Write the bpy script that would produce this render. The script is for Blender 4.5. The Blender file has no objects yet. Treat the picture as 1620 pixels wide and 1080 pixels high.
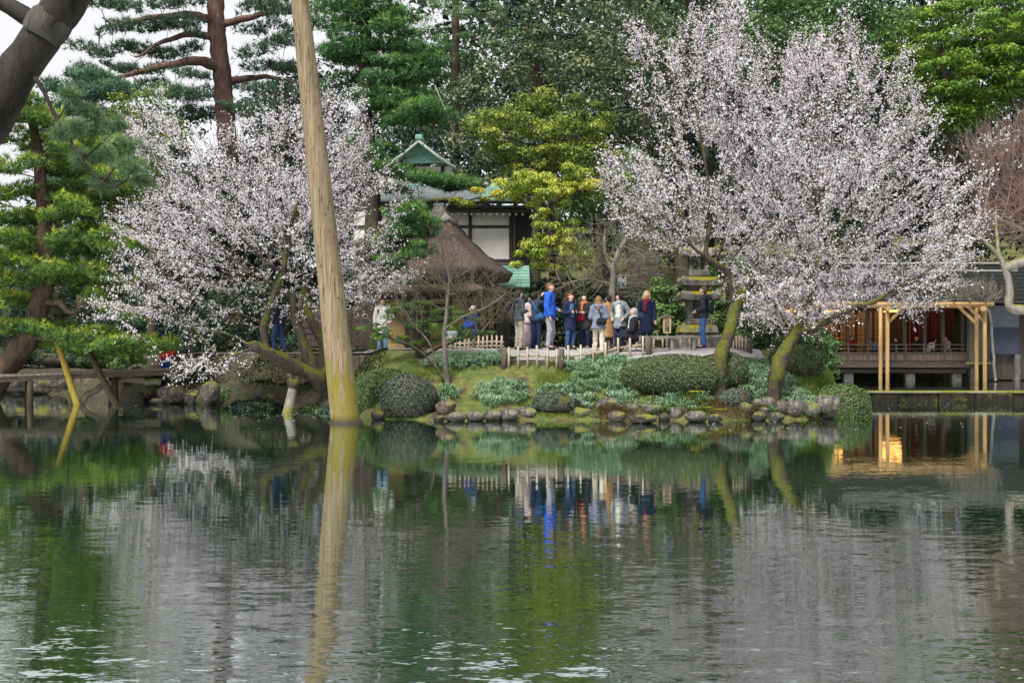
import bpy, math, random
import numpy as np
from mathutils import Vector, noise as mnoise

R = math.radians
rng = np.random.default_rng(11)
random.seed(11)
scene = bpy.context.scene
col = scene.collection

# ---------------------------------------------------------------- camera
FPX = 2000.0                      # focal length in photograph pixels (1620 wide)
CAMH = 2.0
cam_data = bpy.data.cameras.new('camera')
cam = bpy.data.objects.new('camera', cam_data)
col.objects.link(cam)
cam.location = (0, 0, CAMH)
cam.rotation_euler = (R(90), 0, 0)
cam_data.sensor_width = 36.0
cam_data.lens = 36.0 * FPX / 1620.0
cam_data.clip_start = 0.1
cam_data.clip_end = 3000
scene.camera = cam

# ---------------------------------------------------------------- world, sun, exposure
SUN_EL, SUN_AZ = R(56), R(210)     # azimuth clockwise from +Y: behind the camera, from the left
world = bpy.data.worlds.new('World')
scene.world = world
world.use_nodes = True
wn = world.node_tree.nodes; wl = world.node_tree.links
for n in list(wn): wn.remove(n)
w_out = wn.new('ShaderNodeOutputWorld')
w_bg = wn.new('ShaderNodeBackground')
w_sky = wn.new('ShaderNodeTexSky')
w_sky.sky_type = 'NISHITA'
w_sky.sun_disc = False
w_sky.sun_elevation = SUN_EL
w_sky.sun_rotation = SUN_AZ
w_sky.dust_density = 4.0
w_sky.air_density = 1.2
w_hs = wn.new('ShaderNodeHueSaturation'); w_hs.inputs['Saturation'].default_value = 0.12
w_mix = wn.new('ShaderNodeMix'); w_mix.data_type = 'RGBA'; w_mix.blend_type = 'MIX'
w_mix.inputs[0].default_value = 0.72                     # an even layer of bright cloud
w_mix.inputs[7].default_value = (9.6, 9.75, 10.0, 1)
wl.new(w_sky.outputs[0], w_hs.inputs['Color'])
wl.new(w_hs.outputs[0], w_mix.inputs[6])
wl.new(w_mix.outputs[2], w_bg.inputs['Color'])
w_bg.inputs['Strength'].default_value = 0.070
wl.new(w_bg.outputs[0], w_out.inputs['Surface'])

sun_data = bpy.data.lights.new('sun', 'SUN')
sun_data.energy = 3.4
sun_data.angle = R(16)
sun_data.color = (1.0, 0.96, 0.9)
sun = bpy.data.objects.new('sun', sun_data)
col.objects.link(sun)
sdir = Vector((math.sin(SUN_AZ) * math.cos(SUN_EL), math.cos(SUN_AZ) * math.cos(SUN_EL), math.sin(SUN_EL)))
sun.rotation_euler = sdir.to_track_quat('Z', 'Y').to_euler()
sun.location = (0, 0, 60)

scene.view_settings.view_transform = 'Standard'
scene.view_settings.look = 'None'
scene.view_settings.gamma = 1.0
scene.view_settings.use_curve_mapping = False
scene.view_settings.exposure = 0.78
scene.render.engine = 'CYCLES'
scene.cycles.max_bounces = 7
scene.cycles.diffuse_bounces = 4
scene.cycles.glossy_bounces = 3
scene.cycles.transmission_bounces = 4
scene.cycles.use_denoising = True

# ---------------------------------------------------------------- helpers
def P(u, v, Y):
    """photograph pixel + distance -> world point"""
    return Vector(((u - 810) / FPX * Y, Y, CAMH - (v - 540) / FPX * Y))
def PA(lst, Y=None):
    return [P(*q) if len(q) == 3 else P(q[0], q[1], Y) for q in lst]

def tag(o, label=None, cat=None, group=None, kind=None):
    if label: o['label'] = label
    if cat: o['category'] = cat
    if group: o['group'] = group
    if kind: o['kind'] = kind
    return o

def empty(name, loc=(0, 0, 0), rz=0.0):
    o = bpy.data.objects.new(name, None)
    o.location = loc; o.rotation_euler = (0, 0, rz)
    col.objects.link(o)
    return o

def link(name, me, mat, parent=None):
    o = bpy.data.objects.new(name, me)
    if mat is not None and len(me.materials) == 0: me.materials.append(mat)
    col.objects.link(o)
    if parent is not None: o.parent = parent
    return o

def np_mesh(name, V, F, smooth=False, tint=None):
    """V (n,3); F (m,k) array, all faces with k corners"""
    V = np.ascontiguousarray(V, dtype=np.float32); F = np.ascontiguousarray(F, dtype=np.int32)
    me = bpy.data.meshes.new(name)
    k = F.shape[1]; m = len(F)
    me.vertices.add(len(V)); me.vertices.foreach_set('co', V.ravel())
    me.loops.add(m * k); me.loops.foreach_set('vertex_index', F.ravel())
    me.polygons.add(m)
    me.polygons.foreach_set('loop_start', np.arange(0, m * k, k, dtype=np.int32))
    me.polygons.foreach_set('loop_total', np.full(m, k, dtype=np.int32))
    if smooth: me.polygons.foreach_set('use_smooth', np.ones(m, dtype=bool))
    if tint is not None:
        a = me.attributes.new('tint', 'FLOAT', 'FACE')
        a.data.foreach_set('value', np.ascontiguousarray(tint, dtype=np.float32))
    me.update(calc_edges=True)
    return me

class MB:
    """collects simple solids into one mesh"""
    def __init__(s): s.v = []; s.f = []; s.sm = []
    def add(s, vs, fs, smooth=False):
        o = len(s.v); s.v += [tuple(v) for v in vs]
        s.f += [tuple(i + o for i in f) for f in fs]; s.sm += [smooth] * len(fs)
        return s
    def box(s, c, d, rz=0.0, bev=0.0, rx=0.0, ry=0.0):
        hx, hy, hz = d[0] / 2, d[1] / 2, d[2] / 2
        if bev <= 0:
            vs = [(x, y, z) for z in (-hz, hz) for x, y in ((-hx, -hy), (hx, -hy), (hx, hy), (-hx, hy))]
            fs = [(0, 3, 2, 1), (4, 5, 6, 7), (0, 1, 5, 4), (1, 2, 6, 5), (2, 3, 7, 6), (3, 0, 4, 7)]
        else:
            b = min(bev, hx * .9, hy * .9, hz * .9)
            def ring(z, i):
                return [(-hx + i + b, -hy + i, z), (hx - i - b, -hy + i, z), (hx - i, -hy + i + b, z), (hx - i, hy - i - b, z),
                        (hx - i - b, hy - i, z), (-hx + i + b, hy - i, z), (-hx + i, hy - i - b, z), (-hx + i, -hy + i + b, z)]
            vs = ring(-hz, b * .7) + ring(-hz + b, 0) + ring(hz - b, 0) + ring(hz, b * .7)
            fs = [tuple(range(7, -1, -1)), tuple(range(24, 32))]
            for r in range(3):
                for i in range(8):
                    j = (i + 1) % 8
                    fs.append((r * 8 + i, r * 8 + j, r * 8 + 8 + j, r * 8 + 8 + i))
        from mathutils import Euler
        m = Euler((rx, ry, rz)).to_matrix(); c = Vector(c)
        return s.add([m @ Vector(v) + c for v in vs], fs)
    def tube(s, pts, rad, n=8, cap=True, smooth=True, squash=1.0):
        V, F = tube_arrays([Vector(p) for p in pts], rad, n)
        fs = [tuple(f) for f in F]
        m = len(pts)
        s.add(V, fs, smooth)
        if cap:
            o = len(s.v) - len(V)
            s.f.append(tuple(o + i for i in range(n - 1, -1, -1))); s.sm.append(False)
            s.f.append(tuple(o + (m - 1) * n + i for i in range(n))); s.sm.append(False)
        return s
    def prism(s, poly, y0, y1):
        """poly in (x,z), extruded along y"""
        n = len(poly)
        vs = [(x, y0, z) for x, z in poly] + [(x, y1, z) for x, z in poly]
        fs = [tuple(range(n)), tuple(range(2 * n - 1, n - 1, -1))]
        fs += [(j, i, n + i, n + j) for i, j in ((i, (i + 1) % n) for i in range(n))]
        return s.add(vs, fs)
    def build(s, name, mat, parent=None):
        me = bpy.data.meshes.new(name)
        me.from_pydata(s.v, [], s.f)
        me.polygons.foreach_set('use_smooth', np.array(s.sm, dtype=bool))
        me.update()
        return link(name, me, mat, parent)

def tube_arrays(pts, rad, n=6):
    """smooth tapered tube along pts -> (V, F quads)"""
    pts = np.array([tuple(p) for p in pts], dtype=float); m = len(pts)
    if np.isscalar(rad): rad = [rad] * m
    T = np.gradient(pts, axis=0)
    T /= np.linalg.norm(T, axis=1, keepdims=True) + 1e-9
    a = np.array([0, 0, 1.0]) if abs(T[0, 2]) < .9 else np.array([1.0, 0, 0])
    u = np.cross(a, T[0]); u /= np.linalg.norm(u)
    ang = np.linspace(0, 2 * np.pi, n, endpoint=False)
    V = np.zeros((m, n, 3))
    for i in range(m):
        u = u - T[i] * np.dot(u, T[i]); u /= np.linalg.norm(u) + 1e-9
        w = np.cross(T[i], u)
        V[i] = pts[i] + rad[i] * (np.cos(ang)[:, None] * u + np.sin(ang)[:, None] * w)
    i = np.arange(m - 1)[:, None] * n; j = np.arange(n)[None, :]; k = (j + 1) % n
    F = np.stack([i + j, i + k, i + n + k, i + n + j], -1).reshape(-1, 4)
    return V.reshape(-1, 3), F

def wob(x, y, s=1.0, seed=0):
    """cheap smooth numpy noise in about -1..1"""
    r = np.random.default_rng(seed + 5); t = 0
    for k in range(7):
        a = r.uniform(0, 2 * np.pi); f = s * r.uniform(.6, 2.2); p = r.uniform(0, 6.28)
        t = t + np.sin((x * np.cos(a) + y * np.sin(a)) * f + p)
    return t / 3.6

# ---------------------------------------------------------------- materials
def new_mat(name):
    m = bpy.data.materials.new(name); m.use_nodes = True
    nt = m.node_tree; b = nt.nodes['Principled BSDF']
    return m, nt, b
def _coord(nt, scale=(1, 1, 1), space='Object'):
    tc = nt.nodes.new('ShaderNodeTexCoord'); mp = nt.nodes.new('ShaderNodeMapping')
    nt.links.new(tc.outputs[space], mp.inputs[0]); mp.inputs['Scale'].default_value = scale
    return mp.outputs[0]
def _noise(nt, vec, scale, detail=4, rough=.6):
    n = nt.nodes.new('ShaderNodeTexNoise'); n.inputs['Scale'].default_value = scale
    n.inputs['Detail'].default_value = detail; n.inputs['Roughness'].default_value = rough
    if vec is not None: nt.links.new(vec, n.inputs['Vector'])
    return n.outputs['Fac']
def _ramp(nt, fac, stops):
    r = nt.nodes.new('ShaderNodeValToRGB'); e = r.color_ramp.elements
    while len(e) > 1: e.remove(e[-1])
    e[0].position = stops[0][0]; e[0].color = (*stops[0][1], 1)
    for p, c in stops[1:]:
        x = e.new(p); x.color = (*c, 1)
    nt.links.new(fac, r.inputs[0])
    return r.outputs[0]
def _mixc(nt, fac, a, b):
    m = nt.nodes.new('ShaderNodeMix'); m.data_type = 'RGBA'
    for s, v in ((0, fac), (6, a), (7, b)):
        if hasattr(v, 'links') or hasattr(v, 'is_linked'): nt.links.new(v, m.inputs[s])
        elif s == 0: m.inputs[0].default_value = v
        else: m.inputs[s].default_value = (*v, 1)
    return m.outputs[2]
def _bump(nt, b, h, strength=.5, dist=.02):
    bp = nt.nodes.new('ShaderNodeBump'); bp.inputs['Strength'].default_value = strength
    bp.inputs['Distance'].default_value = dist
    nt.links.new(h, bp.inputs['Height']); nt.links.new(bp.outputs[0], b.inputs['Normal'])

def speckle(name, stops, scale=6, rough=.8, bump=.4, dist=.02, stretch=(1, 1, 1), detail=5, spec=.3):
    m, nt, b = new_mat(name)
    f = _noise(nt, _coord(nt, stretch), scale, detail)
    nt.links.new(_ramp(nt, f, stops), b.inputs['Base Color'])
    b.inputs['Roughness'].default_value = rough
    b.inputs['Specular IOR Level'].default_value = spec
    if bump: _bump(nt, b, f, bump, dist)
    return m

def leaf_mat(name, stops, trans=.3, rough=.55, spec=.3):
    m, nt, b = new_mat(name)
    at = nt.nodes.new('ShaderNodeAttribute'); at.attribute_name = 'tint'
    c = _ramp(nt, at.outputs['Fac'], stops)
    nt.links.new(c, b.inputs['Base Color'])
    b.inputs['Roughness'].default_value = rough
    b.inputs['Specular IOR Level'].default_value = spec
    if trans > 0:
        t = nt.nodes.new('ShaderNodeBsdfTranslucent'); nt.links.new(c, t.inputs['Color'])
        mx = nt.nodes.new('ShaderNodeMixShader'); mx.inputs[0].default_value = trans
        nt.links.new(b.outputs[0], mx.inputs[1]); nt.links.new(t.outputs[0], mx.inputs[2])
        out = [n for n in nt.nodes if n.type == 'OUTPUT_MATERIAL'][0]
        nt.links.new(mx.outputs[0], out.inputs['Surface'])
    return m

def bark_mat(name, dark, light, moss=None, amount=.5, scale=5, msc=1.3):
    m, nt, b = new_mat(name)
    co = _coord(nt, (1, 1, .25))
    f = _noise(nt, co, scale, 6, .7)
    c = _ramp(nt, f, [(.3, dark), (.7, light)])
    if moss:
        g = nt.nodes.new('ShaderNodeNewGeometry'); sx = nt.nodes.new('ShaderNodeSeparateXYZ')
        nt.links.new(g.outputs['Normal'], sx.inputs[0])
        n2 = _noise(nt, _coord(nt), msc, 5, .65)
        ma = nt.nodes.new('ShaderNodeMath'); ma.operation = 'MULTIPLY_ADD'
        nt.links.new(sx.outputs['Z'], ma.inputs[0]); ma.inputs[1].default_value = .22; nt.links.new(n2, ma.inputs[2])
        mr = nt.nodes.new('ShaderNodeMapRange'); nt.links.new(ma.outputs[0], mr.inputs[0])
        mr.inputs[1].default_value = .62 - .3 * amount; mr.inputs[2].default_value = .74 - .3 * amount
        n3 = _noise(nt, _coord(nt), 14, 3)
        mc = _ramp(nt, n3, [(.3, tuple(x * .55 for x in moss)), (.7, moss)])
        c = _mixc(nt, mr.outputs[0], c, mc)
    nt.links.new(c, b.inputs['Base Color'])
    b.inputs['Roughness'].default_value = .9; b.inputs['Specular IOR Level'].default_value = .2
    _bump(nt, b, f, .8, .04)
    return m

def wood_mat(name, dark, light, axis=2, scale=9, rough=.7, moss=None, moss_z=None, bump=.3):
    st = [1, 1, 1]; st[axis] = .06
    m, nt, b = new_mat(name)
    f = _noise(nt, _coord(nt, tuple(st)), scale, 6, .65)
    c = _ramp(nt, f, [(.3, dark), (.72, light)])
    f2 = _noise(nt, _coord(nt, (1, 1, 1)), 1.1, 4)
    c = _mixc(nt, _ramp(nt, f2, [(.35, (0, 0, 0)), (.8, (.45, .45, .45))]), c, tuple(x * .6 for x in dark))
    if moss:
        tc = nt.nodes.new('ShaderNodeNewGeometry'); sx = nt.nodes.new('ShaderNodeSeparateXYZ')
        nt.links.new(tc.outputs['Position'], sx.inputs[0])
        mr = nt.nodes.new('ShaderNodeMapRange'); nt.links.new(sx.outputs['Z'], mr.inputs[0])
        mr.inputs[1].default_value = moss_z[0]; mr.inputs[2].default_value = moss_z[1]
        mr.inputs[3].default_value = .38; mr.inputs[4].default_value = -.32
        n2 = _noise(nt, _coord(nt, (1, 1, .22)), 2.6, 5)
        ad = nt.nodes.new('ShaderNodeMath'); ad.operation = 'ADD'
        nt.links.new(mr.outputs[0], ad.inputs[0]); nt.links.new(n2, ad.inputs[1])
        mc = _ramp(nt, ad.outputs[0], [(.56, (0, 0, 0)), (.68, (.85, .85, .85))])
        c = _mixc(nt, mc, c, moss)
    nt.links.new(c, b.inputs['Base Color'])
    b.inputs['Roughness'].default_value = rough; b.inputs['Specular IOR Level'].default_value = .3
    _bump(nt, b, f, bump, .01)
    return m

def plain(name, c, rough=.7, var=.25, scale=8, bump=.15, spec=.3):
    return speckle(name, [(.3, tuple(x * (1 - var) for x in c)), (.7, tuple(min(1, x * (1 + var)) for x in c))],
                   scale, rough, bump, .01, spec=spec)

def emit(name, c, s):
    m, nt, b = new_mat(name)
    b.inputs['Base Color'].default_value = (*c, 1)
    b.inputs['Emission Color'].default_value = (*c, 1); b.inputs['Emission Strength'].default_value = s
    return m

# ---------------------------------------------------------------- terrain
SX = np.array([-60, -26, -19, -15.5, -13, -10.2, -7.6, -6.3, -5.0, -4.2, -3.4, -1.9, 3.1, 5.5, 7.2, 8.2, 8.9, 9.4, 9.7, 10.3, 60])
SY = np.array([49, 49, 48.5, 47, 42.6, 40.6, 38.8, 37.4, 35.6, 33.6, 32.5, 32.1, 31.9, 31.9, 32.2, 32.6, 33.4, 36.0, 41.3, 41.3, 41.3])
def sstep(a, b, x):
    t = np.clip((x - a) / (b - a), 0, 1); return t * t * (3 - 2 * t)
def ground_h(x, y):
    x = np.asarray(x, float); y = np.asarray(y, float)
    s = y - np.interp(x, SX, SY)
    isl = sstep(-4.6, -3.2, x)                       # 1 on the grassy point, 0 on the bank with the old cherry
    h_isl = -.5 + .62 * sstep(-.5, .25, s) + 1.2 * sstep(.1, 2.5, s) + .42 * sstep(2.0, 3.7, s)
    h_left = -.5 + 1.15 * sstep(-.5, .7, s) + 1.05 * sstep(1.0, 4.0, s)
    h = h_isl * isl + h_left * (1 - isl)
    h = np.where(x < -12.5, h * sstep(-20, -12.5, x) + (1 - sstep(-20, -12.5, x)) * (-.5 + 1.5 * sstep(-.4, 1.2, s) + .5 * sstep(3, 12, s)), h)
    # hill behind the people
    m = sstep(.5, 3.5, x - (y - 42) * .05)
    h = h + m * (1.9 * sstep(42, 50, y)) + sstep(-14, 0, x) * (7.0 * sstep(56, 105, y)) + 4.0 * sstep(100, 180, y)
    # upper pond on the right, in front of and under the tea house
    xl = 9.6 + np.clip(y - 41.6, 0, 30) * .2
    d = np.minimum(np.minimum(x - xl, 61.5 - y), y - 36)
    h = np.where((x > 9) & (y > 36), h * (1 - sstep(-1.2, .25, d)) + -.45 * sstep(-1.2, .25, d), h)
    # near banks around the viewpoint (outside the frame)
    nb = np.maximum(np.maximum(4.6 - y, (-.5 * y - 2.2) - x), x - (.5 * y + 3.5))
    nb = np.where(y < 30, nb, -1)
    h = np.where(nb > -.6, np.maximum(h, -.5 + 1.0 * sstep(-.6, .6, nb)), h)
    h = h + np.where(h > .2, .05 * wob(x, y, 1.4, 3) + .025 * wob(x, y, 4.0, 4), 0)
    return h
def gz(x, y): return float(ground_h(x, y))
def G(u, Y, dz=0.0):
    x = (u - 810) / FPX * Y
    return Vector((x, Y, gz(x, Y) + dz))

gx = np.concatenate([np.linspace(-400, -62, 14), np.linspace(-60, -18, 43), np.linspace(-17.7, 17.7, 119), np.linspace(18.5, 60, 43), np.linspace(70, 400, 12)])
gy = np.concatenate([np.linspace(-40, 3, 14), np.linspace(3.5, 29.5, 27), np.linspace(30, 48, 73), np.linspace(48.5, 66, 36), np.linspace(68, 200, 40), np.linspace(230, 900, 12)])
XX, YY = np.meshgrid(gx, gy)
ZZ = ground_h(XX, YY)
nxg, nyg = len(gx), len(gy)
idx = np.arange(nxg * nyg).reshape(nyg, nxg)
GF = np.stack([idx[:-1, :-1], idx[:-1, 1:], idx[1:, 1:], idx[1:, :-1]], -1).reshape(-1, 4)
m_ground, nt, b = new_mat('moss_and_earth')
co = _coord(nt)
n1 = _noise(nt, co, .9, 6, .65); n2 = _noise(nt, co, 5.5, 5, .7)
c1 = _ramp(nt, n1, [(.30, (.03, .021, .014)), (.41, (.09, .064, .034)), (.47, (.12, .135, .026)), (.66, (.06, .105, .022))])
c2 = _ramp(nt, n2, [(.35, (.35, .35, .35)), (.65, (1.15, 1.15, 1.1))])
mm = nt.nodes.new('ShaderNodeMix'); mm.data_type = 'RGBA'; mm.blend_type = 'MULTIPLY'; mm.inputs[0].default_value = .8
nt.links.new(c1, mm.inputs[6]); nt.links.new(c2, mm.inputs[7])
# bare dark soil and leaf litter under the trees of the left bank, moss on the open point
gp_ = nt.nodes.new('ShaderNodeNewGeometry'); gs_ = nt.nodes.new('ShaderNodeSeparateXYZ'); nt.links.new(gp_.outputs['Position'], gs_.inputs[0])
gr_ = nt.nodes.new('ShaderNodeMapRange'); nt.links.new(gs_.outputs['X'], gr_.inputs[0]); gr_.inputs[1].default_value = -4.6; gr_.inputs[2].default_value = -3.4; gr_.inputs[3].default_value = .85; gr_.inputs[4].default_value = 0
soil = _ramp(nt, n2, [(.35, (.014, .011, .008)), (.55, (.04, .031, .02)), (.68, (.055, .06, .02))])
fin = _mixc(nt, gr_.outputs[0], mm.outputs[2], soil)
nt.links.new(fin, b.inputs['Base Color']); b.inputs['Roughness'].default_value = .95
_bump(nt, b, n2, .9, .06)
ground = link('ground', np_mesh('ground', np.stack([XX, YY, ZZ], -1).reshape(-1, 3), GF, True), m_ground)
tag(ground, 'mossy earth banks and garden ground around the pond', kind='structure')

# water ------------------------------------------------------------------------
def water_mat(name, base, s1, k, near=8.0):
    m, nt, b = new_mat(name)
    b.inputs['Base Color'].default_value = (*base, 1)
    b.inputs['Roughness'].default_value = .03
    b.inputs['IOR'].default_value = 1.9
    # ripple slopes are given straight to the normal, so that they do not depend on the pixel size
    def slope(scale, amt, st):
        n = nt.nodes.new('ShaderNodeTexNoise'); n.inputs['Scale'].default_value = scale
        n.inputs['Detail'].default_value = 3; n.inputs['Roughness'].default_value = .55
        nt.links.new(_coord(nt, st), n.inputs['Vector'])
        sub = nt.nodes.new('ShaderNodeVectorMath'); sub.operation = 'SUBTRACT'
        nt.links.new(n.outputs['Color'], sub.inputs[0]); sub.inputs[1].default_value = (.5, .5, .5)
        sc = nt.nodes.new('ShaderNodeVectorMath'); sc.operation = 'MULTIPLY'
        nt.links.new(sub.outputs[0], sc.inputs[0]); sc.inputs[1].default_value = (amt * .13, amt, 0)
        return sc.outputs[0]
    a = slope(s1, k, (.4, 1, 1)); bb = slope(s1 * 4.5, k * .9, (.4, 1, 1)); cc = slope(.6, k * .16, (.5, 1, 1))
    # breeze: patches of rougher and calmer water
    pn = _noise(nt, _coord(nt, (.35, 1, 1)), .22, 3)
    pr = nt.nodes.new('ShaderNodeMapRange'); nt.links.new(pn, pr.inputs[0])
    pr.inputs[1].default_value = .35; pr.inputs[2].default_value = .65; pr.inputs[3].default_value = .45; pr.inputs[4].default_value = 1.2
    # sheltered and calmer under the far trees, more breeze on the open water
    gp = nt.nodes.new('ShaderNodeNewGeometry'); gs = nt.nodes.new('ShaderNodeSeparateXYZ'); nt.links.new(gp.outputs['Position'], gs.inputs[0])
    gr = nt.nodes.new('ShaderNodeMapRange'); nt.links.new(gs.outputs['Y'], gr.inputs[0])
    gr.inputs[1].default_value = 7; gr.inputs[2].default_value = 15; gr.inputs[3].default_value = near; gr.inputs[4].default_value = .85
    gm = nt.nodes.new('ShaderNodeMath'); gm.operation = 'MULTIPLY'; nt.links.new(pr.outputs[0], gm.inputs[0]); nt.links.new(gr.outputs[0], gm.inputs[1])
    ad = nt.nodes.new('ShaderNodeVectorMath'); ad.operation = 'ADD'; nt.links.new(a, ad.inputs[0]); nt.links.new(bb, ad.inputs[1])
    a3 = nt.nodes.new('ShaderNodeVectorMath'); a3.operation = 'ADD'; nt.links.new(ad.outputs[0], a3.inputs[0]); nt.links.new(cc, a3.inputs[1])
    sc = nt.nodes.new('ShaderNodeVectorMath'); sc.operation = 'SCALE'; nt.links.new(a3.outputs[0], sc.inputs[0]); nt.links.new(gm.outputs[0], sc.inputs['Scale'])
    a2 = nt.nodes.new('ShaderNodeVectorMath'); a2.operation = 'ADD'; nt.links.new(sc.outputs[0], a2.inputs[0]); a2.inputs[1].default_value = (0, 0, 1)
    nn = nt.nodes.new('ShaderNodeVectorMath'); nn.operation = 'NORMALIZE'; nt.links.new(a2.outputs[0], nn.inputs[0])
    nt.links.new(nn.outputs[0], b.inputs['Normal'])
    gl = nt.nodes.new('ShaderNodeBsdfGlossy'); gl.inputs['Color'].default_value = (.80, .86, .85, 1); gl.inputs['Roughness'].default_value = .03; nt.links.new(nn.outputs[0], gl.inputs['Normal'])
    mx = nt.nodes.new('ShaderNodeMixShader'); mx.inputs[0].default_value = .66; nt.links.new(b.outputs[0], mx.inputs[1]); nt.links.new(gl.outputs[0], mx.inputs[2])
    nt.links.new(mx.outputs[0], [q for q in nt.nodes if q.type == 'OUTPUT_MATERIAL'][0].inputs['Surface'])
    return m
m_water = water_mat('pond_water', (.007, .028, .015), 8.5, .038)
m_water2 = water_mat('upper_pond_water', (.006, .012, .009), 6.5, .04)
def sheet(name, x0, x1, y0, y1, z, mat, kind='structure', label=None):
    o = link(name, np_mesh(name, np.array([[x0, y0, z], [x1, y0, z], [x1, y1, z], [x0, y1, z]]), np.array([[0, 1, 2, 3]])), mat)
    return tag(o, label, kind=kind)
sheet('water', -70, 70, -10, 41.45, 0, m_water, label='rippled dark green pond water with reflections')
w2 = MB(); w2.add([(-70, 41.45, 0), (9.75, 41.45, 0), (9.75, 60, 0), (-70, 60, 0)], [(0, 1, 2, 3)])
tag(w2.build('water', m_water2), 'dark still channel of water under the plank bridge', kind='structure')
w3 = MB(); w3.add([(9.2, 41.7, .2), (60, 41.7, .2), (60, 64, .2), (9.2, 64, .2)], [(0, 1, 2, 3)])
tag(w3.build('water', m_water2), 'still upper pond in front of the tea house', kind='structure')

# ---------------------------------------------------------------- tree growing
def resample(pts, step):
    pts = np.array([tuple(p) for p in pts], float); out = [pts[0]]
    for a, b_ in zip(pts[:-1], pts[1:]):
        n = max(1, int(round(np.linalg.norm(b_ - a) / step)))
        for k in range(1, n + 1): out.append(a + (b_ - a) * k / n)
    return np.array(out)
def smooth_line(pts, step, seed=0, jit=.03):
    r = np.random.default_rng(seed)
    p = resample(pts, step)
    for _ in range(2):
        if len(p) > 2: p[1:-1] = .25 * p[:-2] + .5 * p[1:-1] + .25 * p[2:]
    if len(p) > 2: p[1:-1] += r.normal(0, jit, p[1:-1].shape)
    return p

def grow(lines, A, step=.25, kill=.3, infl=4.0, iters=140, up=.0, seed=0, jit=.12):
    """space colonisation. lines: list of (pts array, attach index or -1). -> pos, parent"""
    r = np.random.default_rng(seed)
    pos = []; par = []
    for pts, at in lines:
        for k, p in enumerate(pts):
            if k == 0 and at == 'near' and pos:
                d = np.linalg.norm(np.array(pos) - p, axis=1); par.append(int(d.argmin())); pos.append(p)
            else:
                par.append(len(pos) - 1 if k > 0 else -1); pos.append(p)
    pos = [np.array(p) for p in pos]
    A = np.array(A, float); alive = np.ones(len(A), bool)
    arr = np.array(pos)
    D = np.full(len(A), 1e9); I = np.zeros(len(A), int)
    for s in range(0, len(arr), 200):
        d = np.linalg.norm(A[:, None] - arr[None, s:s + 200], axis=2); j = d.argmin(1); dm = d[np.arange(len(A)), j]
        u = dm < D; D[u] = dm[u]; I[u] = j[u] + s
    seen = {}
    for it in range(iters):
        use = alive & (D < infl)
        if not use.any(): break
        ids = I[use]; vec = A[use] - np.array(pos)[ids]
        vec /= np.linalg.norm(vec, axis=1, keepdims=True) + 1e-9
        un, inv = np.unique(ids, return_inverse=True)
        S = np.zeros((len(un), 3)); np.add.at(S, inv, vec)
        S += r.normal(0, jit, S.shape); S[:, 2] += up
        S /= np.linalg.norm(S, axis=1, keepdims=True) + 1e-9
        new = []
        for q, sv in zip(un, S):
            c = seen.get(int(q), 0)
            if c > 4: 
                alive[(I == q)] = False; continue
            seen[int(q)] = c + 1
            new.append((int(q), pos[q] + sv * step))
        if not new: break
        base = len(pos)
        for q, p in new: pos.append(p); par.append(q)
        na = np.array([p for _, p in new])
        d = np.linalg.norm(A[:, None] - na[None], axis=2); j = d.argmin(1); dm = d[np.arange(len(A)), j]
        u = dm < D; D[u] = dm[u]; I[u] = j[u] + base
        alive &= D > kill
    return np.array(pos), np.array(par)

def radii(pos, par, tip=.008, ex=2.3):
    n = len(pos); acc = np.zeros(n); kids = [[] for _ in range(n)]
    order = []
    for i, p in enumerate(par):
        if p >= 0: kids[p].append(i)
    st = [i for i in range(n) if par[i] < 0]
    while st:
        i = st.pop(); order.append(i); st += kids[i]
    for i in reversed(order):
        if not kids[i]: acc[i] = tip ** ex
        else: acc[i] = sum(acc[k] for k in kids[i]) * 1.004
    return acc ** (1 / ex), kids, order

def branch_mesh(name, pos, par, rad, kids, nmax=16, nmin=4, thin=0.0, thick=9.0):
    Vs = []; Fs = []; o = 0
    starts = [i for i in range(len(pos)) if par[i] < 0]
    st = [(s, -1) for s in starts]
    while st:
        s, pa = st.pop()
        ch = [] if pa < 0 else [pa]
        i = s
        while True:
            ch.append(i)
            if not kids[i]: break
            k = sorted(kids[i], key=lambda q: -rad[q])
            for q in k[1:]: st.append((q, i))
            i = k[0]
        if len(ch) < 2: continue
        rr = rad[ch].copy()
        if pa >= 0: rr[0] = min(rr[0], rr[1] * 1.25)
        rr[-1] *= .4
        if rr[1:].max() < thin or rr[1:].max() >= thick: continue
        n = int(np.clip(rr.max() * 60, nmin, nmax))
        p = pos[ch]
        if len(p) > 3:
            q = p.copy(); q[1:-1] = .25 * p[:-2] + .5 * p[1:-1] + .25 * p[2:]; p = q
        V, F = tube_arrays(p, rr, n)
        if rr.max() > .05:
            g_ = np.random.default_rng(len(Vs)); e_ = np.repeat(rr, n)[:, None]; V = V + (g_.normal(0, .055, V.shape) + .07 * np.sin(V[:, [2, 0, 1]] * 9 + V[:, [1, 2, 0]] * 13)) * e_ * (e_ > .05)
        Vs.append(V); Fs.append(F + o); o += len(V)
    return np_mesh(name, np.concatenate(Vs), np.concatenate(Fs), True)

def unit(a): return a / (np.linalg.norm(a, axis=-1, keepdims=True) + 1e-9)

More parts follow.
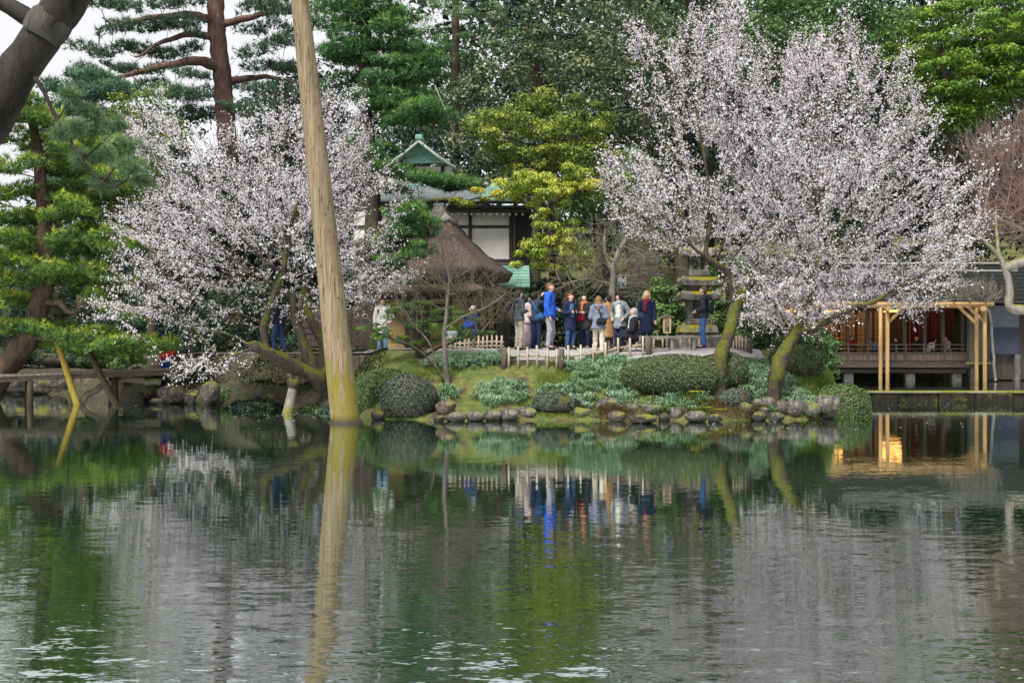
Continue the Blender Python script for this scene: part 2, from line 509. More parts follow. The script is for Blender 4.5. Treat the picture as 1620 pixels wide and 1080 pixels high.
def leaf_quads(Pt, N, size, aspect=.5, r=rng, fold=.18, dirv=None):
    """one folded, pointed leaf at every point"""
    n = len(Pt); N = unit(N)
    t = r.normal(size=(n, 3)) if dirv is None else dirv
    t = unit(t - N * (t * N).sum(1, keepdims=True)); w = np.cross(N, t)
    s = size[:, None]
    a = Pt - t * s * .5; c = Pt + t * s * .5 - N * s * fold * .6
    b1 = Pt + w * s * aspect * .5 + N * s * fold; b2 = Pt - w * s * aspect * .5 + N * s * fold
    V = np.stack([a, b1, c, b2], 1).reshape(-1, 3)
    F = np.arange(4 * n).reshape(n, 4)
    return V, F

def blossoms(Pt, size, r):
    """small cupped clusters of petals"""
    n = len(Pt); N = unit(r.normal(size=(n, 3)) + np.array([0, -.35, .25])); t = unit(np.cross(N, r.normal(size=(n, 3)))); w = np.cross(N, t)
    s = size[:, None]; vs = []
    for k in range(4):
        a = 2 * np.pi * k / 4
        q = s * (.5 * r.uniform(.75, 1.2, (n, 1)))
        vs.append(Pt + (t * math.cos(a) + w * math.sin(a)) * q + N * s * r.uniform(-.05, .25, (n, 1)))
    return np.stack(vs, 1).reshape(-1, 3), np.arange(4 * n).reshape(n, 4)

def in_poly(poly, u, v):
    poly = np.array(poly, float); c = np.zeros(len(u), bool); j = len(poly) - 1
    for i in range(len(poly)):
        xi, yi = poly[i]; xj, yj = poly[j]
        k = ((yi > v) != (yj > v)) & (u < (xj - xi) * (v - yi) / (yj - yi + 1e-9) + xi)
        c ^= k; j = i
    return c
def edge_dist(poly, u, v):
    poly = np.array(poly, float); d = np.full(len(u), 1e9)
    for i in range(len(poly)):
        a = poly[i]; b_ = poly[(i + 1) % len(poly)]; ab = b_ - a
        t = np.clip(((u - a[0]) * ab[0] + (v - a[1]) * ab[1]) / (ab @ ab + 1e-9), 0, 1)
        d = np.minimum(d, np.hypot(u - a[0] - t * ab[0], v - a[1] - t * ab[1]))
    return d
def crown_points(poly, Y, n, depth, r, k=.9):
    """random points in a crown whose front outline is poly, bulging to +-depth metres"""
    poly = np.array(poly, float); lo = poly.min(0); hi = poly.max(0); U = []; V = []
    while sum(map(len, U)) < n:
        u = r.uniform(lo[0], hi[0], n); v = r.uniform(lo[1], hi[1], n); m = in_poly(poly, u, v); U.append(u[m]); V.append(v[m])
    u = np.concatenate(U)[:n]; v = np.concatenate(V)[:n]
    half = np.minimum(depth, .35 + edge_dist(poly, u, v) / FPX * Y * k)
    dy = r.uniform(-1, 1, n) * half
    x = (u - 810) / FPX * Y; z = CAMH - (v - 540) / FPX * Y
    return np.stack([x, Y + dy, z], 1), u, v

# bark and leaf materials
m_bark_cherry = bark_mat('cherry_bark', (.018, .014, .012), (.075, .058, .048), (.10, .11, .016), .42, 6, 2.4)
m_twig_cherry = bark_mat('cherry_twig_bark', (.028, .018, .018), (.07, .05, .05), (.12, .13, .02), .1, 6)
m_bark_pine = bark_mat('pine_bark', (.035, .022, .018), (.19, .115, .09), None, 0, 7)
m_bark_dark = bark_mat('dark_bark', (.025, .02, .017), (.085, .068, .055), (.08, .10, .02), .3, 6)
m_bark_grey = bark_mat('grey_bark', (.10, .09, .08), (.30, .275, .25), (.13, .15, .03), .1, 7, 2.0)
m_bark_red = bark_mat('reddish_twig_bark', (.17, .11, .095), (.34, .24, .215), None, 0, 7)
m_bark_brown = bark_mat('brown_pine_bark', (.035, .024, .018), (.14, .095, .07), (.06, .07, .02), .15, 7)
m_blossom = leaf_mat('cherry_blossom', [(0, (.66, .54, .61)), (.35, (.83, .76, .81)), (1, (.94, .92, .95))], .52, .8, .05)
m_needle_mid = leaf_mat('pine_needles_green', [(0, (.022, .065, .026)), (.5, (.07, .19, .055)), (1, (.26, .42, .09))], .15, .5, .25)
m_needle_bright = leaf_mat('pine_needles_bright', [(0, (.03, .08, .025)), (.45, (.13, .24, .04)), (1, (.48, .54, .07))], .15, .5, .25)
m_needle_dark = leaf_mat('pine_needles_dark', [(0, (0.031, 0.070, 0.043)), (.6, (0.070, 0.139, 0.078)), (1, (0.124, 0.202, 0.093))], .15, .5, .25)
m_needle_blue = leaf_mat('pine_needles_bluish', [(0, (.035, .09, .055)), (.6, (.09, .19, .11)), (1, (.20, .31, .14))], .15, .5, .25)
m_leaf_grey = leaf_mat('grey_green_leaves', [(0, (.04, .065, .035)), (.5, (.125, .165, .085)), (.85, (.21, .25, .13)), (1, (.30, .28, .08))], .2, .5, .35)
m_leaf_yellow = leaf_mat('yellow_green_leaves', [(0, (.05, .09, .02)), (.5, (.16, .23, .045)), (.85, (.32, .40, .07)), (1, (.50, .46, .06))], .3, .5, .3)
m_leaf_gold = leaf_mat('golden_leaves', [(0, (.08, .14, .02)), (.45, (.24, .33, .04)), (.8, (.42, .48, .07)), (1, (.62, .52, .06))], .35, .45, .35)
m_leaf_bright = leaf_mat('bright_green_leaves', [(0, (0.053, 0.128, 0.030)), (.5, (0.150, 0.285, 0.045)), (1, (0.390, 0.480, 0.060))], .3, .5, .3)
m_leaf_mid = leaf_mat('mid_green_leaves', [(0, (.03, .085, .03)), (.5, (.095, .19, .06)), (1, (.19, .29, .085))], .22, .5, .3)
m_leaf_deep = leaf_mat('deep_green_leaves', [(0, (.010, .026, .018)), (.6, (.028, .062, .040)), (1, (.07, .12, .065))], .12, .45, .35)  # kept extra dark: the deep shade among the trees is in this leaf colour
m_leaf_box = leaf_mat('clipped_shrub_leaves', [(0, (0.045, 0.075, 0.038)), (.6, (0.105, 0.150, 0.068)), (1, (0.195, 0.240, 0.105))], .15, .5, .3)
m_leaf_azalea = leaf_mat('dark_clipped_leaves', [(0, (0.045, 0.060, 0.045)), (.6, (0.105, 0.128, 0.098)), (1, (0.180, 0.195, 0.150))], .15, .5, .3)
m_leaf_boxgreen = leaf_mat('green_clipped_leaves', [(0, (0.045, 0.090, 0.038)), (.6, (0.112, 0.180, 0.060)), (1, (0.240, 0.300, 0.090))], .15, .5, .3)

def tree(name, label, cat, pos, par, rad, kids, bark, leaf_me=None, leaf_mat_=None, group=None, crown_name='crown', base=None, thin=0.0, nmin=4, twig=None):
    if base is None: base = pos[0]
    root = empty(name, tuple(base))
    tag(root, label, cat, group)
    if twig is None: link('trunk', branch_mesh('trunk', pos - np.array(base), par, rad, kids, nmin=nmin, thin=thin), bark, root)
    else:
        link('trunk', branch_mesh('trunk', pos - np.array(base), par, rad, kids, nmin=nmin, thin=twig[1]), bark, root)
        link('branches', branch_mesh('branches', pos - np.array(base), par, rad, kids, nmin=nmin, thick=twig[1]), twig[0], root)
    if leaf_me is not None:
        link(crown_name, leaf_me, leaf_mat_, root)
    return root

# ---- cherry trees
def cherry(label, lines, A, seed, nb, spread=.16, size=(.040, .072), rscale=1.0, step=.17, kill=.24, trunk_r=None):
    r = np.random.default_rng(seed)
    L = [(smooth_line(l, .2, seed + i, .02), a) for i, (l, a) in enumerate(lines)]
    pos, par = grow(L, A, step, kill, 2.6, 160, .06, seed, .10)
    rad, kids, order = radii(pos, par, .0062, 2.25)
    n0 = 0
    for (l, a), tr in zip(L, trunk_r):
        t = np.linspace(0, 1, len(l)); rr = tr[0] + (tr[1] - tr[0]) * t
        # uneven, buttressed boles
        rr = rr * (1 + .10 * np.sin(t * 17 + seed) + .05 * np.sin(t * 41))
        rad[n0:n0 + len(l)] = np.maximum(rad[n0:n0 + len(l)] * .9, rr); n0 += len(l)
    # blossom sits along thin twigs
    thinm = np.where((rad < .03) & (np.arange(len(pos)) >= n0))[0]
    w = np.where(rad[thinm] < .012, 1.0, .35); w /= w.sum()
    # uneven density: some twigs are thick with blossom, others nearly bare
    dens = np.exp(.75 * wob(pos[thinm, 0] + pos[thinm, 1] * .7, pos[thinm, 2], 1.7, seed)); w = w * dens; w /= w.sum()
    # straight young shoots, fanning out from the middle of the tree
    ns = int(nb * .05); si = r.choice(thinm, ns, p=w)
    hub = np.array([pos[:n0].mean(0)[0], pos[:n0].mean(0)[1], pos[:n0, 2].max()])
    sd = unit(unit(pos[si] - hub) * np.array([1, 1, .8]) + np.array([0, 0, .28]) + r.normal(0, .28, (ns, 3)))
    sl = r.uniform(.25, .85, (ns, 1)); npos = len(pos)
    addp = []; addq = []
    q0 = npos
    for k3 in range(1, 4):
        addp.append(pos[si] + sd * sl * k3 / 3 + r.normal(0, .012, (ns, 3))); addq.append(si if k3 == 1 else np.arange(ns) + npos + (k3 - 2) * ns)
    pos = np.concatenate([pos] + addp); par = np.concatenate([par] + addq)
    rad = np.concatenate([rad, np.full(ns, .0062), np.full(ns, .005), np.full(ns, .003)])
    kids = kids + [[] for _ in range(3 * ns)]
    for j3 in range(npos, len(pos)): kids[par[j3]].append(j3)
    ids = np.concatenate([r.choice(thinm, int(nb * .45), p=w), r.integers(npos, len(pos), nb - int(nb * .45))])
    p0 = pos[ids]; p1 = pos[par[ids]]
    c = p0 + (p1 - p0) * r.uniform(0, 1, (nb, 1)) + r.normal(0, spread * .26, (nb, 3)) * np.where(r.uniform(size=(nb, 1)) < .7, .5, 1.2)
    base = pos[0]
    sz = np.where(r.uniform(size=nb) < .6, r.uniform(size[0] * .62, size[0] * 1.1, nb), r.uniform(size[0], size[1], nb))
    V, F = blossoms(c - base, sz, r)
    tint = np.clip(r.normal(.55, .28, nb), 0, 1)
    me = np_mesh('blossom', V, F, False, tint)
    return tree('cherry_tree', label, 'cherry tree', pos, par, rad, kids, m_bark_cherry, me, m_blossom, 'cherry trees in blossom', 'crown', base, nmin=3, twig=(m_twig_cherry, .06))

polyR = [(950, 250), (1040, 228), (1000, 130), (985, 25), (1065, 75), (1085, 20), (1165, -5), (1190, 60), (1225, 85), (1262, 65), (1340, 48), (1395, 105), (1432, 78), (1455, 160),
         (1478, 190), (1480, 262), (1560, 268), (1552, 370), (1520, 440), (1470, 480), (1440, 512), (1400, 470), (1330, 470), (1290, 505), (1200, 500), (1170, 470), (1140, 412), (1050, 405), (985, 372), (960, 330)]
r0 = np.random.default_rng(3)
A, au, av = crown_points(polyR, 34.0, 5600, 3.3, r0)
keep = ~((np.hypot((au - 1120) / 1.2, av - 250) < 26) | (np.hypot(au - 1360, (av - 215)) < 22) | (np.hypot(au - 1085, av - 340) < 16))
A, au, av = A[keep], au[keep], av[keep]
A3, au3, av3 = crown_points([(1160, 420), (1300, 400), (1480, 380), (1530, 430), (1475, 485), (1440, 512), (1390, 478), (1330, 474), (1295, 512), (1205, 508), (1170, 470)], 33.6, 900, 2.6, r0)
A, au, av = np.concatenate([A, A3]), np.concatenate([au, au3]), np.concatenate([av, av3])
left = r0.uniform(size=len(A)) < 1 / (1 + np.exp((au - 1190) / 28))
g1 = G(1136, 33.0); g2 = G(1220, 32.9)
cherry('cherry tree in blossom with thick mossy trunk beside the clipped oval hedge',
       [([g1 - Vector((0, 0, .2)), P(1138, 570, 33.1), P(1152, 530, 33.4), P(1163, 485, 33.7), P(1190, 440, 33.9)], -1),
        ([P(1163, 485, 33.7), P(1150, 425, 33.4), P(1105, 400, 33.2)], 'near')],
       A[left], 21, 38000, trunk_r=[(.22, .13), (.08, .05)])
cherry('widest cherry tree in blossom, mossy trunk forking above the boulders',
       [([g2 - Vector((0, 0, .2)), P(1230, 580, 33.0), P(1252, 540, 33.3), P(1266, 508, 33.6), P(1284, 455, 34.0), P(1300, 400, 34.2)], -1),
        ([P(1250, 532, 33.4), P(1300, 512, 33.0), P(1335, 493, 32.8), P(1385, 478, 32.7)], 'near')],
       A[~left], 22, 76000, trunk_r=[(.22, .11), (.12, .06)])

polyL = [(195, 190), (245, 172), (330, 215), (395, 165), (470, 155), (520, 140), (585, 150), (592, 200), (578, 255), (640, 300), (632, 375), (602, 418), (662, 428), (640, 458), (560, 488), (480, 498),
         (400, 492), (330, 540), (240, 502), (150, 512), (138, 480), (195, 425), (180, 345), (232, 285), (200, 230)]
A, au, av = crown_points(polyL, 36.0, 4800, 3.0, r0)
keep = ~((np.hypot(au - 345, av - 290) < 14) | (np.hypot(au - 590, av - 330) < 22))
A = A[keep]
A2, _, _ = crown_points([(250, 570), (330, 540), (405, 535), (400, 590), (300, 605)], 34.8, 80, .8, r0)
gl = G(528, 36.6)
cherry('old cherry tree in blossom leaning over the water on mossy limbs behind the pole',
       [([gl - Vector((0, 0, .25)), P(500, 590, 36.2), P(455, 578, 35.8), P(425, 556, 35.5), P(398, 546, 35.3)], -1),
        ([P(500, 590, 36.2), P(485, 560, 36.1), P(468, 505, 36.0), P(462, 460, 36.0)], 'near'),
        ([P(522, 590, 36.5), P(512, 545, 36.4), P(488, 500, 36.3), P(480, 455, 36.4)], 'near'),
        ([P(425, 556, 35.5), P(412, 520, 35.5), P(430, 480, 35.6), P(450, 420, 35.7)], 'near'),
        ([P(405, 550, 35.3), P(370, 560, 34.9), P(340, 575, 34.7)], 'near')],
       np.concatenate([A, A2]), 23, 58000, trunk_r=[(.29, .14), (.19, .09), (.19, .09), (.12, .06), (.05, .02)])

# ---- pines: limbs carrying flat pads of upright needles
def needle_tufts(C, up, k, ln, r, spread=.8, width=.012):
    n = len(C)
    d = unit(np.repeat(up, k, 0) + r.normal(0, spread, (n * k, 3)))
    b0 = np.repeat(C, k, 0)
    L = np.repeat(ln, k)[:, None] * r.uniform(.7, 1.15, (n * k, 1))
    w = unit(np.cross(d, r.normal(size=(n * k, 3)))) * width
    V = np.stack([b0 - w, b0 + w, b0 + d * L], 1).reshape(-1, 3)
    return V, np.arange(3 * n * k).reshape(-1, 3)

def pine(label, trunk, tr, pads, seed, mat, bark=None, dens=1.0, k=7, ln=.2, width=.014, name='pine_tree', extra=(), bare=0, group='pine trees'):
    """pads: (u, v, Y, half width px, half height px)"""
    r = np.random.default_rng(seed); bark = bark or m_bark_pine
    L = [(smooth_line(trunk, .3, seed, .03), -1)] + [(smooth_line(l, .25, seed + 9, .05), 'near') for l, _ in extra]
    AA = []; TC = []; TT = []
    for (u, v, Y, hw, hh) in pads:
        c = np.array(P(u, v, Y)); a = hw / FPX * Y; h = hh / FPX * Y
        dy = a * r.uniform(.7, 1.0); tilt = r.normal(0, .16)
        AA.append(c + r.uniform(-1, 1, (10, 3)) * np.array([a * .8, dy * .8, h * .25]) - np.array([0, 0, h * .35]))
        n = int(dens * (16 + 75 * a * dy / .6))
        q = r.normal(size=(n, 3)); q = unit(q) * (r.uniform(.3, 1, (n, 1)) ** .5) * np.where(r.uniform(size=(n, 1)) < .22, r.uniform(1.0, 1.5, (n, 1)), 1)
        # lumpy outline
        lob = 1 + .22 * wob(q[:, 0] * 3 + u, q[:, 1] * 3 + v, 1.5, seed + int(u) % 50)
        q[:, :2] *= lob[:, None]
        q[:, 2] = np.where(q[:, 2] < 0, q[:, 2] * .45, q[:, 2])
        q2 = q * np.array([a, dy, h]); q2[:, 2] += q2[:, 0] * tilt; TC.append(c + q2); TT.append(.22 + .62 * np.clip(q[:, 2], 0, 1) + r.normal(0, .17, n) + r.normal(0, .08))  # tint lightens pad tops and darkens undersides: top light put into the colour
    pos, par = grow(L, np.concatenate(AA), .28, .4, 9, 120, .0, seed, .12)
    rad, kids, order = radii(pos, par, .012, 2.2)
    n0 = 0
    for (l, a), t_ in zip(L, [tr] + [e[1] for e in extra]):
        rad[n0:n0 + len(l)] = np.maximum(np.minimum(rad[n0:n0 + len(l)], t_[0]), np.linspace(t_[0], t_[1], len(l))); n0 += len(l)
    TC = np.concatenate(TC); TT = np.concatenate(TT)
    base = pos[0]
    up = np.tile(np.array([[0, 0, .8]]), (len(TC), 1)) + r.normal(0, .35, (len(TC), 3))
    V, F = needle_tufts(TC - base, up, k, r.uniform(.75, 1.25, len(TC)) * ln, r, .75, width)
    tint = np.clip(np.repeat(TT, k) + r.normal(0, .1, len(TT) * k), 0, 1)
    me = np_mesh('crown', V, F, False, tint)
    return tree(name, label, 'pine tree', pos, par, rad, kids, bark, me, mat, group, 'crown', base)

def rows(spec, r, Y, dy=1.2):
    """spec rows: (v, u0, u1, n, hw, hh)"""
    out = []
    for (v, u0, u1, n, hw, hh) in spec:
        for k in range(n):
            u = u0 + (u1 - u0) * (k + .5) / n + r.uniform(-12, 12)
            out.append((u, v + r.uniform(-9, 9), Y + r.uniform(-dy, dy), hw * r.uniform(.75, 1.3), hh * r.uniform(.8, 1.25)))
    return out
rp = np.random.default_rng(77)
# left, leaning over the channel
pads = rows([(150, -30, 60, 2, 36, 15), (185, -20, 90, 3, 36, 16), (205, 60, 140, 3, 30, 15), (235, 100, 200, 4, 32, 14), (275, 60, 210, 5, 32, 15), (300, 100, 220, 4, 30, 14), (390, 150, 215, 3, 26, 13), (225, 20, 110, 3, 32, 16), (258, -10, 90, 3, 34, 15), (300, -20, 60, 2, 34, 15), (322, 50, 200, 5, 30, 15), (345, -20, 150, 5, 34, 15), (372, -10, 180, 6, 34, 16), (400, 30, 210, 5, 30, 14), (418, -20, 120, 5, 34, 14),
             (440, -30, 170, 6, 36, 15), (462, 100, 215, 3, 28, 14), (478, -30, 60, 3, 30, 14), (525, -20, 130, 5, 34, 14), (540, 80, 210, 5, 32, 15), (548, 170, 290, 4, 30, 12), (565, 130, 230, 3, 26, 12), (500, 170, 230, 2, 24, 12)], rp, 40, 1.3)
pine('bright green pine with cloud-like pads leaning over the plank bridge',
     [G(-40, 40.8), P(15, 572, 40.6), P(50, 530, 40.4), P(66, 480, 40.3), P(76, 430, 40.2), P(70, 370, 40.1), P(66, 300, 40), P(58, 220, 40), P(40, 150, 40)], (.44, .1), pads, 31, m_needle_bright, m_bark_brown, 2.5, 9, .2, .015,
     extra=[([P(66, 480, 40.3), P(95, 470, 40), P(112, 500, 39.6)], (.14, .08)), ([P(50, 530, 40.4), P(100, 535, 39.8), P(180, 545, 39.4)], (.12, .05))])
# tall red pine against the sky
pads = rows([(-30, 250, 470, 6, 40, 12), (10, 130, 330, 6, 34, 9), (12, 380, 480, 3, 34, 10), (45, 160, 320, 6, 30, 8), (45, 390, 470, 3, 30, 9), (80, 120, 320, 7, 30, 8), (75, 380, 470, 3, 30, 10), (108, 140, 260, 4, 30, 9), (110, 400, 480, 3, 32, 11), (125, 240, 330, 3, 26, 8), (140, 380, 480, 4, 32, 12), (150, 250, 340, 4, 30, 13), (165, 390, 470, 3, 30, 14), (178, 290, 420, 4, 32, 12)], rp, 62, 2.5)
pine('tall pine with reddish trunk and long level branches against the white sky',
     [G(372, 62), P(366, 300, 62), P(358, 200, 62), P(350, 110, 62), P(342, 40, 62), P(335, -60, 62), P(330, -150, 62)], (.55, .36), pads, 32, m_needle_dark, m_bark_pine, .8, 8, .30, .02,
     extra=[([P(347, 36, 62), P(300, 22, 61.5), P(240, 28, 61), P(160, 42, 60.5)], (.24, .06)), ([P(349, 62, 62), P(300, 52, 61.6), P(255, 66, 61), P(215, 92, 60.4)], (.2, .05)),
            ([P(356, 112, 62), P(315, 94, 61.4), P(270, 102, 61), P(200, 118, 60), P(150, 135, 59)], (.27, .05)), ([P(352, 40, 62), P(420, 20, 62.5), P(480, 10, 63)], (.2, .05)), ([P(356, 130, 62), P(420, 120, 63), P(470, 130, 63)], (.2, .05))])
# dense green pine in the middle
pads = rows([(-25, 500, 600, 3, 34, 16), (10, 510, 600, 4, 34, 17), (32, 560, 650, 3, 32, 15), (48, 500, 640, 5, 34, 16), (75, 510, 690, 6, 34, 15), (98, 520, 690, 6, 34, 16), (125, 530, 680, 5, 36, 15), (150, 560, 660, 4, 36, 14), (172, 590, 690, 4, 34, 14), (198, 590, 690, 4, 32, 11), (238, 545, 615, 3, 28, 12),
             (272, 560, 640, 3, 30, 12), (278, 640, 690, 2, 26, 9), (284, 670, 745, 4, 28, 11), (298, 690, 740, 3, 26, 10), (335, 630, 670, 2, 24, 16), (310, 610, 640, 1, 20, 10)], rp, 46, 1.2) + rows([(342, 625, 680, 3, 24, 13), (366, 610, 680, 4, 26, 15), (392, 600, 672, 5, 26, 14), (415, 600, 665, 3, 24, 11)], rp, 42.2, .5)
pine('dense dark green pine with layered pads between the pole and the white house',
     [G(572, 46.5), P(578, 470, 46.4), P(592, 360, 46.2), P(586, 250, 46), P(575, 150, 46), P(580, 60, 46), P(568, -40, 46)], (.4, .14), pads, 33, m_needle_mid, m_bark_dark, 2.1, 9, .22, .015,
     extra=[([P(592, 380, 46.2), P(625, 345, 45), P(665, 318, 44.4), P(715, 315, 44)], (.16, .06)), ([P(588, 280, 46), P(640, 250, 45.4)], (.12, .05))])
# blue-green pine further back, upper left
pads = rows([(150, 90, 210, 4, 40, 18), (185, 80, 210, 4, 40, 18), (215, 60, 200, 4, 36, 18), (250, 100, 220, 4, 40, 16), (290, 80, 210, 4, 36, 16), (120, 120, 190, 3, 30, 12)], rp, 52, 2)
pine('blue green pine rising behind the bright pine', [G(130, 52), P(135, 400, 52), P(150, 250, 52), P(150, 110, 52)], (.34, .12), pads, 34, m_needle_blue, m_bark_dark, 1.6, 9, .26, .02)
pads = rows([(330, -60, 20, 2, 40, 16), (380, -60, 10, 2, 40, 16), (455, 180, 260, 3, 32, 12), (120, -30, 40, 2, 40, 12)], rp, 66, 2)

# ---- foreground pine, leaning across the corner of the picture
rf = np.random.default_rng(5)
YF = 9.0
fl = [Vector((-6.4, 9.2, .3)), Vector((-5.5, 9.1, 1.7)), P(-95, 330, YF), P(-40, 232, YF), P(5, 150, YF), P(50, 82, YF), P(103, 0, YF), P(160, -90, YF), P(200, -170, YF)]
Lf = [(smooth_line(fl, .12, 2, .004), -1), (smooth_line([P(55, 40, YF), P(20, 8, YF), P(-60, -20, YF)], .1, 3, .006), 'near'),
      (smooth_line([P(62, 128, YF - .1), P(85, 180, 8.9), P(112, 225, 8.8), P(140, 268, 8.7), P(172, 300, 8.6)], .08, 4, .006), 'near')]
A = []; TC = []; TT = []
for (u, v, hw, hh) in [(150, 205, 26, 10), (195, 230, 34, 16), (205, 265, 32, 14), (170, 245, 26, 14), (225, 288, 26, 9), (140, 178, 22, 10), (120, 200, 20, 12), (165, 290, 24, 10), (110, 150, 16, 8), (130, 250, 22, 12), (185, 195, 18, 8), (95, 215, 16, 9)]:
    c = np.array(P(u, v, 8.7 + rf.uniform(-.25, .25))); a = hw / FPX * 8.7; h = hh / FPX * 8.7
    A.append(c + rf.uniform(-1, 1, (16, 3)) * np.array([a, a, h]))
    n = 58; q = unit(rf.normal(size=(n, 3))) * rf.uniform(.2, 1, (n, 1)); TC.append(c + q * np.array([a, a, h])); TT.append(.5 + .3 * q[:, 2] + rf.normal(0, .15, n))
pos, par = grow(Lf, np.concatenate(A), .05, .06, 1.2, 90, 0, 6, .2)
rad, kids, order = radii(pos, par, .0036, 2.3)
n0 = len(Lf[0][0]); rad[:n0] = np.linspace(.17, .135, n0); n1 = n0 + len(Lf[1][0]); rad[n0:n1] = np.linspace(.07, .05, n1 - n0)
n2 = n1 + len(Lf[2][0]); rad[n1:n2] = np.linspace(.022, .008, n2 - n1)
TC = np.concatenate(TC); TT = np.concatenate(TT); base = pos[0]
V, F = needle_tufts(TC - base, np.array([[0, -.1, .2]]) + rf.normal(0, .7, (len(TC), 3)), 16, np.full(len(TC), .085), rf, .55, .0017)
m_bark_dkplain = bark_mat('dark_twig_bark', (.02, .016, .014), (.06, .05, .045), None, 0, 9)
m_needle_fore = leaf_mat('near_pine_needles', [(0, (.05, .11, .05)), (.6, (.13, .23, .11)), (1, (.28, .36, .15))], .25, .5, .25)
m_bark_fore = bark_mat('smooth_grey_bark', (.010, .009, .008), (.06, .052, .047), None, 0, 9)
fr = tree('pine_tree', 'grey leaning trunk of the near pine with a drooping twiggy branch', 'pine tree', pos, par, rad, kids, m_bark_fore,
          np_mesh('crown', V, F, False, np.clip(np.repeat(TT, 16), 0, 1)), m_needle_fore, 'pine trees', 'crown', base, nmin=4, twig=(m_bark_dkplain, .03))
d_ = (P(103, 0, YF) - P(50, 82, YF)).normalized()
c_ = P(76, 40, YF) - Vector(base)
m_collar = bark_mat('scarred_bark', (.02, .018, .016), (.12, .11, .10), None, 0, 9)
mb = MB(); V, F = tube_arrays([c_ - d_ * .10, c_ - d_ * .05, c_ + d_ * .0, c_ + d_ * .05, c_ + d_ * .09], [.140, .152, .158, .150, .134], 18)
V = V + np.random.default_rng(1).normal(0, .004, V.shape)
mb.add(V, [tuple(f) for f in F], True)
mb.build('bark_collar', m_collar, fr)

# ---------------------------------------------------------------- broadleaved trees
def spaced(A, dmin, r, nmax):
    A = A[r.permutation(len(A))]; out = []
    for a in A:
        if len(out) >= nmax: break
        if not out or np.min(np.linalg.norm(np.array(out) - a, axis=1)) > dmin: out.append(a)
    return np.array(out)

def broadleaf(label, trunk, tr, poly, Y, depth, nclump, rc, nleaf, lsize, mat, seed, bark=None, flat=.6, aspect=.5, name='evergreen_tree', cat='tree',
              group='broadleaved trees behind the pond', droop=0.0, tint=(.45, .22), k=.8, topbias=.3, thin=0.0):
    nleaf = int(nleaf * .82); lsize *= 1.1
    r = np.random.default_rng(seed); bark = bark or m_bark_dark
    A, _, _ = crown_points(poly, Y, nclump * 14, depth, r, k)
    C = spaced(A, rc * 1.05, r, nclump)
    L = [(smooth_line(trunk, .4, seed, .05), -1)]
    AA = np.concatenate([C] + [C + r.normal(0, rc * .45, C.shape) for _ in range(3)])
    pos, par = grow(L, AA, rc * .38, rc * .5, 30, 120, .0, seed, .15)
    rad, kids, order = radii(pos, par, .014, 2.3)
    n0 = len(L[0][0]); rad[:n0] = np.maximum(np.minimum(rad[:n0], tr[0]), np.linspace(tr[0], tr[1], n0)); rad[n0:] = np.minimum(rad[n0:], tr[0] * .6)
    n = nleaf * len(C)
    ci = np.repeat(np.arange(len(C)), nleaf)
    q = unit(r.normal(size=(n, 3)) + np.array([0, -.1, topbias])); rr = r.uniform(.45, 1.05, (n, 1))
    scl = r.uniform(.65, 1.35, (len(C), 1))[ci]
    lob = 1 + .3 * wob(q[:, 0] * 3.1 + ci * 1.7, q[:, 2] * 3.1 + q[:, 1] * 2 + ci, 1.3, seed)
    pt = C[ci] + q * rr * rc * scl * lob[:, None] * np.array([1, 1, flat])
    N = unit(q * np.array([1, 1, 1.4]) + np.array([0, 0, .55]) + r.normal(0, .45, (n, 3)))
    dv = None
    if droop: dv = unit(q * np.array([1, 1, .2]) + np.array([0, 0, -droop]) + r.normal(0, .25, (n, 3)))
    base = pos[0]
    V, F = leaf_quads(pt - base, N, lsize * r.uniform(.7, 1.3, n), aspect, r, .15, dv)
    ct = r.normal(0, .13, len(C))[ci]
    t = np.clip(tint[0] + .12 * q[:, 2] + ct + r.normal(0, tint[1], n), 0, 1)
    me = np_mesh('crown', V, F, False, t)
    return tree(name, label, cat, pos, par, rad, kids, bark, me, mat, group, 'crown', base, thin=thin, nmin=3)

def ell(u, v, a, b, n=16, seed=0, j=.16):
    r = np.random.default_rng(seed)
    return [(u + a * math.cos(t) * (1 + r.uniform(-j, j)), v + b * math.sin(t) * (1 + r.uniform(-j, j))) for t in np.linspace(0, 2 * math.pi, n, endpoint=False)]

# the big grey green tree in the middle
broadleaf('large grey green evergreen tree rising behind the white house',
          [G(880, 68), P(880, 380, 68), P(870, 240, 68), P(850, 130, 68), P(845, 40, 68)], (.5, .2),
          [(690, 330), (700, 200), (740, 110), (770, 70), (790, 20), (860, -30), (960, -30), (1040, 0), (1075, 80), (1060, 200), (1050, 320), (980, 380), (900, 250), (820, 210), (780, 330)], 68, 4.2, 100, 1.05, 270, .21, m_leaf_grey, 41, flat=.75, tint=(.42, .22))
broadleaf('dark conifer towering at the top centre', [G(720, 84), P(720, 300, 84), P(720, 80, 84), P(722, -80, 84)], (.45, .2),
          [(610, 120), (640, 30), (680, -40), (740, -60), (790, -20), (820, 60), (770, 120), (730, 210), (660, 230)], 84, 3.5, 55, 1.05, 200, .22, m_leaf_mid, 42, flat=.35, aspect=.3)
broadleaf('shadowy tree filling the gap above the copper roofed house', [G(720, 80), P(720, 350, 80), P(720, 200, 80)], (.4, .2),
          [(560, 330), (580, 180), (650, 140), (730, 170), (780, 250), (830, 340), (700, 380)], 80, 3.5, 60, 1.2, 170, .26, m_leaf_deep, 43)
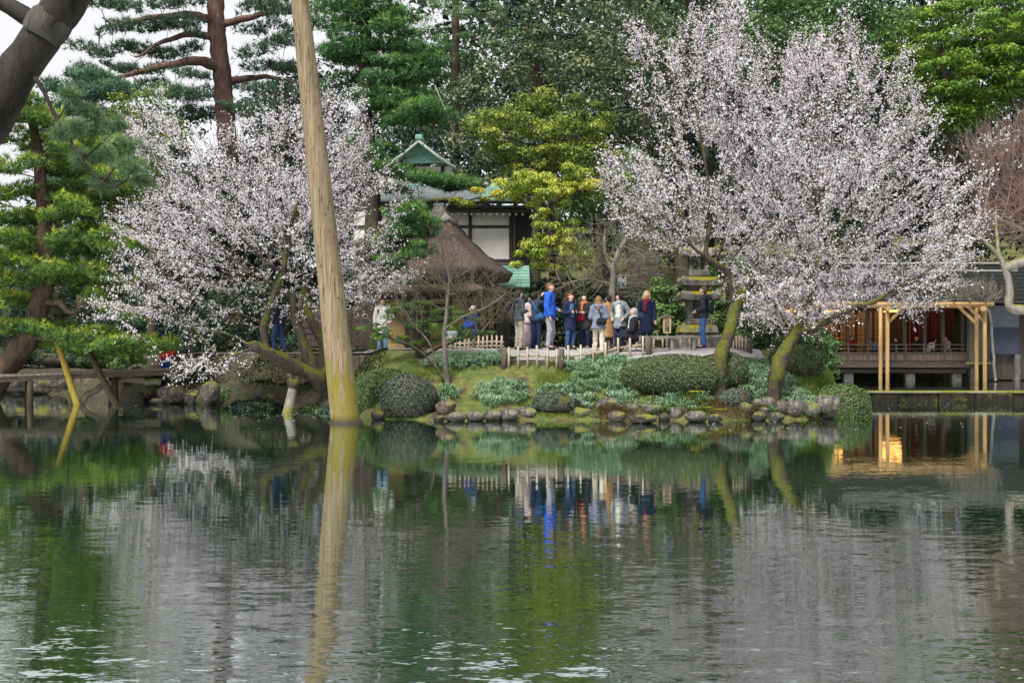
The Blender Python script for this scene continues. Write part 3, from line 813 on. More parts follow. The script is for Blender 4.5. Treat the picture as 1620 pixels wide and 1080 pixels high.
# yellow green tree
broadleaf('yellow green tree spreading beside the copper roof', [G(845, 50), P(848, 420, 50), P(850, 330, 50), P(862, 260, 50), P(868, 200, 50)], (.24, .1),
          [(745, 190), (790, 170), (830, 150), (880, 140), (930, 150), (975, 190), (970, 240), (985, 300), (950, 330), (880, 300), (810, 280), (760, 225)], 50, 2.4, 85, .55, 230, .13, m_leaf_yellow, 44, flat=.5, tint=(.5, .2))
broadleaf('dark evergreen with glossy leaves between the yellow tree and the cherry', [G(960, 54), P(955, 400, 54), P(950, 300, 54)], (.25, .1),
          [(890, 300), (960, 260), (1010, 240), (1040, 300), (1030, 380), (960, 400), (900, 380)], 54, 2.2, 50, .7, 230, .16, m_leaf_mid, 45)
# golden, drooping big leaves
broadleaf('small tree with golden drooping leaves by the house corner', [G(868, 42.5), P(872, 440, 42.5), P(880, 380, 42.5), P(872, 320, 42.4)], (.12, .06),
          [(770, 300), (830, 275), (880, 262), (935, 265), (945, 290), (880, 330), (905, 350), (930, 385), (935, 420), (880, 430), (815, 420), (805, 395), (850, 370), (845, 330), (800, 310)], 42.4, 1.2, 75, .30, 150, .15, m_leaf_gold, 46, flat=.45, aspect=.34, droop=.45, tint=(.55, .22))
broadleaf('yellow leaved bough stretching in front of the copper roof', [P(930, 300, 46), P(880, 296, 46), P(830, 300, 46), P(790, 310, 46)], (.09, .04),
          [(715, 320), (745, 300), (800, 285), (900, 275), (960, 285), (930, 305), (850, 312), (770, 322), (735, 330)], 46, .8, 26, .30, 150, .12, m_leaf_gold, 47, flat=.4, aspect=.4, tint=(.72, .2))
# right side
broadleaf('round dark green tree behind the top of the blossom', [G(1290, 64), P(1290, 300, 64), P(1290, 150, 64), P(1285, 50, 64)], (.45, .2),
          [(1170, 60), (1200, 0), (1260, -50), (1340, -50), (1420, -10), (1420, 80), (1360, 130), (1330, 170), (1250, 150), (1190, 120)], 64, 3.5, 75, .95, 250, .2, m_leaf_mid, 48, tint=(.42, .2))
broadleaf('bright green layered tree at the upper right', [G(1500, 68), P(1500, 330, 68), P(1505, 200, 68), P(1490, 80, 68)], (.4, .15),
          [(1390, 80), (1420, 30), (1480, -10), (1540, -20), (1560, 40), (1590, 90), (1600, 150), (1560, 190), (1490, 215), (1440, 200), (1420, 140)], 68, 3.0, 95, .74, 280, .18, m_leaf_bright, 49, flat=.42, tint=(.5, .2))
broadleaf('bright green tree cut by the edge at the top right corner', [G(1640, 66), P(1640, 300, 66), P(1625, 130, 66), P(1635, 20, 66)], (.36, .15),
          [(1540, 60), (1560, 0), (1600, -40), (1700, -40), (1740, 60), (1720, 160), (1640, 170), (1590, 130)], 66, 3.0, 80, .74, 260, .18, m_leaf_bright, 50, flat=.42, tint=(.55, .2))
broadleaf('deep green tree massed behind the left half of the blossom', [G(1120, 74), P(1120, 300, 74), P(1120, 120, 74)], (.4, .2),
          [(1000, 420), (1000, 250), (1010, 120), (1060, 60), (1150, 90), (1220, 140), (1260, 280), (1260, 420)], 74, 4, 90, 1.2, 180, .27, m_leaf_deep, 51)
broadleaf('deep green tree massed behind the right half of the blossom', [G(1400, 76), P(1400, 300, 76), P(1400, 150, 76)], (.4, .2),
          [(1240, 430), (1250, 250), (1290, 130), (1380, 100), (1470, 150), (1540, 200), (1580, 330), (1560, 430)], 76, 4, 95, 1.2, 180, .27, m_leaf_deep, 52)
broadleaf('dark tree standing behind the bare maple at the edge', [G(1640, 72), P(1640, 300, 72), P(1640, 150, 72)], (.4, .2),
          [(1530, 430), (1540, 250), (1570, 130), (1660, 80), (1780, 140), (1800, 430)], 72, 4, 75, 1.25, 170, .28, m_leaf_deep, 53)
broadleaf('tall dark tree filling the top between the grey green tree and the blossom', [G(1080, 86), P(1080, 300, 86), P(1085, 50, 86), P(1085, -80, 86)], (.5, .25),
          [(980, 120), (990, 0), (1030, -70), (1120, -80), (1190, -30), (1190, 80), (1120, 120), (1040, 160)], 86, 4, 65, 1.2, 180, .25, m_leaf_mid, 54, tint=(.3, .2))
# left background
broadleaf('dark tree standing behind the bright pine', [G(90, 60), P(90, 480, 60), P(90, 350, 60)], (.35, .2),
          [(-60, 540), (-50, 420), (30, 440), (60, 300), (90, 230), (170, 210), (240, 260), (250, 420), (220, 540)], 60, 2.4, 70, .95, 190, .22, m_leaf_deep, 157)
broadleaf('wide dark tree closing the view behind the left cherry crown', [G(300, 78), P(300, 400, 78), P(300, 260, 78)], (.4, .2),
          [(130, 500), (140, 330), (200, 230), (300, 195), (420, 200), (520, 220), (530, 480), (300, 510)], 78, 3.2, 85, 1.25, 190, .28, m_leaf_deep, 155)
broadleaf('dark tree in the gap between the pole and the thatched house', [G(600, 66), P(600, 420, 66), P(595, 300, 66)], (.35, .2),
          [(520, 500), (530, 330), (560, 220), (610, 200), (650, 260), (660, 480), (590, 510)], 66, 2.4, 60, 1.0, 190, .23, m_leaf_deep, 156)
broadleaf('dark tree standing between the tall red pine and the pole', [G(450, 70), P(450, 300, 70), P(455, 150, 70)], (.35, .15),
          [(370, 300), (390, 170), (450, 110), (520, 100), (560, 170), (560, 330), (470, 380)], 70, 3.5, 60, 1.05, 180, .24, m_leaf_deep, 55)
broadleaf('olive leaved tree peeking over the old cherry', [G(240, 48), P(240, 350, 48), P(235, 250, 48), P(228, 180, 48)], (.2, .08),
          [(160, 200), (190, 150), (230, 135), (280, 160), (300, 220), (270, 300), (220, 330), (175, 280)], 48, 2, 45, .5, 120, .13, m_leaf_yellow, 56, tint=(.3, .2))
broadleaf('deep green tree behind the left cherry crown', [G(350, 56), P(350, 450, 56), P(350, 330, 56)], (.3, .15),
          [(210, 440), (230, 320), (300, 260), (400, 250), (480, 280), (540, 350), (540, 450), (380, 480)], 56, 2.6, 75, .95, 190, .22, m_leaf_deep, 57)
broadleaf('dark camellia thicket tree under the old cherry', [G(400, 45), P(400, 520, 45), P(400, 490, 45)], (.16, .1),
          [(290, 560), (300, 480), (350, 455), (420, 450), (480, 470), (505, 530), (480, 565), (380, 570)], 45, 1.5, 60, .5, 190, .12, m_leaf_deep, 58, tint=(.6, .25))
broadleaf('green shrub tree behind the pine props on the far left bank', [G(190, 52), P(190, 520, 52), P(195, 490, 52)], (.16, .1),
          [(110, 560), (120, 500), (170, 470), (240, 470), (290, 500), (300, 560), (200, 580)], 52, 1.5, 45, .55, 180, .14, m_leaf_deep, 59, tint=(.5, .25))
for i, (u, v0, Y, w, lab) in enumerate([(-60, 300, 80, 90, 'hazy tree farthest left beyond the path'), (60, 330, 96, 80, 'pale distant tree behind the bright pine trunk'), (190, 360, 92, 80, 'distant tree behind the left tips of the blossom')]):
    broadleaf(lab, [G(u, Y), P(u, 480, Y), P(u, v0 + 60, Y)], (.35, .15), ell(u, (v0 + 480) / 2, w, (480 - v0) / 2, 14, i), Y, 3.5, 48, 1.2, 130, .3, m_leaf_mid, 60 + i, group='distant trees on the left')
# camellia bushes around the pagoda and on the right bank
broadleaf('glossy camellia bush behind the wooden name board', [G(1050, 40.5), P(1050, 520, 40.5), P(1048, 490, 40.5)], (.08, .05),
          [(1015, 540), (1015, 480), (1040, 445), (1075, 455), (1090, 480), (1085, 540)], 40.5, .9, 42, .3, 190, .10, m_leaf_mid, 65, aspect=.55, name='camellia_bush', cat='bush', group='bushes on the bank', tint=(.55, .25))
broadleaf('loose green bush between the pagoda and the mossy trunk', [G(1150, 42), P(1150, 500, 42), P(1150, 450, 42)], (.08, .05),
          [(1105, 545), (1120, 420), (1160, 400), (1190, 440), (1200, 545)], 42, 1, 48, .34, 170, .11, m_leaf_mid, 66, name='garden_bush', cat='bush', group='bushes on the bank', tint=(.5, .25))
broadleaf('broad leafy bush behind the second cherry trunk', [G(1215, 37.5), P(1215, 540, 37.5), P(1215, 520, 37.5)], (.08, .05),
          [(1165, 560), (1170, 510), (1210, 495), (1270, 505), (1310, 535), (1300, 585), (1230, 580)], 37.5, .9, 55, .3, 190, .10, m_leaf_boxgreen, 67, name='camellia_bush', cat='bush', group='bushes on the bank', tint=(.4, .25))
broadleaf('rounded leafy bush beside the tea house veranda', [G(1285, 43), P(1285, 560, 43), P(1285, 540, 43)], (.08, .05),
          [(1235, 590), (1245, 530), (1285, 515), (1315, 540), (1318, 590)], 43, 1, 40, .34, 190, .11, m_leaf_mid, 68, name='garden_bush', cat='bush', group='bushes on the bank', tint=(.5, .25))
broadleaf('dark undergrowth bush behind the group of people', [G(900, 43), P(900, 520, 43), P(900, 480, 43)], (.08, .05),
          [(820, 540), (830, 460), (880, 440), (960, 450), (1010, 470), (1010, 540)], 43.5, 1, 70, .4, 150, .13, m_leaf_deep, 69, name='garden_bush', cat='bush', group='bushes on the bank', tint=(.4, .25))
# layered evergreen in front of the woman in the pale coat
broadleaf('small spreading evergreen in front of the woman in the pale coat', [G(668, 35.2), P(665, 580, 35.1), P(650, 550, 35), P(660, 520, 35)], (.13, .05),
          [(570, 520), (600, 505), (620, 480), (690, 478), (745, 490), (785, 525), (740, 535), (690, 545), (630, 545), (590, 535)], 35, 1.0, 60, .2, 150, .075, m_leaf_bright, 70, flat=.35, aspect=.25, name='small_evergreen', cat='tree', tint=(.2, .2))

# ---------------------------------------------------------------- bare trees
def bare(label, lines, trs, A, seed, bark, step=.14, kill=.16, tip=.006, infl=2.0, name='bare_tree', group='leafless trees', ex=2.1, nmin=3, shoots=0, sl=(.2, .6), sr=.005, up=.25):
    L = [(smooth_line(l, step, seed + i, .012), a) for i, (l, a) in enumerate(lines)]
    pos, par = grow(L, A, step, kill, infl, 120, .02, seed, .3)
    rad, kids, order = radii(pos, par, tip, ex); n0 = 0
    for (l, a), t_ in zip(L, trs):
        rad[n0:n0 + len(l)] = np.maximum(rad[n0:n0 + len(l)] * .8, np.linspace(t_[0], t_[1], len(l))); n0 += len(l)
    if shoots:
        r = np.random.default_rng(seed + 3); ok = np.arange(n0, len(pos))
        for gen in range(2):
            m_ = shoots if gen == 0 else shoots * 2
            si = r.choice(ok, m_); hub = pos[:n0].mean(0); k0 = len(pos)
            sd = unit(unit(pos[si] - hub) + np.array([0, 0, up]) + r.normal(0, .5, (m_, 3))); ln = r.uniform(*sl, (m_, 1)) * (1 if gen == 0 else .6)
            cur = pos[si]; P_ = []; Q_ = []
            for k3 in range(3):
                sd = unit(sd + r.normal(0, .16, (m_, 3))); cur = cur + sd * ln / 3; P_.append(cur); Q_.append(si if k3 == 0 else np.arange(m_) + k0 + (k3 - 1) * m_)
            pos = np.concatenate([pos] + P_); par = np.concatenate([par] + Q_); f_ = sr * (1 if gen == 0 else .75)
            rad = np.concatenate([rad, np.full(m_, f_), np.full(m_, f_ * .8), np.full(m_, f_ * .6)]); kids = kids + [[] for _ in range(3 * m_)]
            for j3 in range(k0, len(pos)): kids[par[j3]].append(j3)
            ok = np.arange(k0, len(pos))
    return tree(name, label, 'tree', pos, par, rad, kids, bark, group=group, nmin=nmin)
rb = np.random.default_rng(9)
m_bark_greydk = bark_mat('brown_grey_bark', (.05, .043, .038), (.17, .15, .135), (.10, .11, .02), .2, 7, 2.0)
A, _, _ = crown_points([(620, 440), (660, 400), (700, 360), (740, 400), (790, 440), (830, 470), (820, 520), (780, 500), (740, 540), (700, 480), (660, 520), (600, 520)], 34.0, 1700, 1.2, rb)
g = G(708, 33.6)
bare('small leafless grey tree with forked stems on the grassy slope',
     [([g - Vector((0, 0, .1)), P(705, 570, 33.6), P(702, 530, 33.7), P(706, 500, 33.8), P(712, 440, 34)], -1), ([g, P(690, 580, 33.5), P(672, 560, 33.4), P(650, 545, 33.3), P(632, 540, 33.2)], 'near'),
      ([P(704, 520, 33.7), P(730, 500, 33.6), P(765, 490, 33.5), P(800, 465, 33.5)], 'near'), ([P(690, 580, 33.5), P(680, 540, 33.7), P(655, 515, 33.9)], 'near')],
     [(.09, .03), (.05, .018), (.045, .018), (.035, .016)], A, 71, m_bark_greydk, shoots=260, sl=(.2, .5), sr=.005)
A, _, _ = crown_points([(1525, 240), (1560, 205), (1620, 190), (1720, 200), (1740, 360), (1640, 400), (1560, 390), (1525, 350), (1560, 300)], 48, 5000, 1.6, rb)
bare('bare reddish maple spreading at the edge behind the mossy branch',
     [([G(1700, 48), P(1680, 480, 48), P(1650, 380, 48), P(1640, 320, 48)], -1), ([P(1650, 380, 48), P(1590, 350, 47.8), P(1550, 335, 47.6)], 'near')], [(.25, .09), (.08, .03)], A, 72, m_bark_red, .2, .22, .0085, 3, shoots=1500, sl=(.4, .9), sr=.009, up=.1)
m_bark_moss = bark_mat('mossy_branch_bark', (.12, .105, .09), (.32, .29, .25), (.20, .20, .02), .3, 7, 1.7)
A, _, _ = crown_points([(1545, 350), (1600, 330), (1640, 380), (1600, 400), (1560, 400)], 40, 120, .8, rb)
bare('gnarled mossy branch reaching in beside the tea house roof',
     [([G(1760, 40), P(1740, 520, 40), P(1690, 495, 40), P(1640, 493, 40), P(1592, 487, 40), P(1600, 460, 40), P(1592, 430, 40), P(1582, 405, 40), P(1562, 385, 40), P(1545, 370, 40)], -1),
      ([P(1592, 425, 40), P(1620, 412, 40), P(1680, 410, 40), P(1740, 420, 40)], 'near'), ([P(1580, 405, 40), P(1577, 370, 40.1), P(1575, 330, 40.2)], 'near')],
     [(.34, .05), (.14, .2), (.07, .03)], A, 73, m_bark_moss)
A, _, _ = crown_points([(870, 430), (900, 380), (935, 345), (990, 340), (1040, 380), (1060, 420), (1030, 470), (960, 480), (890, 480)], 41, 2600, 1.4, rb)
bare('tangled leafless tree with mossy trunk behind the group of people',
     [([G(968, 41), P(968, 470, 41), P(970, 420, 41), P(980, 395, 41), P(995, 370, 41)], -1), ([P(970, 430, 41), P(955, 400, 41.1), P(958, 365, 41.2)], 'near'), ([P(968, 450, 41), P(930, 440, 40.8), P(890, 450, 40.6)], 'near')],
     [(.16, .07), (.08, .04), (.05, .02)], A, 74, m_bark_grey, .16, .18, .007, 2.4, shoots=500, sl=(.25, .6), sr=.007, up=-.2)
A, _, _ = crown_points([(640, 440), (700, 430), (760, 440), (800, 460), (810, 500), (770, 520), (700, 470), (650, 470)], 38.5, 500, 1, rb)
bare('leafless shrub tangled under the thatched eaves', [([G(760, 38.8), P(758, 530, 38.8), P(745, 495, 38.7), P(720, 465, 38.6)], -1), ([P(758, 530, 38.8), P(790, 490, 38.6)], 'near')], [(.05, .025), (.04, .02)], A, 75, m_bark_greydk, .16, .18, .007, 2.4, shoots=200, sl=(.2, .5), sr=.006)
# dark trunks behind
for i, (u0, u1, v1, Y, r_, lab) in enumerate([(1012, 1003, 300, 47, .42, 'thick dark tree trunk behind the blonde woman'), (1042, 1026, 330, 50, .2, 'slim dark trunk leaning beside the thick one'), (1082, 1075, 330, 53, .3, 'dark trunk standing behind the top of the stone pagoda'),
                                              (946, 950, 340, 50, .16, 'slender dark trunk behind the tangled bare tree'), (585, 575, 380, 42, .38, 'dark forked trunk beside the woman in the pale coat'), (475, 478, 470, 41, .12, 'thin dark trunk behind the old cherry limbs')]):
    o = empty('tree', G(u0, Y)); tag(o, lab, 'tree', 'dark trunks in the shade')
    a = Vector((0, 0, -.3)); c = P(u1, v1, Y) - o.location
    V, F = tube_arrays(smooth_line([a, a.lerp(c, .3) + Vector((.05, 0, 0)), a.lerp(c, .65) - Vector((.06, 0, 0)), c], .3, i, .02), np.linspace(r_ * 1.15, r_ * .8, len(smooth_line([a, a.lerp(c, .3) + Vector((.05, 0, 0)), a.lerp(c, .65) - Vector((.06, 0, 0)), c], .3, i, .02))), 10)
    link('trunk', np_mesh('trunk', V, F, True), m_bark_dark, o)

# the wooded slope far behind, one mass
rw = np.random.default_rng(90)
n = 1700
wx = rw.uniform(-75, 75, n); wy = rw.uniform(96, 135, n)
cl = np.stack([wx, wy, ground_h(wx, wy) + rw.uniform(0, 1, n) ** 1.2 * np.where(wx < -14, 8, 26)], 1)
cl = cl[(cl[:, 0] > -12) | (cl[:, 2] < 6 + 3 * np.sin(cl[:, 0] * .5))]
n = len(cl) * 70; ci = np.repeat(np.arange(len(cl)), 70)
q = unit(rw.normal(size=(n, 3)) + np.array([0, -.2, .2])); pt = cl[ci] + q * rw.uniform(1.0, 2.2, (n, 1)) * np.array([1.1, 1.1, .8])
V, F = leaf_quads(pt, q + np.array([0, 0, .6]) + rw.normal(0, .4, (n, 3)), rw.uniform(.55, .95, n), .6, rw)
tag(link('woods', np_mesh('woods', V, F, False, np.clip(rw.normal(.45, .2, n) + rw.normal(0, .15, len(cl))[ci], 0, 1)), m_leaf_deep), 'dark wooded slope closing the view behind the garden', 'woods', kind='stuff')

# ---------------------------------------------------------------- clipped shrubs
def shrub(label, u, Y, a, b, h, mat, seed, n=7000, ls=.05, power=2.4, lump=.05, cat='shrub'):
    """clipped dome: half widths a, b and height h in metres, standing at (u, Y)"""
    r = np.random.default_rng(seed); g = G(u, Y); x0, y0 = g.x, g.y
    base = min(gz(x0 - a * .6, y0 - b * .6), gz(x0 + a * .6, y0 - b * .6), g.z)
    root = empty('clipped_shrub', (x0, y0, base)); tag(root, label, cat, 'clipped shrubs on the bank')
    q = unit(r.normal(size=(n, 3))); q[:, 2] = q[:, 2] * .75 + .12
    s = (np.abs(q[:, 0]) ** power + np.abs(q[:, 1]) ** power + np.abs(q[:, 2]) ** power) ** (-1 / power)
    H = h / 2
    lob = 1 + lump * wob(q[:, 0] * 4 + seed, q[:, 1] * 4 + q[:, 2] * 3, 1.2, seed)
    pt = q * (s * lob * r.uniform(.93, 1.03, n))[:, None] * np.array([a, b, H]) + np.array([0, 0, H])
    N = q / np.array([a, b, H]); N = unit(N) + r.normal(0, .5, (n, 3))
    V, F = leaf_quads(pt, N, ls * r.uniform(.7, 1.35, n), .55, r, .2)
    link('foliage', np_mesh('foliage', V, F, False, np.clip(r.normal(.5, .24, n), 0, 1)), mat, root)
    # solid dark core, added to darken the gaps between the leaves
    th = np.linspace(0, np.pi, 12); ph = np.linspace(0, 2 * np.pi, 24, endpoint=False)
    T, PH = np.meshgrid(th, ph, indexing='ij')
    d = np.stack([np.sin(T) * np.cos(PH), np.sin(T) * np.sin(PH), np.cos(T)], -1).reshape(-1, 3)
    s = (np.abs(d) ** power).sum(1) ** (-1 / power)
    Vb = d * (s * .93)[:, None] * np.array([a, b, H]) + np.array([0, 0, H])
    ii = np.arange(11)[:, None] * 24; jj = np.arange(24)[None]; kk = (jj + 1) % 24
    link('dark_core', np_mesh('dark_core', Vb, np.stack([ii + jj, ii + 24 + jj, ii + 24 + kk, ii + kk], -1).reshape(-1, 4), True), m_bark_dark, root)
    mb = MB(); mb.tube([(0, 0, -.3), (.02, 0, H * .6)], [.06, .04], 7); mb.build('stem', m_bark_dark, root)
    return root
shrub('dark greyish clipped dome shrub at the water edge beside the leaning pole', 646, 32.8, .72, .62, 1.15, m_leaf_azalea, 81, 9000)
shrub('green clipped shrub touching the foot of the leaning pole', 583, 33.9, .55, .5, .95, m_leaf_boxgreen, 82, 6500)
shrub('low green clipped shrub between the pole shrub and the dark dome', 608, 33.9, .75, .6, 1.0, m_leaf_boxgreen, 83, 6500)
shrub('long oval clipped hedge below the man with the backpack', 1068, 33.4, 1.42, .75, 1.12, m_leaf_box, 84, 14000, power=2.6)
shrub('clipped shrub wedged behind the thick mossy trunk', 1150, 33.6, .55, .5, 1.0, m_leaf_box, 85, 5500)
shrub('round topped clipped bush alone above the boulders at the point', 1329, 33.9, .75, .7, 1.35, m_leaf_boxgreen, 86, 10000, power=2.9)
shrub('small dark shrub low between the two cherry trunks', 1163, 32.6, .4, .35, .62, m_leaf_azalea, 87, 4000, lump=.12)
shrub('dark ragged shrub hanging over the boulders in the middle of the bank', 878, 32.5, .55, .4, .55, m_leaf_azalea, 88, 4500, lump=.16)
shrub('small clipped bush on the far left bank beyond the bridge', 68, 54, .75, .6, .95, m_leaf_box, 89, 3500, .08)
shrub('grey green mound of clipped shrub behind the second cherry trunk', 1258, 34.6, .75, .6, .95, m_leaf_box, 92, 6500, lump=.1)

# low dark bushes on the left bank and behind the bridge
for i, (lab, u, Y, a, b_, h, m_) in enumerate([
    ('low dark bush at the water edge left of the grey prop post', 405, 37.9, .8, .5, .75, m_leaf_deep), ('low ragged bush behind the blossom spray on the left bank', 350, 40.6, .9, .6, .8, m_leaf_mid),
    ('dark bush at the end of the plank bridge', 288, 42.3, .8, .6, .75, m_leaf_deep), ('mossy green bush right of the grey prop post', 495, 36.7, .65, .45, .6, m_leaf_boxgreen),
    ('low bush between the angular boulder and the bridge', 225, 43.8, .8, .5, .6, m_leaf_deep), ('dark bush on the bank behind the bridge at the yellow prop', 100, 49.8, 1.1, .6, .7, m_leaf_deep),
    ('green bush on the bank behind the dark prop', 165, 49.5, 1.2, .6, .75, m_leaf_mid), ('dark bush on the bank behind the bridge at the far left', 5, 50.0, 1.3, .6, .75, m_leaf_deep),
    ('pale green bush behind the end of the bridge', 212, 47.5, .9, .5, .7, m_leaf_boxgreen), ('dark bush tucked behind the leaning pole', 535, 35.9, .6, .4, .7, m_leaf_deep)]):
    shrub(lab, u, Y, a, b_, h, m_, 160 + i, 2600, .10, 2.0, .28, 'bush')

# ---------------------------------------------------------------- paths
m_path = speckle('pale_gravel', [(.3, (.20, .19, .185)), (.7, (.36, .345, .345))], 14, .95, .3, .01)
m_oldwood = wood_mat('weathered_wood', (.06, .045, .035), (.17, .135, .105), 0)
m_oldwood_v = wood_mat('weathered_post_wood', (.06, .048, .04), (.18, .15, .12), 2)
m_greywood = wood_mat('grey_bench_wood', (.16, .15, .14), (.36, .34, .31), 0)
m_bamboo = wood_mat('bamboo', (.26, .205, .145), (.50, .42, .32), 2, 6, .5)
m_bamboo_h = wood_mat('bamboo_rail', (.26, .205, .145), (.50, .42, .32), 0, 6, .5)
def path_sheet(label, xs, ys_fn, y1, zf, n=10):
    xs = np.array(xs); V = []
    for k in range(n + 1):
        y = ys_fn(xs) + (y1 - ys_fn(xs)) * k / n
        V.append(np.stack([xs, y, zf(xs, y)], 1))
    V = np.concatenate(V); m = len(xs)
    i = np.arange(n)[:, None] * m; j = np.arange(m - 1)[None]
    F = np.stack([i + j, i + j + 1, i + m + j + 1, i + m + j], -1).reshape(-1, 4)
    return tag(link('path', np_mesh('path', V, F, True), m_path), label, kind='structure')
def pz(x, y): return np.maximum(ground_h(x, y) + .035, 1.46 + .24 * sstep(34.5, 35.9, y))
path_sheet('pale gravel path where the visitors stand', np.linspace(-2.4, 7.0, 60), lambda x: 34.5 + 0 * x + .25 * sstep(4.2, 6, x) * 2, 38.6, pz)
path_sheet('pale path continuing behind the leaning pole', np.linspace(-9.5, -2.45, 40), lambda x: 36.9 + 0 * x, 38.6, lambda x, y: np.maximum(ground_h(x, y) + .035, 1.66))
path_sheet('pale path on the far left bank', np.linspace(-27, -13, 40), lambda x: 53.0 + 0 * x, 66, lambda x, y: ground_h(x, y) + .05)
path_sheet('upper grey path on the slope behind the people', np.linspace(2.5, 7.5, 16), lambda x: 48.5 + 0 * x, 51.5, lambda x, y: ground_h(x, y) + .04, 5)
def pathz(x, y): return float(pz(np.array(x), np.array(y)))

mb = MB(); mb.box((2.2, 34.44, 1.30), (5.0, .08, .30)); tag(mb.build('edging_board', m_oldwood), 'brown edging board along the front of the gravel path', 'edging board')
rw_ = empty('retaining_wall', (-4.1, 36.85, 1.2)); tag(rw_, 'low brown board wall holding up the path beside the pole', 'retaining wall')
for k in range(10):
    mb = MB(); mb.box((-1.6 + k * .355, 0, .14), (.34, .08, .52 + .02 * (k % 3)), bev=.01); mb.build('board', m_oldwood_v, rw_)

# ---------------------------------------------------------------- the leaning pole
m_pole, nt, b = new_mat('peeled_log')
f1 = _noise(nt, _coord(nt, (1, 1, .05)), 13, 7, .7); f2 = _noise(nt, _coord(nt, (1, 1, .12)), 3.2, 5, .6); f3 = _noise(nt, _coord(nt, (1, 1, .035)), 8, 3, .5); f4 = _noise(nt, _coord(nt, (1.6, 1.6, .3)), 2.4, 6, .7)
c = _ramp(nt, f1, [(.28, (.10, .07, .04)), (.5, (.22, .17, .10)), (.72, (.36, .285, .18))])
c = _mixc(nt, _ramp(nt, f2, [(.42, (0, 0, 0)), (.7, (.65, .65, .65))]), c, (.20, .165, .125))                       # weathered grey streaks
c = _mixc(nt, _ramp(nt, f3, [(.485, (0, 0, 0)), (.497, (.9, .9, .9)), (.503, (.9, .9, .9)), (.515, (0, 0, 0))]), c, (.045, .03, .02))   # drying cracks
gp = nt.nodes.new('ShaderNodeNewGeometry'); gs = nt.nodes.new('ShaderNodeSeparateXYZ'); nt.links.new(gp.outputs['Position'], gs.inputs[0])
mr = nt.nodes.new('ShaderNodeMapRange'); nt.links.new(gs.outputs['Z'], mr.inputs[0]); mr.inputs[1].default_value = .1; mr.inputs[2].default_value = 4.2; mr.inputs[3].default_value = .17; mr.inputs[4].default_value = -.16
ad = nt.nodes.new('ShaderNodeMath'); ad.operation = 'ADD'; nt.links.new(mr.outputs[0], ad.inputs[0]); nt.links.new(f4, ad.inputs[1])
c = _mixc(nt, _ramp(nt, ad.outputs[0], [(.55, (0, 0, 0)), (.62, (.8, .8, .8))]), c, (.17, .145, .012))               # algae
mr2 = nt.nodes.new('ShaderNodeMapRange'); nt.links.new(gs.outputs['Z'], mr2.inputs[0]); mr2.inputs[1].default_value = .02; mr2.inputs[2].default_value = .22; mr2.inputs[3].default_value = .75; mr2.inputs[4].default_value = 0
c = _mixc(nt, mr2.outputs[0], c, (.05, .04, .012))
nt.links.new(c, b.inputs['Base Color']); b.inputs['Roughness'].default_value = .75; b.inputs['Specular IOR Level'].default_value = .2; _bump(nt, b, f1, .9, .02)
root = empty('leaning_pole', P(547, 668, 31.25)); root.location.z = 0
tag(root, 'tall peeled log pole leaning in the water, mossy yellow at its foot', 'pole')
a = Vector((0, 0, -.7)); top = P(474, 0, 31.25) - root.location
d = top.normalized() if False else (top - Vector((0, 0, 0)))
pts = [Vector((0, 0, 0)) + d * t for t in np.linspace(-.07, 1.45, 46)]
rr = [.36 + (.218 - .36) * min(1.4, max(0, t)) for t in np.linspace(-.07, 1.45, 46)]
V, F = tube_arrays(pts, rr, 28)
Vc = V.reshape(46, 28, 3); rq = np.random.default_rng(4)
for i in range(46):
    c = np.array(pts[i]); ang = np.linspace(0, 2 * np.pi, 28, endpoint=False)
    f = 1 + .018 * np.sin(ang * 3 + i * .12) + .012 * np.sin(ang * 7 - i * .3) + rq.normal(0, .003, 28)
    Vc[i] = c + (Vc[i] - c) * f[:, None]
pole = link('log', np_mesh('log', Vc.reshape(-1, 3), F, True), m_pole, root)
m_knot = plain('log_knot', (.20, .13, .07))
for k, (t, an) in enumerate([(.12, -1.4), (.24, -1.0), (.33, -2.0), (.45, -1.2), (.52, -1.9), (.61, -1.5), (.70, -.9), (.78, -1.7), (.86, -1.3), (.93, -2.0), (.18, -2.2), (.57, -.7)]):
    c = d * t; r_ = .36 + (.218 - .36) * t
    n_ = Vector((math.cos(an), math.sin(an), 0)); p_ = c + n_ * (r_ * .985)
    mb = MB(); mb.tube([p_ - n_ * .02, p_ + n_ * .004, p_ + n_ * .016], [.032, .026, .012], 9); o = mb.build('knot', m_knot, root)
mb = MB(); rq = np.random.default_rng(8)
V, F = tube_arrays([(0, 0, -.4), (0, 0, -.1), (0, 0, .03), (0, 0, .07)], [.40, .42, .41, .34], 20); V += rq.normal(0, .012, V.shape); mb.add(V, [tuple(f) for f in F], True)
mb.build('footing', plain('wet_footing', (.04, .03, .02)), root)

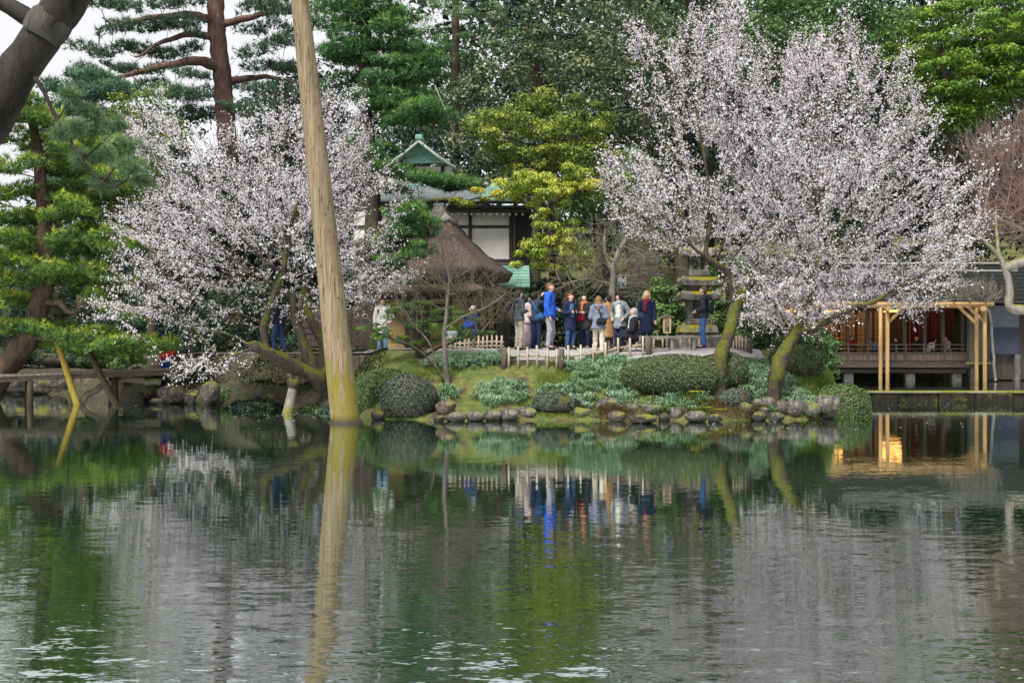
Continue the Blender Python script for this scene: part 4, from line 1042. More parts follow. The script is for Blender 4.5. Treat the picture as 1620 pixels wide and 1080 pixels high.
# ---------------------------------------------------------------- rocks
m_rock = speckle('grey_stone', [(.3, (.03, .027, .023)), (.48, (.11, .10, .088)), (.58, (.19, .175, .155)), (.75, (.27, .25, .225))], 3.6, .85, .7, .03, detail=8)
m_rock_moss = bark_mat('mossy_stone', (.03, .027, .023), (.17, .155, .135), (.16, .16, .018), .34, 4.5, 2.2)
m_rock_dark = speckle('dark_wet_stone', [(.3, (.015, .014, .012)), (.7, (.075, .068, .06))], 3.2, .55, .7, .03, detail=8)
m_rock_brown = speckle('brown_stone', [(.3, (.04, .026, .02)), (.7, (.15, .105, .085))], 3.2, .85, .7, .03, detail=8)
import bmesh
def stone_mat(name, stops, moss=0.0):
    m, nt, b = new_mat(name); co = _coord(nt)
    f = _noise(nt, co, 4.2, 9, .68); c = _ramp(nt, f, stops)
    f2 = _noise(nt, co, 17, 4, .7); c = _mixc(nt, _ramp(nt, f2, [(.56, (0, 0, 0)), (.66, (.5, .5, .5))]), c, (.30, .295, .26))          # lichen
    if moss:
        f3 = _noise(nt, co, 2.6, 5, .65); g = nt.nodes.new('ShaderNodeNewGeometry'); sx = nt.nodes.new('ShaderNodeSeparateXYZ'); nt.links.new(g.outputs['Normal'], sx.inputs[0])
        ma = nt.nodes.new('ShaderNodeMath'); ma.operation = 'MULTIPLY_ADD'; nt.links.new(sx.outputs['Z'], ma.inputs[0]); ma.inputs[1].default_value = .25; nt.links.new(f3, ma.inputs[2])
        c = _mixc(nt, _ramp(nt, ma.outputs[0], [(.72 - .2 * moss, (0, 0, 0)), (.82 - .2 * moss, (.9, .9, .9))]), c, (.15, .15, .018))
    # wet up to just above the waterline
    g2 = nt.nodes.new('ShaderNodeNewGeometry'); s2 = nt.nodes.new('ShaderNodeSeparateXYZ'); nt.links.new(g2.outputs['Position'], s2.inputs[0])
    m2 = nt.nodes.new('ShaderNodeMath'); m2.operation = 'MULTIPLY_ADD'; nt.links.new(f, m2.inputs[0]); m2.inputs[1].default_value = -.22; nt.links.new(s2.outputs['Z'], m2.inputs[2])
    wet = nt.nodes.new('ShaderNodeMapRange'); nt.links.new(m2.outputs[0], wet.inputs[0]); wet.inputs[1].default_value = -.06; wet.inputs[2].default_value = .05; wet.inputs[3].default_value = .85; wet.inputs[4].default_value = 0
    c = _mixc(nt, wet.outputs[0], c, (.014, .013, .010)); nt.links.new(c, b.inputs['Base Color'])
    ro = nt.nodes.new('ShaderNodeMapRange'); nt.links.new(wet.outputs[0], ro.inputs[0]); ro.inputs[3].default_value = .9; ro.inputs[4].default_value = .35; nt.links.new(ro.outputs[0], b.inputs['Roughness'])
    b.inputs['Specular IOR Level'].default_value = .3; _bump(nt, b, f, 1.0, .05); return m
m_rock = stone_mat('grey_boulder', [(.34, (.022, .02, .017)), (.47, (.075, .068, .059)), (.58, (.15, .138, .122)), (.72, (.25, .232, .21))], .08)
m_rock_moss = stone_mat('mossy_boulder', [(.34, (.022, .02, .016)), (.5, (.08, .074, .062)), (.7, (.20, .185, .16))], .75)
m_rock_dark = stone_mat('dark_boulder', [(.34, (.012, .011, .009)), (.5, (.04, .036, .031)), (.7, (.11, .10, .088))], .3)
m_rock_brown = stone_mat('brown_boulder', [(.34, (.03, .02, .015)), (.5, (.09, .064, .05)), (.7, (.19, .14, .115))], .3)
def rock(label, u, v, w, h, mat, Y=None, seed=0, deep=.8):
    bt = v + h / 2
    if Y is None: Y = min(CAMH * FPX / (bt - 540), 45) if bt > 632 else 33
    c = P(u, v, Y); a = w / FPX * Y / 2; hh = h / FPX * Y / 2
    bm = bmesh.new(); bmesh.ops.create_icosphere(bm, subdivisions=4, radius=1)
    o = Vector((seed * 7.3, seed * 3.1, 1.7)); rk = random.Random(seed)
    yaw = rk.uniform(0, 6.28)
    for q in bm.verts:
        n = q.co.normalized()
        # flattened facets + lumps
        f = 1 + .22 * mnoise.noise(n * 1.3 + o) + .09 * mnoise.noise(n * 3.1 + o) + .045 * mnoise.noise(n * 7 + o) + .02 * mnoise.noise(n * 16 + o)
        p = n * f
        for k in range(5):
            ax = Vector((rk.uniform(-1, 1), rk.uniform(-1, 1), rk.uniform(-.3, 1))) if False else Vector((math.cos(k * 2.4 + yaw), math.sin(k * 1.7 + yaw * 2), .5 * math.sin(k + yaw))).normalized()
            dd = p.dot(ax) - .74
            if dd > 0: p -= ax * dd * .7
        q.co = (p.x * a * 1.08, p.y * max(a * deep, .12), p.z * (hh * 1.08 if p.z > 0 else hh * 1.3))
    me = bpy.data.meshes.new('boulder'); bm.to_mesh(me); bm.free()
    me.polygons.foreach_set('use_smooth', np.ones(len(me.polygons), bool)); me.update()
    ob = link('boulder', me, mat); ob.location = c
    return tag(ob, label, 'boulder', 'boulders along the shore')
RK = [
 ('rounded grey boulder, first in the row right of the dark dome shrub', 720, 658, 34, 18, m_rock, None),
 ('low flat grey boulder, second in the shoreline row from the dome shrub', 751, 657, 36, 19, m_rock, None),
 ('pointed pale boulder, third in the shoreline row from the dome shrub', 780, 655, 30, 22, m_rock, None),
 ('domed pale boulder, fourth in the shoreline row from the dome shrub', 806, 654, 30, 24, m_rock, None),
 ('tall angular grey boulder, fifth in the shoreline row from the dome shrub', 833, 652, 36, 26, m_rock, None),
 ('small dark boulder tucked beside the tall angular one', 859, 651, 28, 18, m_rock_dark, None),
 ('slanting boulder with yellow moss right of the ragged dark shrub', 918, 653, 36, 24, m_rock_moss, None),
 ('small dark stone right of the slanting mossy boulder', 942, 657, 22, 16, m_rock_dark, None),
 ('largest round boulder, perched above the shoreline row', 963, 639, 40, 28, m_rock, 32.4),
 ('brown dark boulder below the large perched one', 976, 657, 30, 20, m_rock_brown, None),
 ('grey boulder right of the large perched one', 1000, 646, 26, 22, m_rock, 32.3),
 ('wide flat dark boulder lying in the water', 1017, 661, 48, 18, m_rock_dark, None),
 ('pale flat boulder in the grass above the wide dark one', 1032, 645, 34, 18, m_rock, 32.3),
 ('small dark stone just right of the wide dark boulder', 1050, 658, 18, 16, m_rock_dark, None),
 ('upright pale pointed stone under the hanging grass', 1069, 652, 22, 28, m_rock, None),
 ('pale boulder with dry grass hanging over it below the oval hedge', 1100, 657, 38, 22, m_rock, None),
 ('low dark stone under the small dark shrub', 1130, 660, 26, 16, m_rock_dark, None),
 ('dark stone in the shade left of the right boulder group', 1155, 656, 28, 18, m_rock_dark, None),
 ('golden brown rounded boulder at the left of the right group', 1179, 645, 24, 24, m_rock_moss, 32.2),
 ('long low grey boulder second in the right group', 1193, 637, 36, 18, m_rock, 32.6),
 ('grey boulder on top, third in the right group', 1213, 635, 30, 20, m_rock, 32.6),
 ('upright brown boulder in the middle of the right group', 1236, 641, 22, 24, m_rock_brown, 32.4),
 ('large mottled boulder in the middle of the right group', 1256, 641, 30, 28, m_rock, 32.4),
 ('dark narrow boulder between the mottled and mossy ones', 1273, 642, 22, 24, m_rock_dark, 32.5),
 ('boulder with a yellow moss patch near the tip of the point', 1285, 644, 26, 22, m_rock_moss, 32.3),
 ('large pale boulder at the tip of the point', 1302, 636, 32, 32, m_rock, 32.5),
 ('steep pale boulder last before the round topped bush', 1318, 637, 24, 32, m_rock, 32.8),
 ('dark stone at the waterline under the long low boulder', 1200, 657, 28, 18, m_rock_dark, None),
 ('dark pointed stone at the waterline under the upright brown boulder', 1227, 658, 26, 18, m_rock_dark, None),
 ('small round stone wedged in the right group', 1208, 648, 14, 12, m_rock, 32.2),
 ('small wet stone at the waterline of the right group', 1268, 656, 20, 12, m_rock_dark, None),
 ('dark stone in the water below the tip boulder', 1308, 656, 26, 14, m_rock_dark, None),
 ('reddish brown boulder under the grass near the forked bare tree', 706, 641, 34, 26, m_rock_brown, 32.4),
 ('small stone between the dome shrub and the first grey boulder', 694, 661, 20, 12, m_rock_dark, None),
 ('mossy stone at the water between pole and dome shrub', 598, 655, 22, 18, m_rock_moss, None),
 ('dark angular boulder on the left bank nearest the bridge', 272, 622, 46, 36, m_rock_dark, None),
 ('dark boulder second from the bridge on the left bank', 305, 626, 34, 28, m_rock_dark, None),
 ('mossy tall boulder under the blossom spray on the left bank', 333, 616, 30, 36, m_rock_moss, 39.8),
 ('pale stone at the waterline under the blossom spray', 345, 634, 24, 12, m_rock, None),
 ('low dark boulder on the left bank under the thin twigs', 376, 626, 32, 24, m_rock_dark, None),
 ('dark boulder left of the grey prop post', 428, 632, 40, 24, m_rock_dark, None),
 ('small dark stone beside the bridge end on the left bank', 232, 624, 28, 18, m_rock_dark, 42),
 ('low stone on the left bank between bridge and angular boulder', 248, 634, 22, 12, m_rock_brown, None),
 ('dark mossy boulder behind the grey prop post', 490, 632, 40, 30, m_rock_moss, 38),
]
for i, (lab, u, v, w, h, m_, Y) in enumerate(RK): rock(lab, u, v + h * .06, w * .92, h * .78, m_, Y, i + 1)
for i, (u, w) in enumerate([(-20, 60), (30, 44), (66, 36), (100, 44), (140, 50), (175, 40)]):
    rock(['flat mossy stone at the far left end of the bank behind the bridge', 'dark stone behind the bridge under the pine trunk', 'small mossy stone behind the bridge left of the yellow prop', 'dark low stone behind the bridge at the yellow prop',
          'brown stone mound behind the bridge between the two props', 'mossy stone behind the bridge right of the dark prop'][i], u, 606, w, 26, [m_rock_moss, m_rock_dark, m_rock_moss, m_rock_dark, m_rock_brown, m_rock_moss][i], 48.2, 60 + i)

# ---------------------------------------------------------------- grass
def grass(label, n, xr, sr, keep, ln, mat, seed, width=.008, lean=(0, -.9), name='grass'):
    r = np.random.default_rng(seed)
    x = r.uniform(*xr, n); y = np.interp(x, SX, SY) + r.uniform(*sr, n)
    k = keep(x, y, r); x, y = x[k], y[k]; n = len(x)
    z = ground_h(x, y); b0 = np.stack([x, y, z], 1)
    # blades of one tuft bend the same way
    ph = wob(x, y, 5.5, seed) * 2.4
    dr = np.stack([np.sin(ph) * .8 + lean[0], -np.abs(np.cos(ph)) * .4 + lean[1], np.zeros(n)], 1); dr = dr * .55 + r.normal(0, .28, (n, 3)) * np.array([1, 1, 0])
    L = (ln * r.uniform(.6, 1.25, n) * (1 + .35 * wob(x, y, 4.5, seed + 1)))[:, None]
    p1 = b0 + (np.array([0, 0, .85]) + dr * .35) * L * .5
    p2 = p1 + (np.array([0, 0, .25]) + dr * .75) * L * .45
    p3 = p2 + (np.array([0, 0, -.35]) + dr * .7) * L * .4
    w = unit(np.cross(dr + r.normal(0, .3, (n, 3)), np.array([0, 0, 1.0]))) * width
    V = np.stack([b0 - w * .7, b0 + w * .7, p1 + w, p1 - w, p2 + w * .8, p2 - w * .8, p3], 1).reshape(-1, 3)
    i = np.arange(n)[:, None] * 7
    F = np.concatenate([i + np.array([0, 1, 2, 3]), i + np.array([3, 2, 4, 5])]); 
    F = np.concatenate([F, i + np.array([5, 4, 6, 6])]) if False else F
    T = np.clip(.5 + .25 * wob(x, y, 2.2, seed + 2) + r.normal(0, .2, n), 0, 1)
    me = np_mesh(name, V, F, False, np.concatenate([T, T]))
    return tag(link(name, me, mat), label, 'grass', kind='stuff')
def patch(x, y, cs):
    f = np.zeros_like(x)
    for (u, Y, a, b_) in cs: f = np.maximum(f, 1.3 - ((x - (u - 810) / FPX * Y) / a) ** 2 - ((y - Y) / b_) ** 2)
    return f + .35 * wob(x, y, 2.2, 12)
mondo = [(965, 33.6, 1.1, 1.2), (900, 32.9, .8, .5), (800, 33.2, .75, .55), (745, 34.6, 1.6, .45), (950, 34.5, .7, .4), (1050, 32.5, 1.2, .35), (1215, 33.9, .8, .8), (1270, 33.3, .5, .5), (1190, 33.4, .5, .5), (700, 33.2, .5, .3), (1235, 32.7, .7, .3)]
m_mondo = leaf_mat('lilyturf_blades', [(0, (.05, .12, .04)), (.4, (.15, .27, .13)), (.75, (.27, .40, .26)), (1, (.44, .55, .41))], .2, .45, .4)
m_green = leaf_mat('green_grass_blades', [(0, (.08, .14, .02)), (.5, (.20, .30, .05)), (1, (.40, .42, .10))], .25, .5, .3)
m_weed = leaf_mat('shade_weeds', [(0, (.012, .026, .008)), (.6, (.035, .06, .014)), (1, (.10, .13, .03))], .2, .6, .2)
m_dry = leaf_mat('dry_grass_blades', [(0, (.12, .09, .04)), (.5, (.26, .21, .09)), (1, (.40, .34, .19))], .25, .6, .2)
def tufts(label, nt_, xr, sr, keep, ln, mat, seed, per=34, width=.010):
    r = np.random.default_rng(seed); x = r.uniform(*xr, nt_); y = np.interp(x, SX, SY) + r.uniform(*sr, nt_); k = keep(x, y, r); x, y = x[k], y[k]; m = len(x)
    tx = np.repeat(x, per); ty = np.repeat(y, per); n = m * per
    an = r.uniform(0, 2 * np.pi, n); rr_ = r.uniform(0, .05, n)
    x = tx + np.cos(an) * rr_; y = ty + np.sin(an) * rr_; b0 = np.stack([x, y, ground_h(x, y) - .01], 1)
    flow = np.repeat(wob(tx[::per], ty[::per], 3.0, seed), per)
    dr = np.stack([np.cos(an) * .8 + flow * .35, np.sin(an) * .8 - .55, np.zeros(n)], 1)
    L = (ln * r.uniform(.6, 1.2, n) * np.repeat(r.uniform(.7, 1.3, m), per))[:, None]; o_ = r.uniform(.25, 1.0, (n, 1))
    p1 = b0 + (np.array([0, 0, .9]) + dr * .3 * o_) * L * .5; p2 = p1 + (np.array([0, 0, .35]) + dr * .8 * o_) * L * .38; p3 = p2 + (np.array([0, 0, -.45]) + dr * .7 * o_) * L * .34
    w = unit(np.cross(dr + r.normal(0, .2, (n, 3)), np.array([0, 0, 1.0]))) * width
    V = np.stack([b0 - w * .6, b0 + w * .6, p1 + w, p1 - w, p2 + w * .85, p2 - w * .85, p3 + w * .15, p3 - w * .15], 1).reshape(-1, 3); i = np.arange(n)[:, None] * 8
    F = np.concatenate([i + np.array([0, 1, 2, 3]), i + np.array([3, 2, 4, 5]), i + np.array([5, 4, 6, 7])])
    T = np.clip(np.repeat(.5 + r.normal(0, .17, m) + .2 * wob(tx[::per], ty[::per], 1.6, seed + 2), per) + r.normal(0, .15, n), 0, 1)
    return tag(link('grass', np_mesh('grass', V, F, False, np.tile(T, 3)), mat), label, 'grass', kind='stuff')
tufts('blue green lilyturf in arching tufts on the slope', 2900, (-3.2, 8.9), (.2, 3.0), lambda x, y, r: patch(x, y, mondo) > r.uniform(.3, .95, len(x)), .29, m_mondo, 101, 32, .009)
grass('short green grass between the lilyturf tufts', 56000, (-3.3, 9.0), (.12, 2.8), lambda x, y, r: (patch(x, y, mondo) < .7) & (wob(x, y, 1.6, 30) + .5 * wob(x, y, 5, 31) > r.uniform(-.2, .7, len(x))), .09, m_green, 102, .009)
grass('dry straw coloured grass hanging over the boulders', 9000, (2.2, 6.4), (.05, .75), lambda x, y, r: wob(x, y, 2.2, 40) > r.uniform(-.5, .5, len(x)), .30, m_dry, 103, .007)
grass('green grass fringe at the foot of the slope', 9000, (3.0, 6.6), (.3, .9), lambda x, y, r: wob(x, y, 2.0, 44) > r.uniform(-.6, .4, len(x)), .26, m_green, 104, .008)
grass('moss and low weeds on the bank under the old cherry', 17000, (-12.5, -3.6), (.4, 4.2), lambda x, y, r: wob(x, y, 1.4, 50) > r.uniform(-.7, .6, len(x)), .10, m_weed, 105, .012)

# ferns with yellow fronds by the hedge
m_fern = leaf_mat('yellow_fern', [(0, (.24, .25, .03)), (1, (.50, .44, .05))], .3)
for i, (u, Y, lab) in enumerate([(1118, 32.35, 'yellow fern at the foot of the oval hedge'), (1140, 32.2, 'small yellow fern low above the dark stones'), (1100, 32.5, 'greenish yellow sprig on the face of the oval hedge')]):
    g = G(u, Y, .1 if i < 2 else .35); r = np.random.default_rng(200 + i); Vs = []; Fs = []; o = 0
    for k in range(7):
        a = r.uniform(-2.8, -.3); L = r.uniform(.2, .36); dr = np.array([math.cos(a), math.sin(a) * .7, 0])
        t = np.linspace(.1, 1, 10); mid = dr * t[:, None] * L + np.array([0, 0, 1]) * (.5 * t - .45 * t * t)[:, None] * L * 1.2
        sd = np.cross(dr, [0, 0, 1]); pt = np.concatenate([mid + sd * .035 * (1 - .7 * t)[:, None], mid - sd * .035 * (1 - .7 * t)[:, None]])
        V, F = leaf_quads(pt, np.tile([[0, -.3, 1.]], (20, 1)), .08 * np.tile(1 - .6 * t, 2), .35, r, .1, np.concatenate([np.tile(sd, (10, 1)), np.tile(-sd, (10, 1))])); Vs.append(V); Fs.append(F + o); o += len(V)
    ob = link('fern', np_mesh('fern', np.concatenate(Vs), np.concatenate(Fs), False, r.uniform(0, 1, 140)), m_fern); ob.location = g
    tag(ob, lab, 'fern', 'ferns below the hedge')

# petals drifting on the water
r = np.random.default_rng(300); n = 260
cx = r.choice([0, 1, 2, 3], n, p=[.3, .35, .2, .15])
px = np.select([cx == 0, cx == 1, cx == 2], [r.normal(-5.8, 1.6, n), r.uniform(9.5, 15.0, n), r.normal(3, 4, n)], r.uniform(-14, -9, n))
py = np.select([cx == 0, cx == 1, cx == 2], [r.normal(34.2, .8, n), r.uniform(33.5, 40.8, n), r.uniform(28, 31.5, n)], r.uniform(37, 40, n))
k = py < np.interp(px, SX, SY) - .7; px, py = px[k], py[k]; n = len(px)
V, F = leaf_quads(np.stack([px, py, np.full(n, .007)], 1), np.tile([[0, 0, 1.]], (n, 1)), r.uniform(.03, .075, n), .8, r, 0)
tag(link('floating_petals', np_mesh('floating_petals', V, F, False, r.uniform(.4, 1, n)), m_blossom), 'pale petals floating on the pond', 'petals', kind='stuff')

# ---------------------------------------------------------------- bamboo fences
def fence(label, p0, p1, n, h, posts, rails, r_=.032, zf=None, alt=0.0, post_r=.085, post_h=None, seed=0):
    p0 = Vector(p0); p1 = Vector(p1); root = empty('bamboo_fence', p0); tag(root, label, 'fence', 'low bamboo fences')
    rk = random.Random(seed); d = p1 - p0; rzv = Vector((-d.y, d.x, 0)).normalized()
    zf = zf or (lambda x, y: gz(x, y))
    for k in range(n):
        t = (k + .5) / n; q = d * t; zb = zf(p0.x + q.x, p0.y + q.y) - p0.z
        hh = h * (1 - alt * (k % 2)) * rk.uniform(.93, 1.06); w = rk.uniform(-.015, .015)
        mb = MB(); mb.tube([(q.x, q.y - .05, zb - .12), (q.x + w, q.y - .05, zb + hh)], [r_ * rk.uniform(.9, 1.1), r_ * rk.uniform(.85, 1.05)], 8); mb.build('picket', m_bamboo, root)
    for z in rails:
        pts = [(d.x * t, d.y * t, zf(p0.x + d.x * t, p0.y + d.y * t) - p0.z + z) for t in np.linspace(0, 1, 7)]
        mb = MB(); mb.tube(pts, [.03] * 7, 8); mb.build('rail', m_bamboo_h, root)
    for t in posts:
        q = d * t; zb = zf(p0.x + q.x, p0.y + q.y) - p0.z; hp = post_h or h
        mb = MB(); mb.tube([(q.x, q.y - .03, zb - .2), (q.x, q.y - .03, zb + hp * .9), (q.x, q.y - .03, zb + hp * .94)], [post_r, post_r * .95, post_r * .7], 10); mb.build('post', m_oldwood_v, root)
    # rope ties
    for k in range(n):
        t = (k + .5) / n; q = d * t; zb = zf(p0.x + q.x, p0.y + q.y) - p0.z
        for z in rails[:1]:
            mb = MB(); mb.tube([(q.x - .035, q.y - .03, zb + z), (q.x + .035, q.y - .03, zb + z)], [.042, .042], 7); mb.build('rope_tie', m_tie, root)
    return root
m_tie = plain('black_rope', (.035, .03, .025))
zf_front = lambda x, y: gz(x, y)
a = G(797, 34.2); c = G(888, 34.2); e = G(1026, 35.1)
fence('bamboo picket fence with dark posts directly in front of the man in blue', a, c, 6, .56, (0, 1), (.30,), seed=1)
fence('bamboo picket fence section ending below the seated man', c, e, 7, .56, (1,), (.30,), seed=2)
fence('dense pale bamboo fence below the thatched house', G(703, 37.6), G(797, 36.8), 13, .42, (0, .5), (.12, .24), .03, post_r=.07, seed=3)
fence('short dense bamboo fence right of the thick mossy trunk', G(1158, 35.6), G(1186, 35.4), 6, .42, (1,), (.08, .33), .03, post_r=.07, seed=4)
fence('low bamboo fence behind the bench and the pagoda', G(985, 37.6), G(1112, 37.6), 9, .36, (), (.30,), .03, seed=5, zf=lambda x, y: pathz(x, y))
fence('pale low rail fence behind the old cherry and the pole', G(455, 39), G(545, 39), 9, .4, (), (.05, .36), .03, seed=6)

# bench
bn = empty('bench', (0, 0, 0)); bx0, bx1 = (985 - 810) / FPX * 35.6, (1105 - 810) / FPX * 35.6
bz = pathz(4, 35.6); bn.location = ((bx0 + bx1) / 2, 35.6, bz); tag(bn, 'long grey plank bench with the seated man', 'bench')
hl = (bx1 - bx0) / 2
for k in range(2):
    mb = MB(); mb.box((0, -.11 + .22 * k, .40), (2 * hl, .20, .06), bev=.01); mb.build('seat_plank', m_greywood, bn)
for k in range(4):
    mb = MB(); mb.box((-hl + .15 + k * (2 * hl - .3) / 3, 0, .18), (.09, .34, .37), bev=.01); mb.build('leg', m_greywood, bn)

# name board: the characters on it
sg = empty('name_board', G(1055, 37.4)); sg.location.z = pathz(sg.location.x, 37.4)
tag(sg, 'small roofed wooden name board with three black characters beside the pagoda', 'sign')
m_sign = wood_mat('pale_sign_wood', (.50, .36, .22), (.68, .52, .35), 2)
zs = 2 - (513 - 540) / FPX * 37.4 - sg.location.z
mb = MB(); mb.box((0, 0, zs / 2 - .05), (.06, .05, zs + .1)); mb.build('post', m_greywood, sg)
mb = MB(); mb.prism([(-.115, zs - .26), (.115, zs - .26), (.125, zs + .20), (0, zs + .27), (-.125, zs + .20)], -.05, -.026); mb.build('board', m_sign, sg)
for s in (-1, 1):
    mb = MB(); mb.box((s * .095, -.03, zs + .245), (.26, .14, .022), ry=s * .52); mb.build('roof_board', m_greywood, sg)
_chars = []
m_ink = plain('black_ink', (.02, .018, .016))
for k, ch in enumerate('\u6d77\u77f3\u5854'):
    cu = bpy.data.curves.new('character', 'FONT'); cu.body = ch; cu.size = .155; cu.align_x = 'CENTER'; cu.align_y = 'CENTER'; cu.extrude = .002; cu.offset = .0015
    t = bpy.data.objects.new('character', cu); col.objects.link(t); t.parent = sg
    t.location = (0, -.0545, zs + .13 - k * .145); t.rotation_euler = (R(90), 0, 0); cu.materials.append(m_ink); _chars.append(t)

bpy.context.view_layer.update(); _dg = bpy.context.evaluated_depsgraph_get()
for t in _chars:
    me = bpy.data.meshes.new_from_object(t.evaluated_get(_dg)); o = bpy.data.objects.new('character', me); col.objects.link(o); o.parent = sg; o.location = t.location; o.rotation_euler = t.rotation_euler
    bpy.data.objects.remove(t)
# ---------------------------------------------------------------- stone pagoda
m_stone = speckle('pagoda_stone', [(.3, (.035, .033, .03)), (.5, (.11, .105, .097)), (.72, (.22, .21, .195))], 4.5, .9, .7, .02, detail=8)
m_stone_moss = bark_mat('mossy_pagoda_stone', (.045, .042, .038), (.20, .19, .175), (.24, .21, .015), .28, 5, 2.4)
YPg = 39.4; kp = YPg / FPX
pg = empty('stone_pagoda', G(1103, YPg)); tag(pg, 'old tiered stone pagoda with mossy roofs behind the backpack man', 'pagoda')
def zz(v): return CAMH - (v - 540) * kp - pg.location.z
def block(name, u0, u1, v0, v1, mat, deep=None, bev=.03, top=1.0, dy=0, seed=0):
    x0 = (u0 - 1103) * kp; x1 = (u1 - 1103) * kp; dp = deep or (x1 - x0)
    z0, z1 = zz(v1), zz(v0); n = 5
    mb = MB(); mb.box(((x0 + x1) / 2, dy, (z0 + z1) / 2), (x1 - x0, dp, z1 - z0), bev=bev)
    rk = random.Random(seed + int(u0 * 3 + v0)); cz = (z0 + z1) / 2
    mb.v = [((x - (x0 + x1) / 2) * (top if z > cz else 1) + (x0 + x1) / 2 + rk.uniform(-.01, .01), (y - dy) * (top if z > cz else 1) + dy + rk.uniform(-.01, .01), z + rk.uniform(-.008, .008)) for x, y, z in mb.v]
    return mb.build(name, mat, pg)
block('plinth', 1070, 1138, 530, 560, m_stone, bev=.05)
block('foot_block', 1086, 1122, 528, 534, m_stone)
block('base_slab', 1071, 1134, 514, 529, m_stone_moss, bev=.07, top=.9)
block('sill_block', 1086, 1120, 504, 514, m_stone)
for sx in (1090, 1116):
    for dy in (-.24, .24): block('pillar', sx - 4.5, sx + 4.5, 474, 504, m_stone, deep=.16, dy=dy, bev=.02)
block('core', 1096, 1110, 474, 504, plain('shadowed_core_stone', (.10, .095, .09)), deep=.25)
def roof_tier(u0, u1, v0, v1, up=4, ov=.55, s=0):
    """square stone roof with upturned corners"""
    hw = (u1 - u0) / 2 * kp; cx = ((u0 + u1) / 2 - 1103) * kp; z0, z1 = zz(v1), zz(v0); N = 9; V = []; rk = random.Random(s)
    for zi in range(3):
        for i in range(N):
            for j in range(N):
                a = -1 + 2 * i / (N - 1); b_ = -1 + 2 * j / (N - 1); e_ = max(abs(a), abs(b_)); cr = (abs(a) * abs(b_)) ** 3
                if zi == 0: p = (a * hw * .95, b_ * hw * .95, z0 + cr * up * kp * .6)
                elif zi == 1: p = (a * hw, b_ * hw, z0 + (z1 - z0) * .5 + cr * up * kp)
                else:
                    f = 1 - (1 - ov) * 1; p = (a * hw * (.93 if e_ > .99 else .97), b_ * hw * (.93 if e_ > .99 else .97), z0 + (z1 - z0) * (.72 + .38 * (1 - e_) ** .8) + cr * up * kp)
                V.append((p[0] + cx + rk.uniform(-.012, .012), p[1] + rk.uniform(-.012, .012), p[2] + rk.uniform(-.01, .01)))
    F = []
    for i in range(N - 1):
        for j in range(N - 1):
            q = i * N + j; F.append((q, q + 1, q + N + 1, q + N)); o = 2 * N * N; F.append((o + q, o + q + N, o + q + N + 1, o + q + 1))
    ring = [i * N for i in range(N)] + [(N - 1) * N + j for j in range(1, N)] + [i * N + N - 1 for i in range(N - 2, -1, -1)] + [j for j in range(N - 2, 0, -1)]
    for l in range(2):
        o = l * N * N
        for k in range(len(ring)):
            a, b_ = ring[k], ring[(k + 1) % len(ring)]; F.append((o + a, o + b_, o + N * N + b_, o + N * N + a))
    mb = MB(); mb.add(V, F); mb.build('roof_slab', m_stone_moss, pg)
roof_tier(1073, 1136, 459, 475, s=1)
block('neck_block', 1088, 1119, 451, 461, m_stone)
roof_tier(1074, 1134, 437, 453, s=2)
block('chamber_base', 1088, 1120, 427, 438, m_stone)
for sx in (1092, 1103.5, 1115):
    block('chamber_pillar', sx - 3, sx + 3, 405, 428, m_stone, deep=.12, dy=-.24, bev=.02)
    if sx != 1103.5: block('chamber_pillar', sx - 3, sx + 3, 405, 428, m_stone, deep=.12, dy=.24, bev=.02)
roof_tier(1076, 1130, 391, 407, s=3)
block('top_block', 1092, 1115, 382, 392, m_stone_moss)
roof_tier(1085, 1122, 371, 383, 3, s=4)
mb = MB(); mb.tube([(0, 0, zz(373)), (0, 0, zz(368)), (0, 0, zz(362)), (0, 0, zz(358))], [.10, .16, .12, .03], 12); mb.build('finial', m_stone_moss, pg)

# ---------------------------------------------------------------- posts, bridge, weir on the water
def prop(label, u0, v0, Y0, u1, v1, Y1, r0_, r1_, mat, name='prop_post', cat='post'):
    b0 = P(u0, v0, Y0); t = P(u1, v1, Y1) - b0; b0.z = 0 if b0.z < .2 else b0.z
    o = empty(name, b0); tag(o, label, cat, 'props in the water')
    pts = [t * k for k in (-.08, 0, .25, .5, .75, 1)]; rk = random.Random(int(u0))
    V, F = tube_arrays(pts, [r0_ + (r1_ - r0_) * k * rk.uniform(.95, 1.05) for k in (0, 0, .25, .5, .75, 1)], 12)
    link('shaft', np_mesh('shaft', V, F, True), mat, o); return o
m_yellow = wood_mat('mossy_yellow_log', (.22, .15, .02), (.38, .28, .05), 2)
m_brownlog = wood_mat('dark_brown_log', (.02, .016, .01), (.07, .052, .026), 2)
m_greylog = wood_mat('grey_moss_log', (.09, .085, .068), (.26, .245, .21), 2, 8, .8, (.16, .15, .015), (-.1, .45))
prop('slanting yellow prop post under the bright pine', 122, 640, 40, 84, 518, 40, .11, .09, m_yellow)
prop('slanting dark brown prop post right of the yellow one', 183, 640, 40, 132, 540, 40, .12, .10, m_brownlog)
o = prop('short grey mossy post propping the old cherry limb', 455, 653, 35.4, 464, 612, 35.6, .15, .13, m_greylog)
mb = MB(); q = P(464, 606, 35.6) - o.location; mb.tube([q + Vector((0, 0, -.22)), q + Vector((0, 0, -.05)), q + Vector((0, 0, .12))], [.13, .17, .15], 12); mb.build('padding', m_bark_cherry, o)
st = empty('cut_stump', P(507, 646, 37.4)); st.location.z = 0; tag(st, 'pale broken stump standing in the water behind the pole', 'stump')
for k in range(6):
    mb = MB(); x = -.2 + k * .08; mb.tube([(x, .03 * (k % 2), -.3), (x + .01, 0, .42 + .07 * ((k * 5) % 4))], [.06, .045], 7); mb.build('splinter', m_greylog, st)
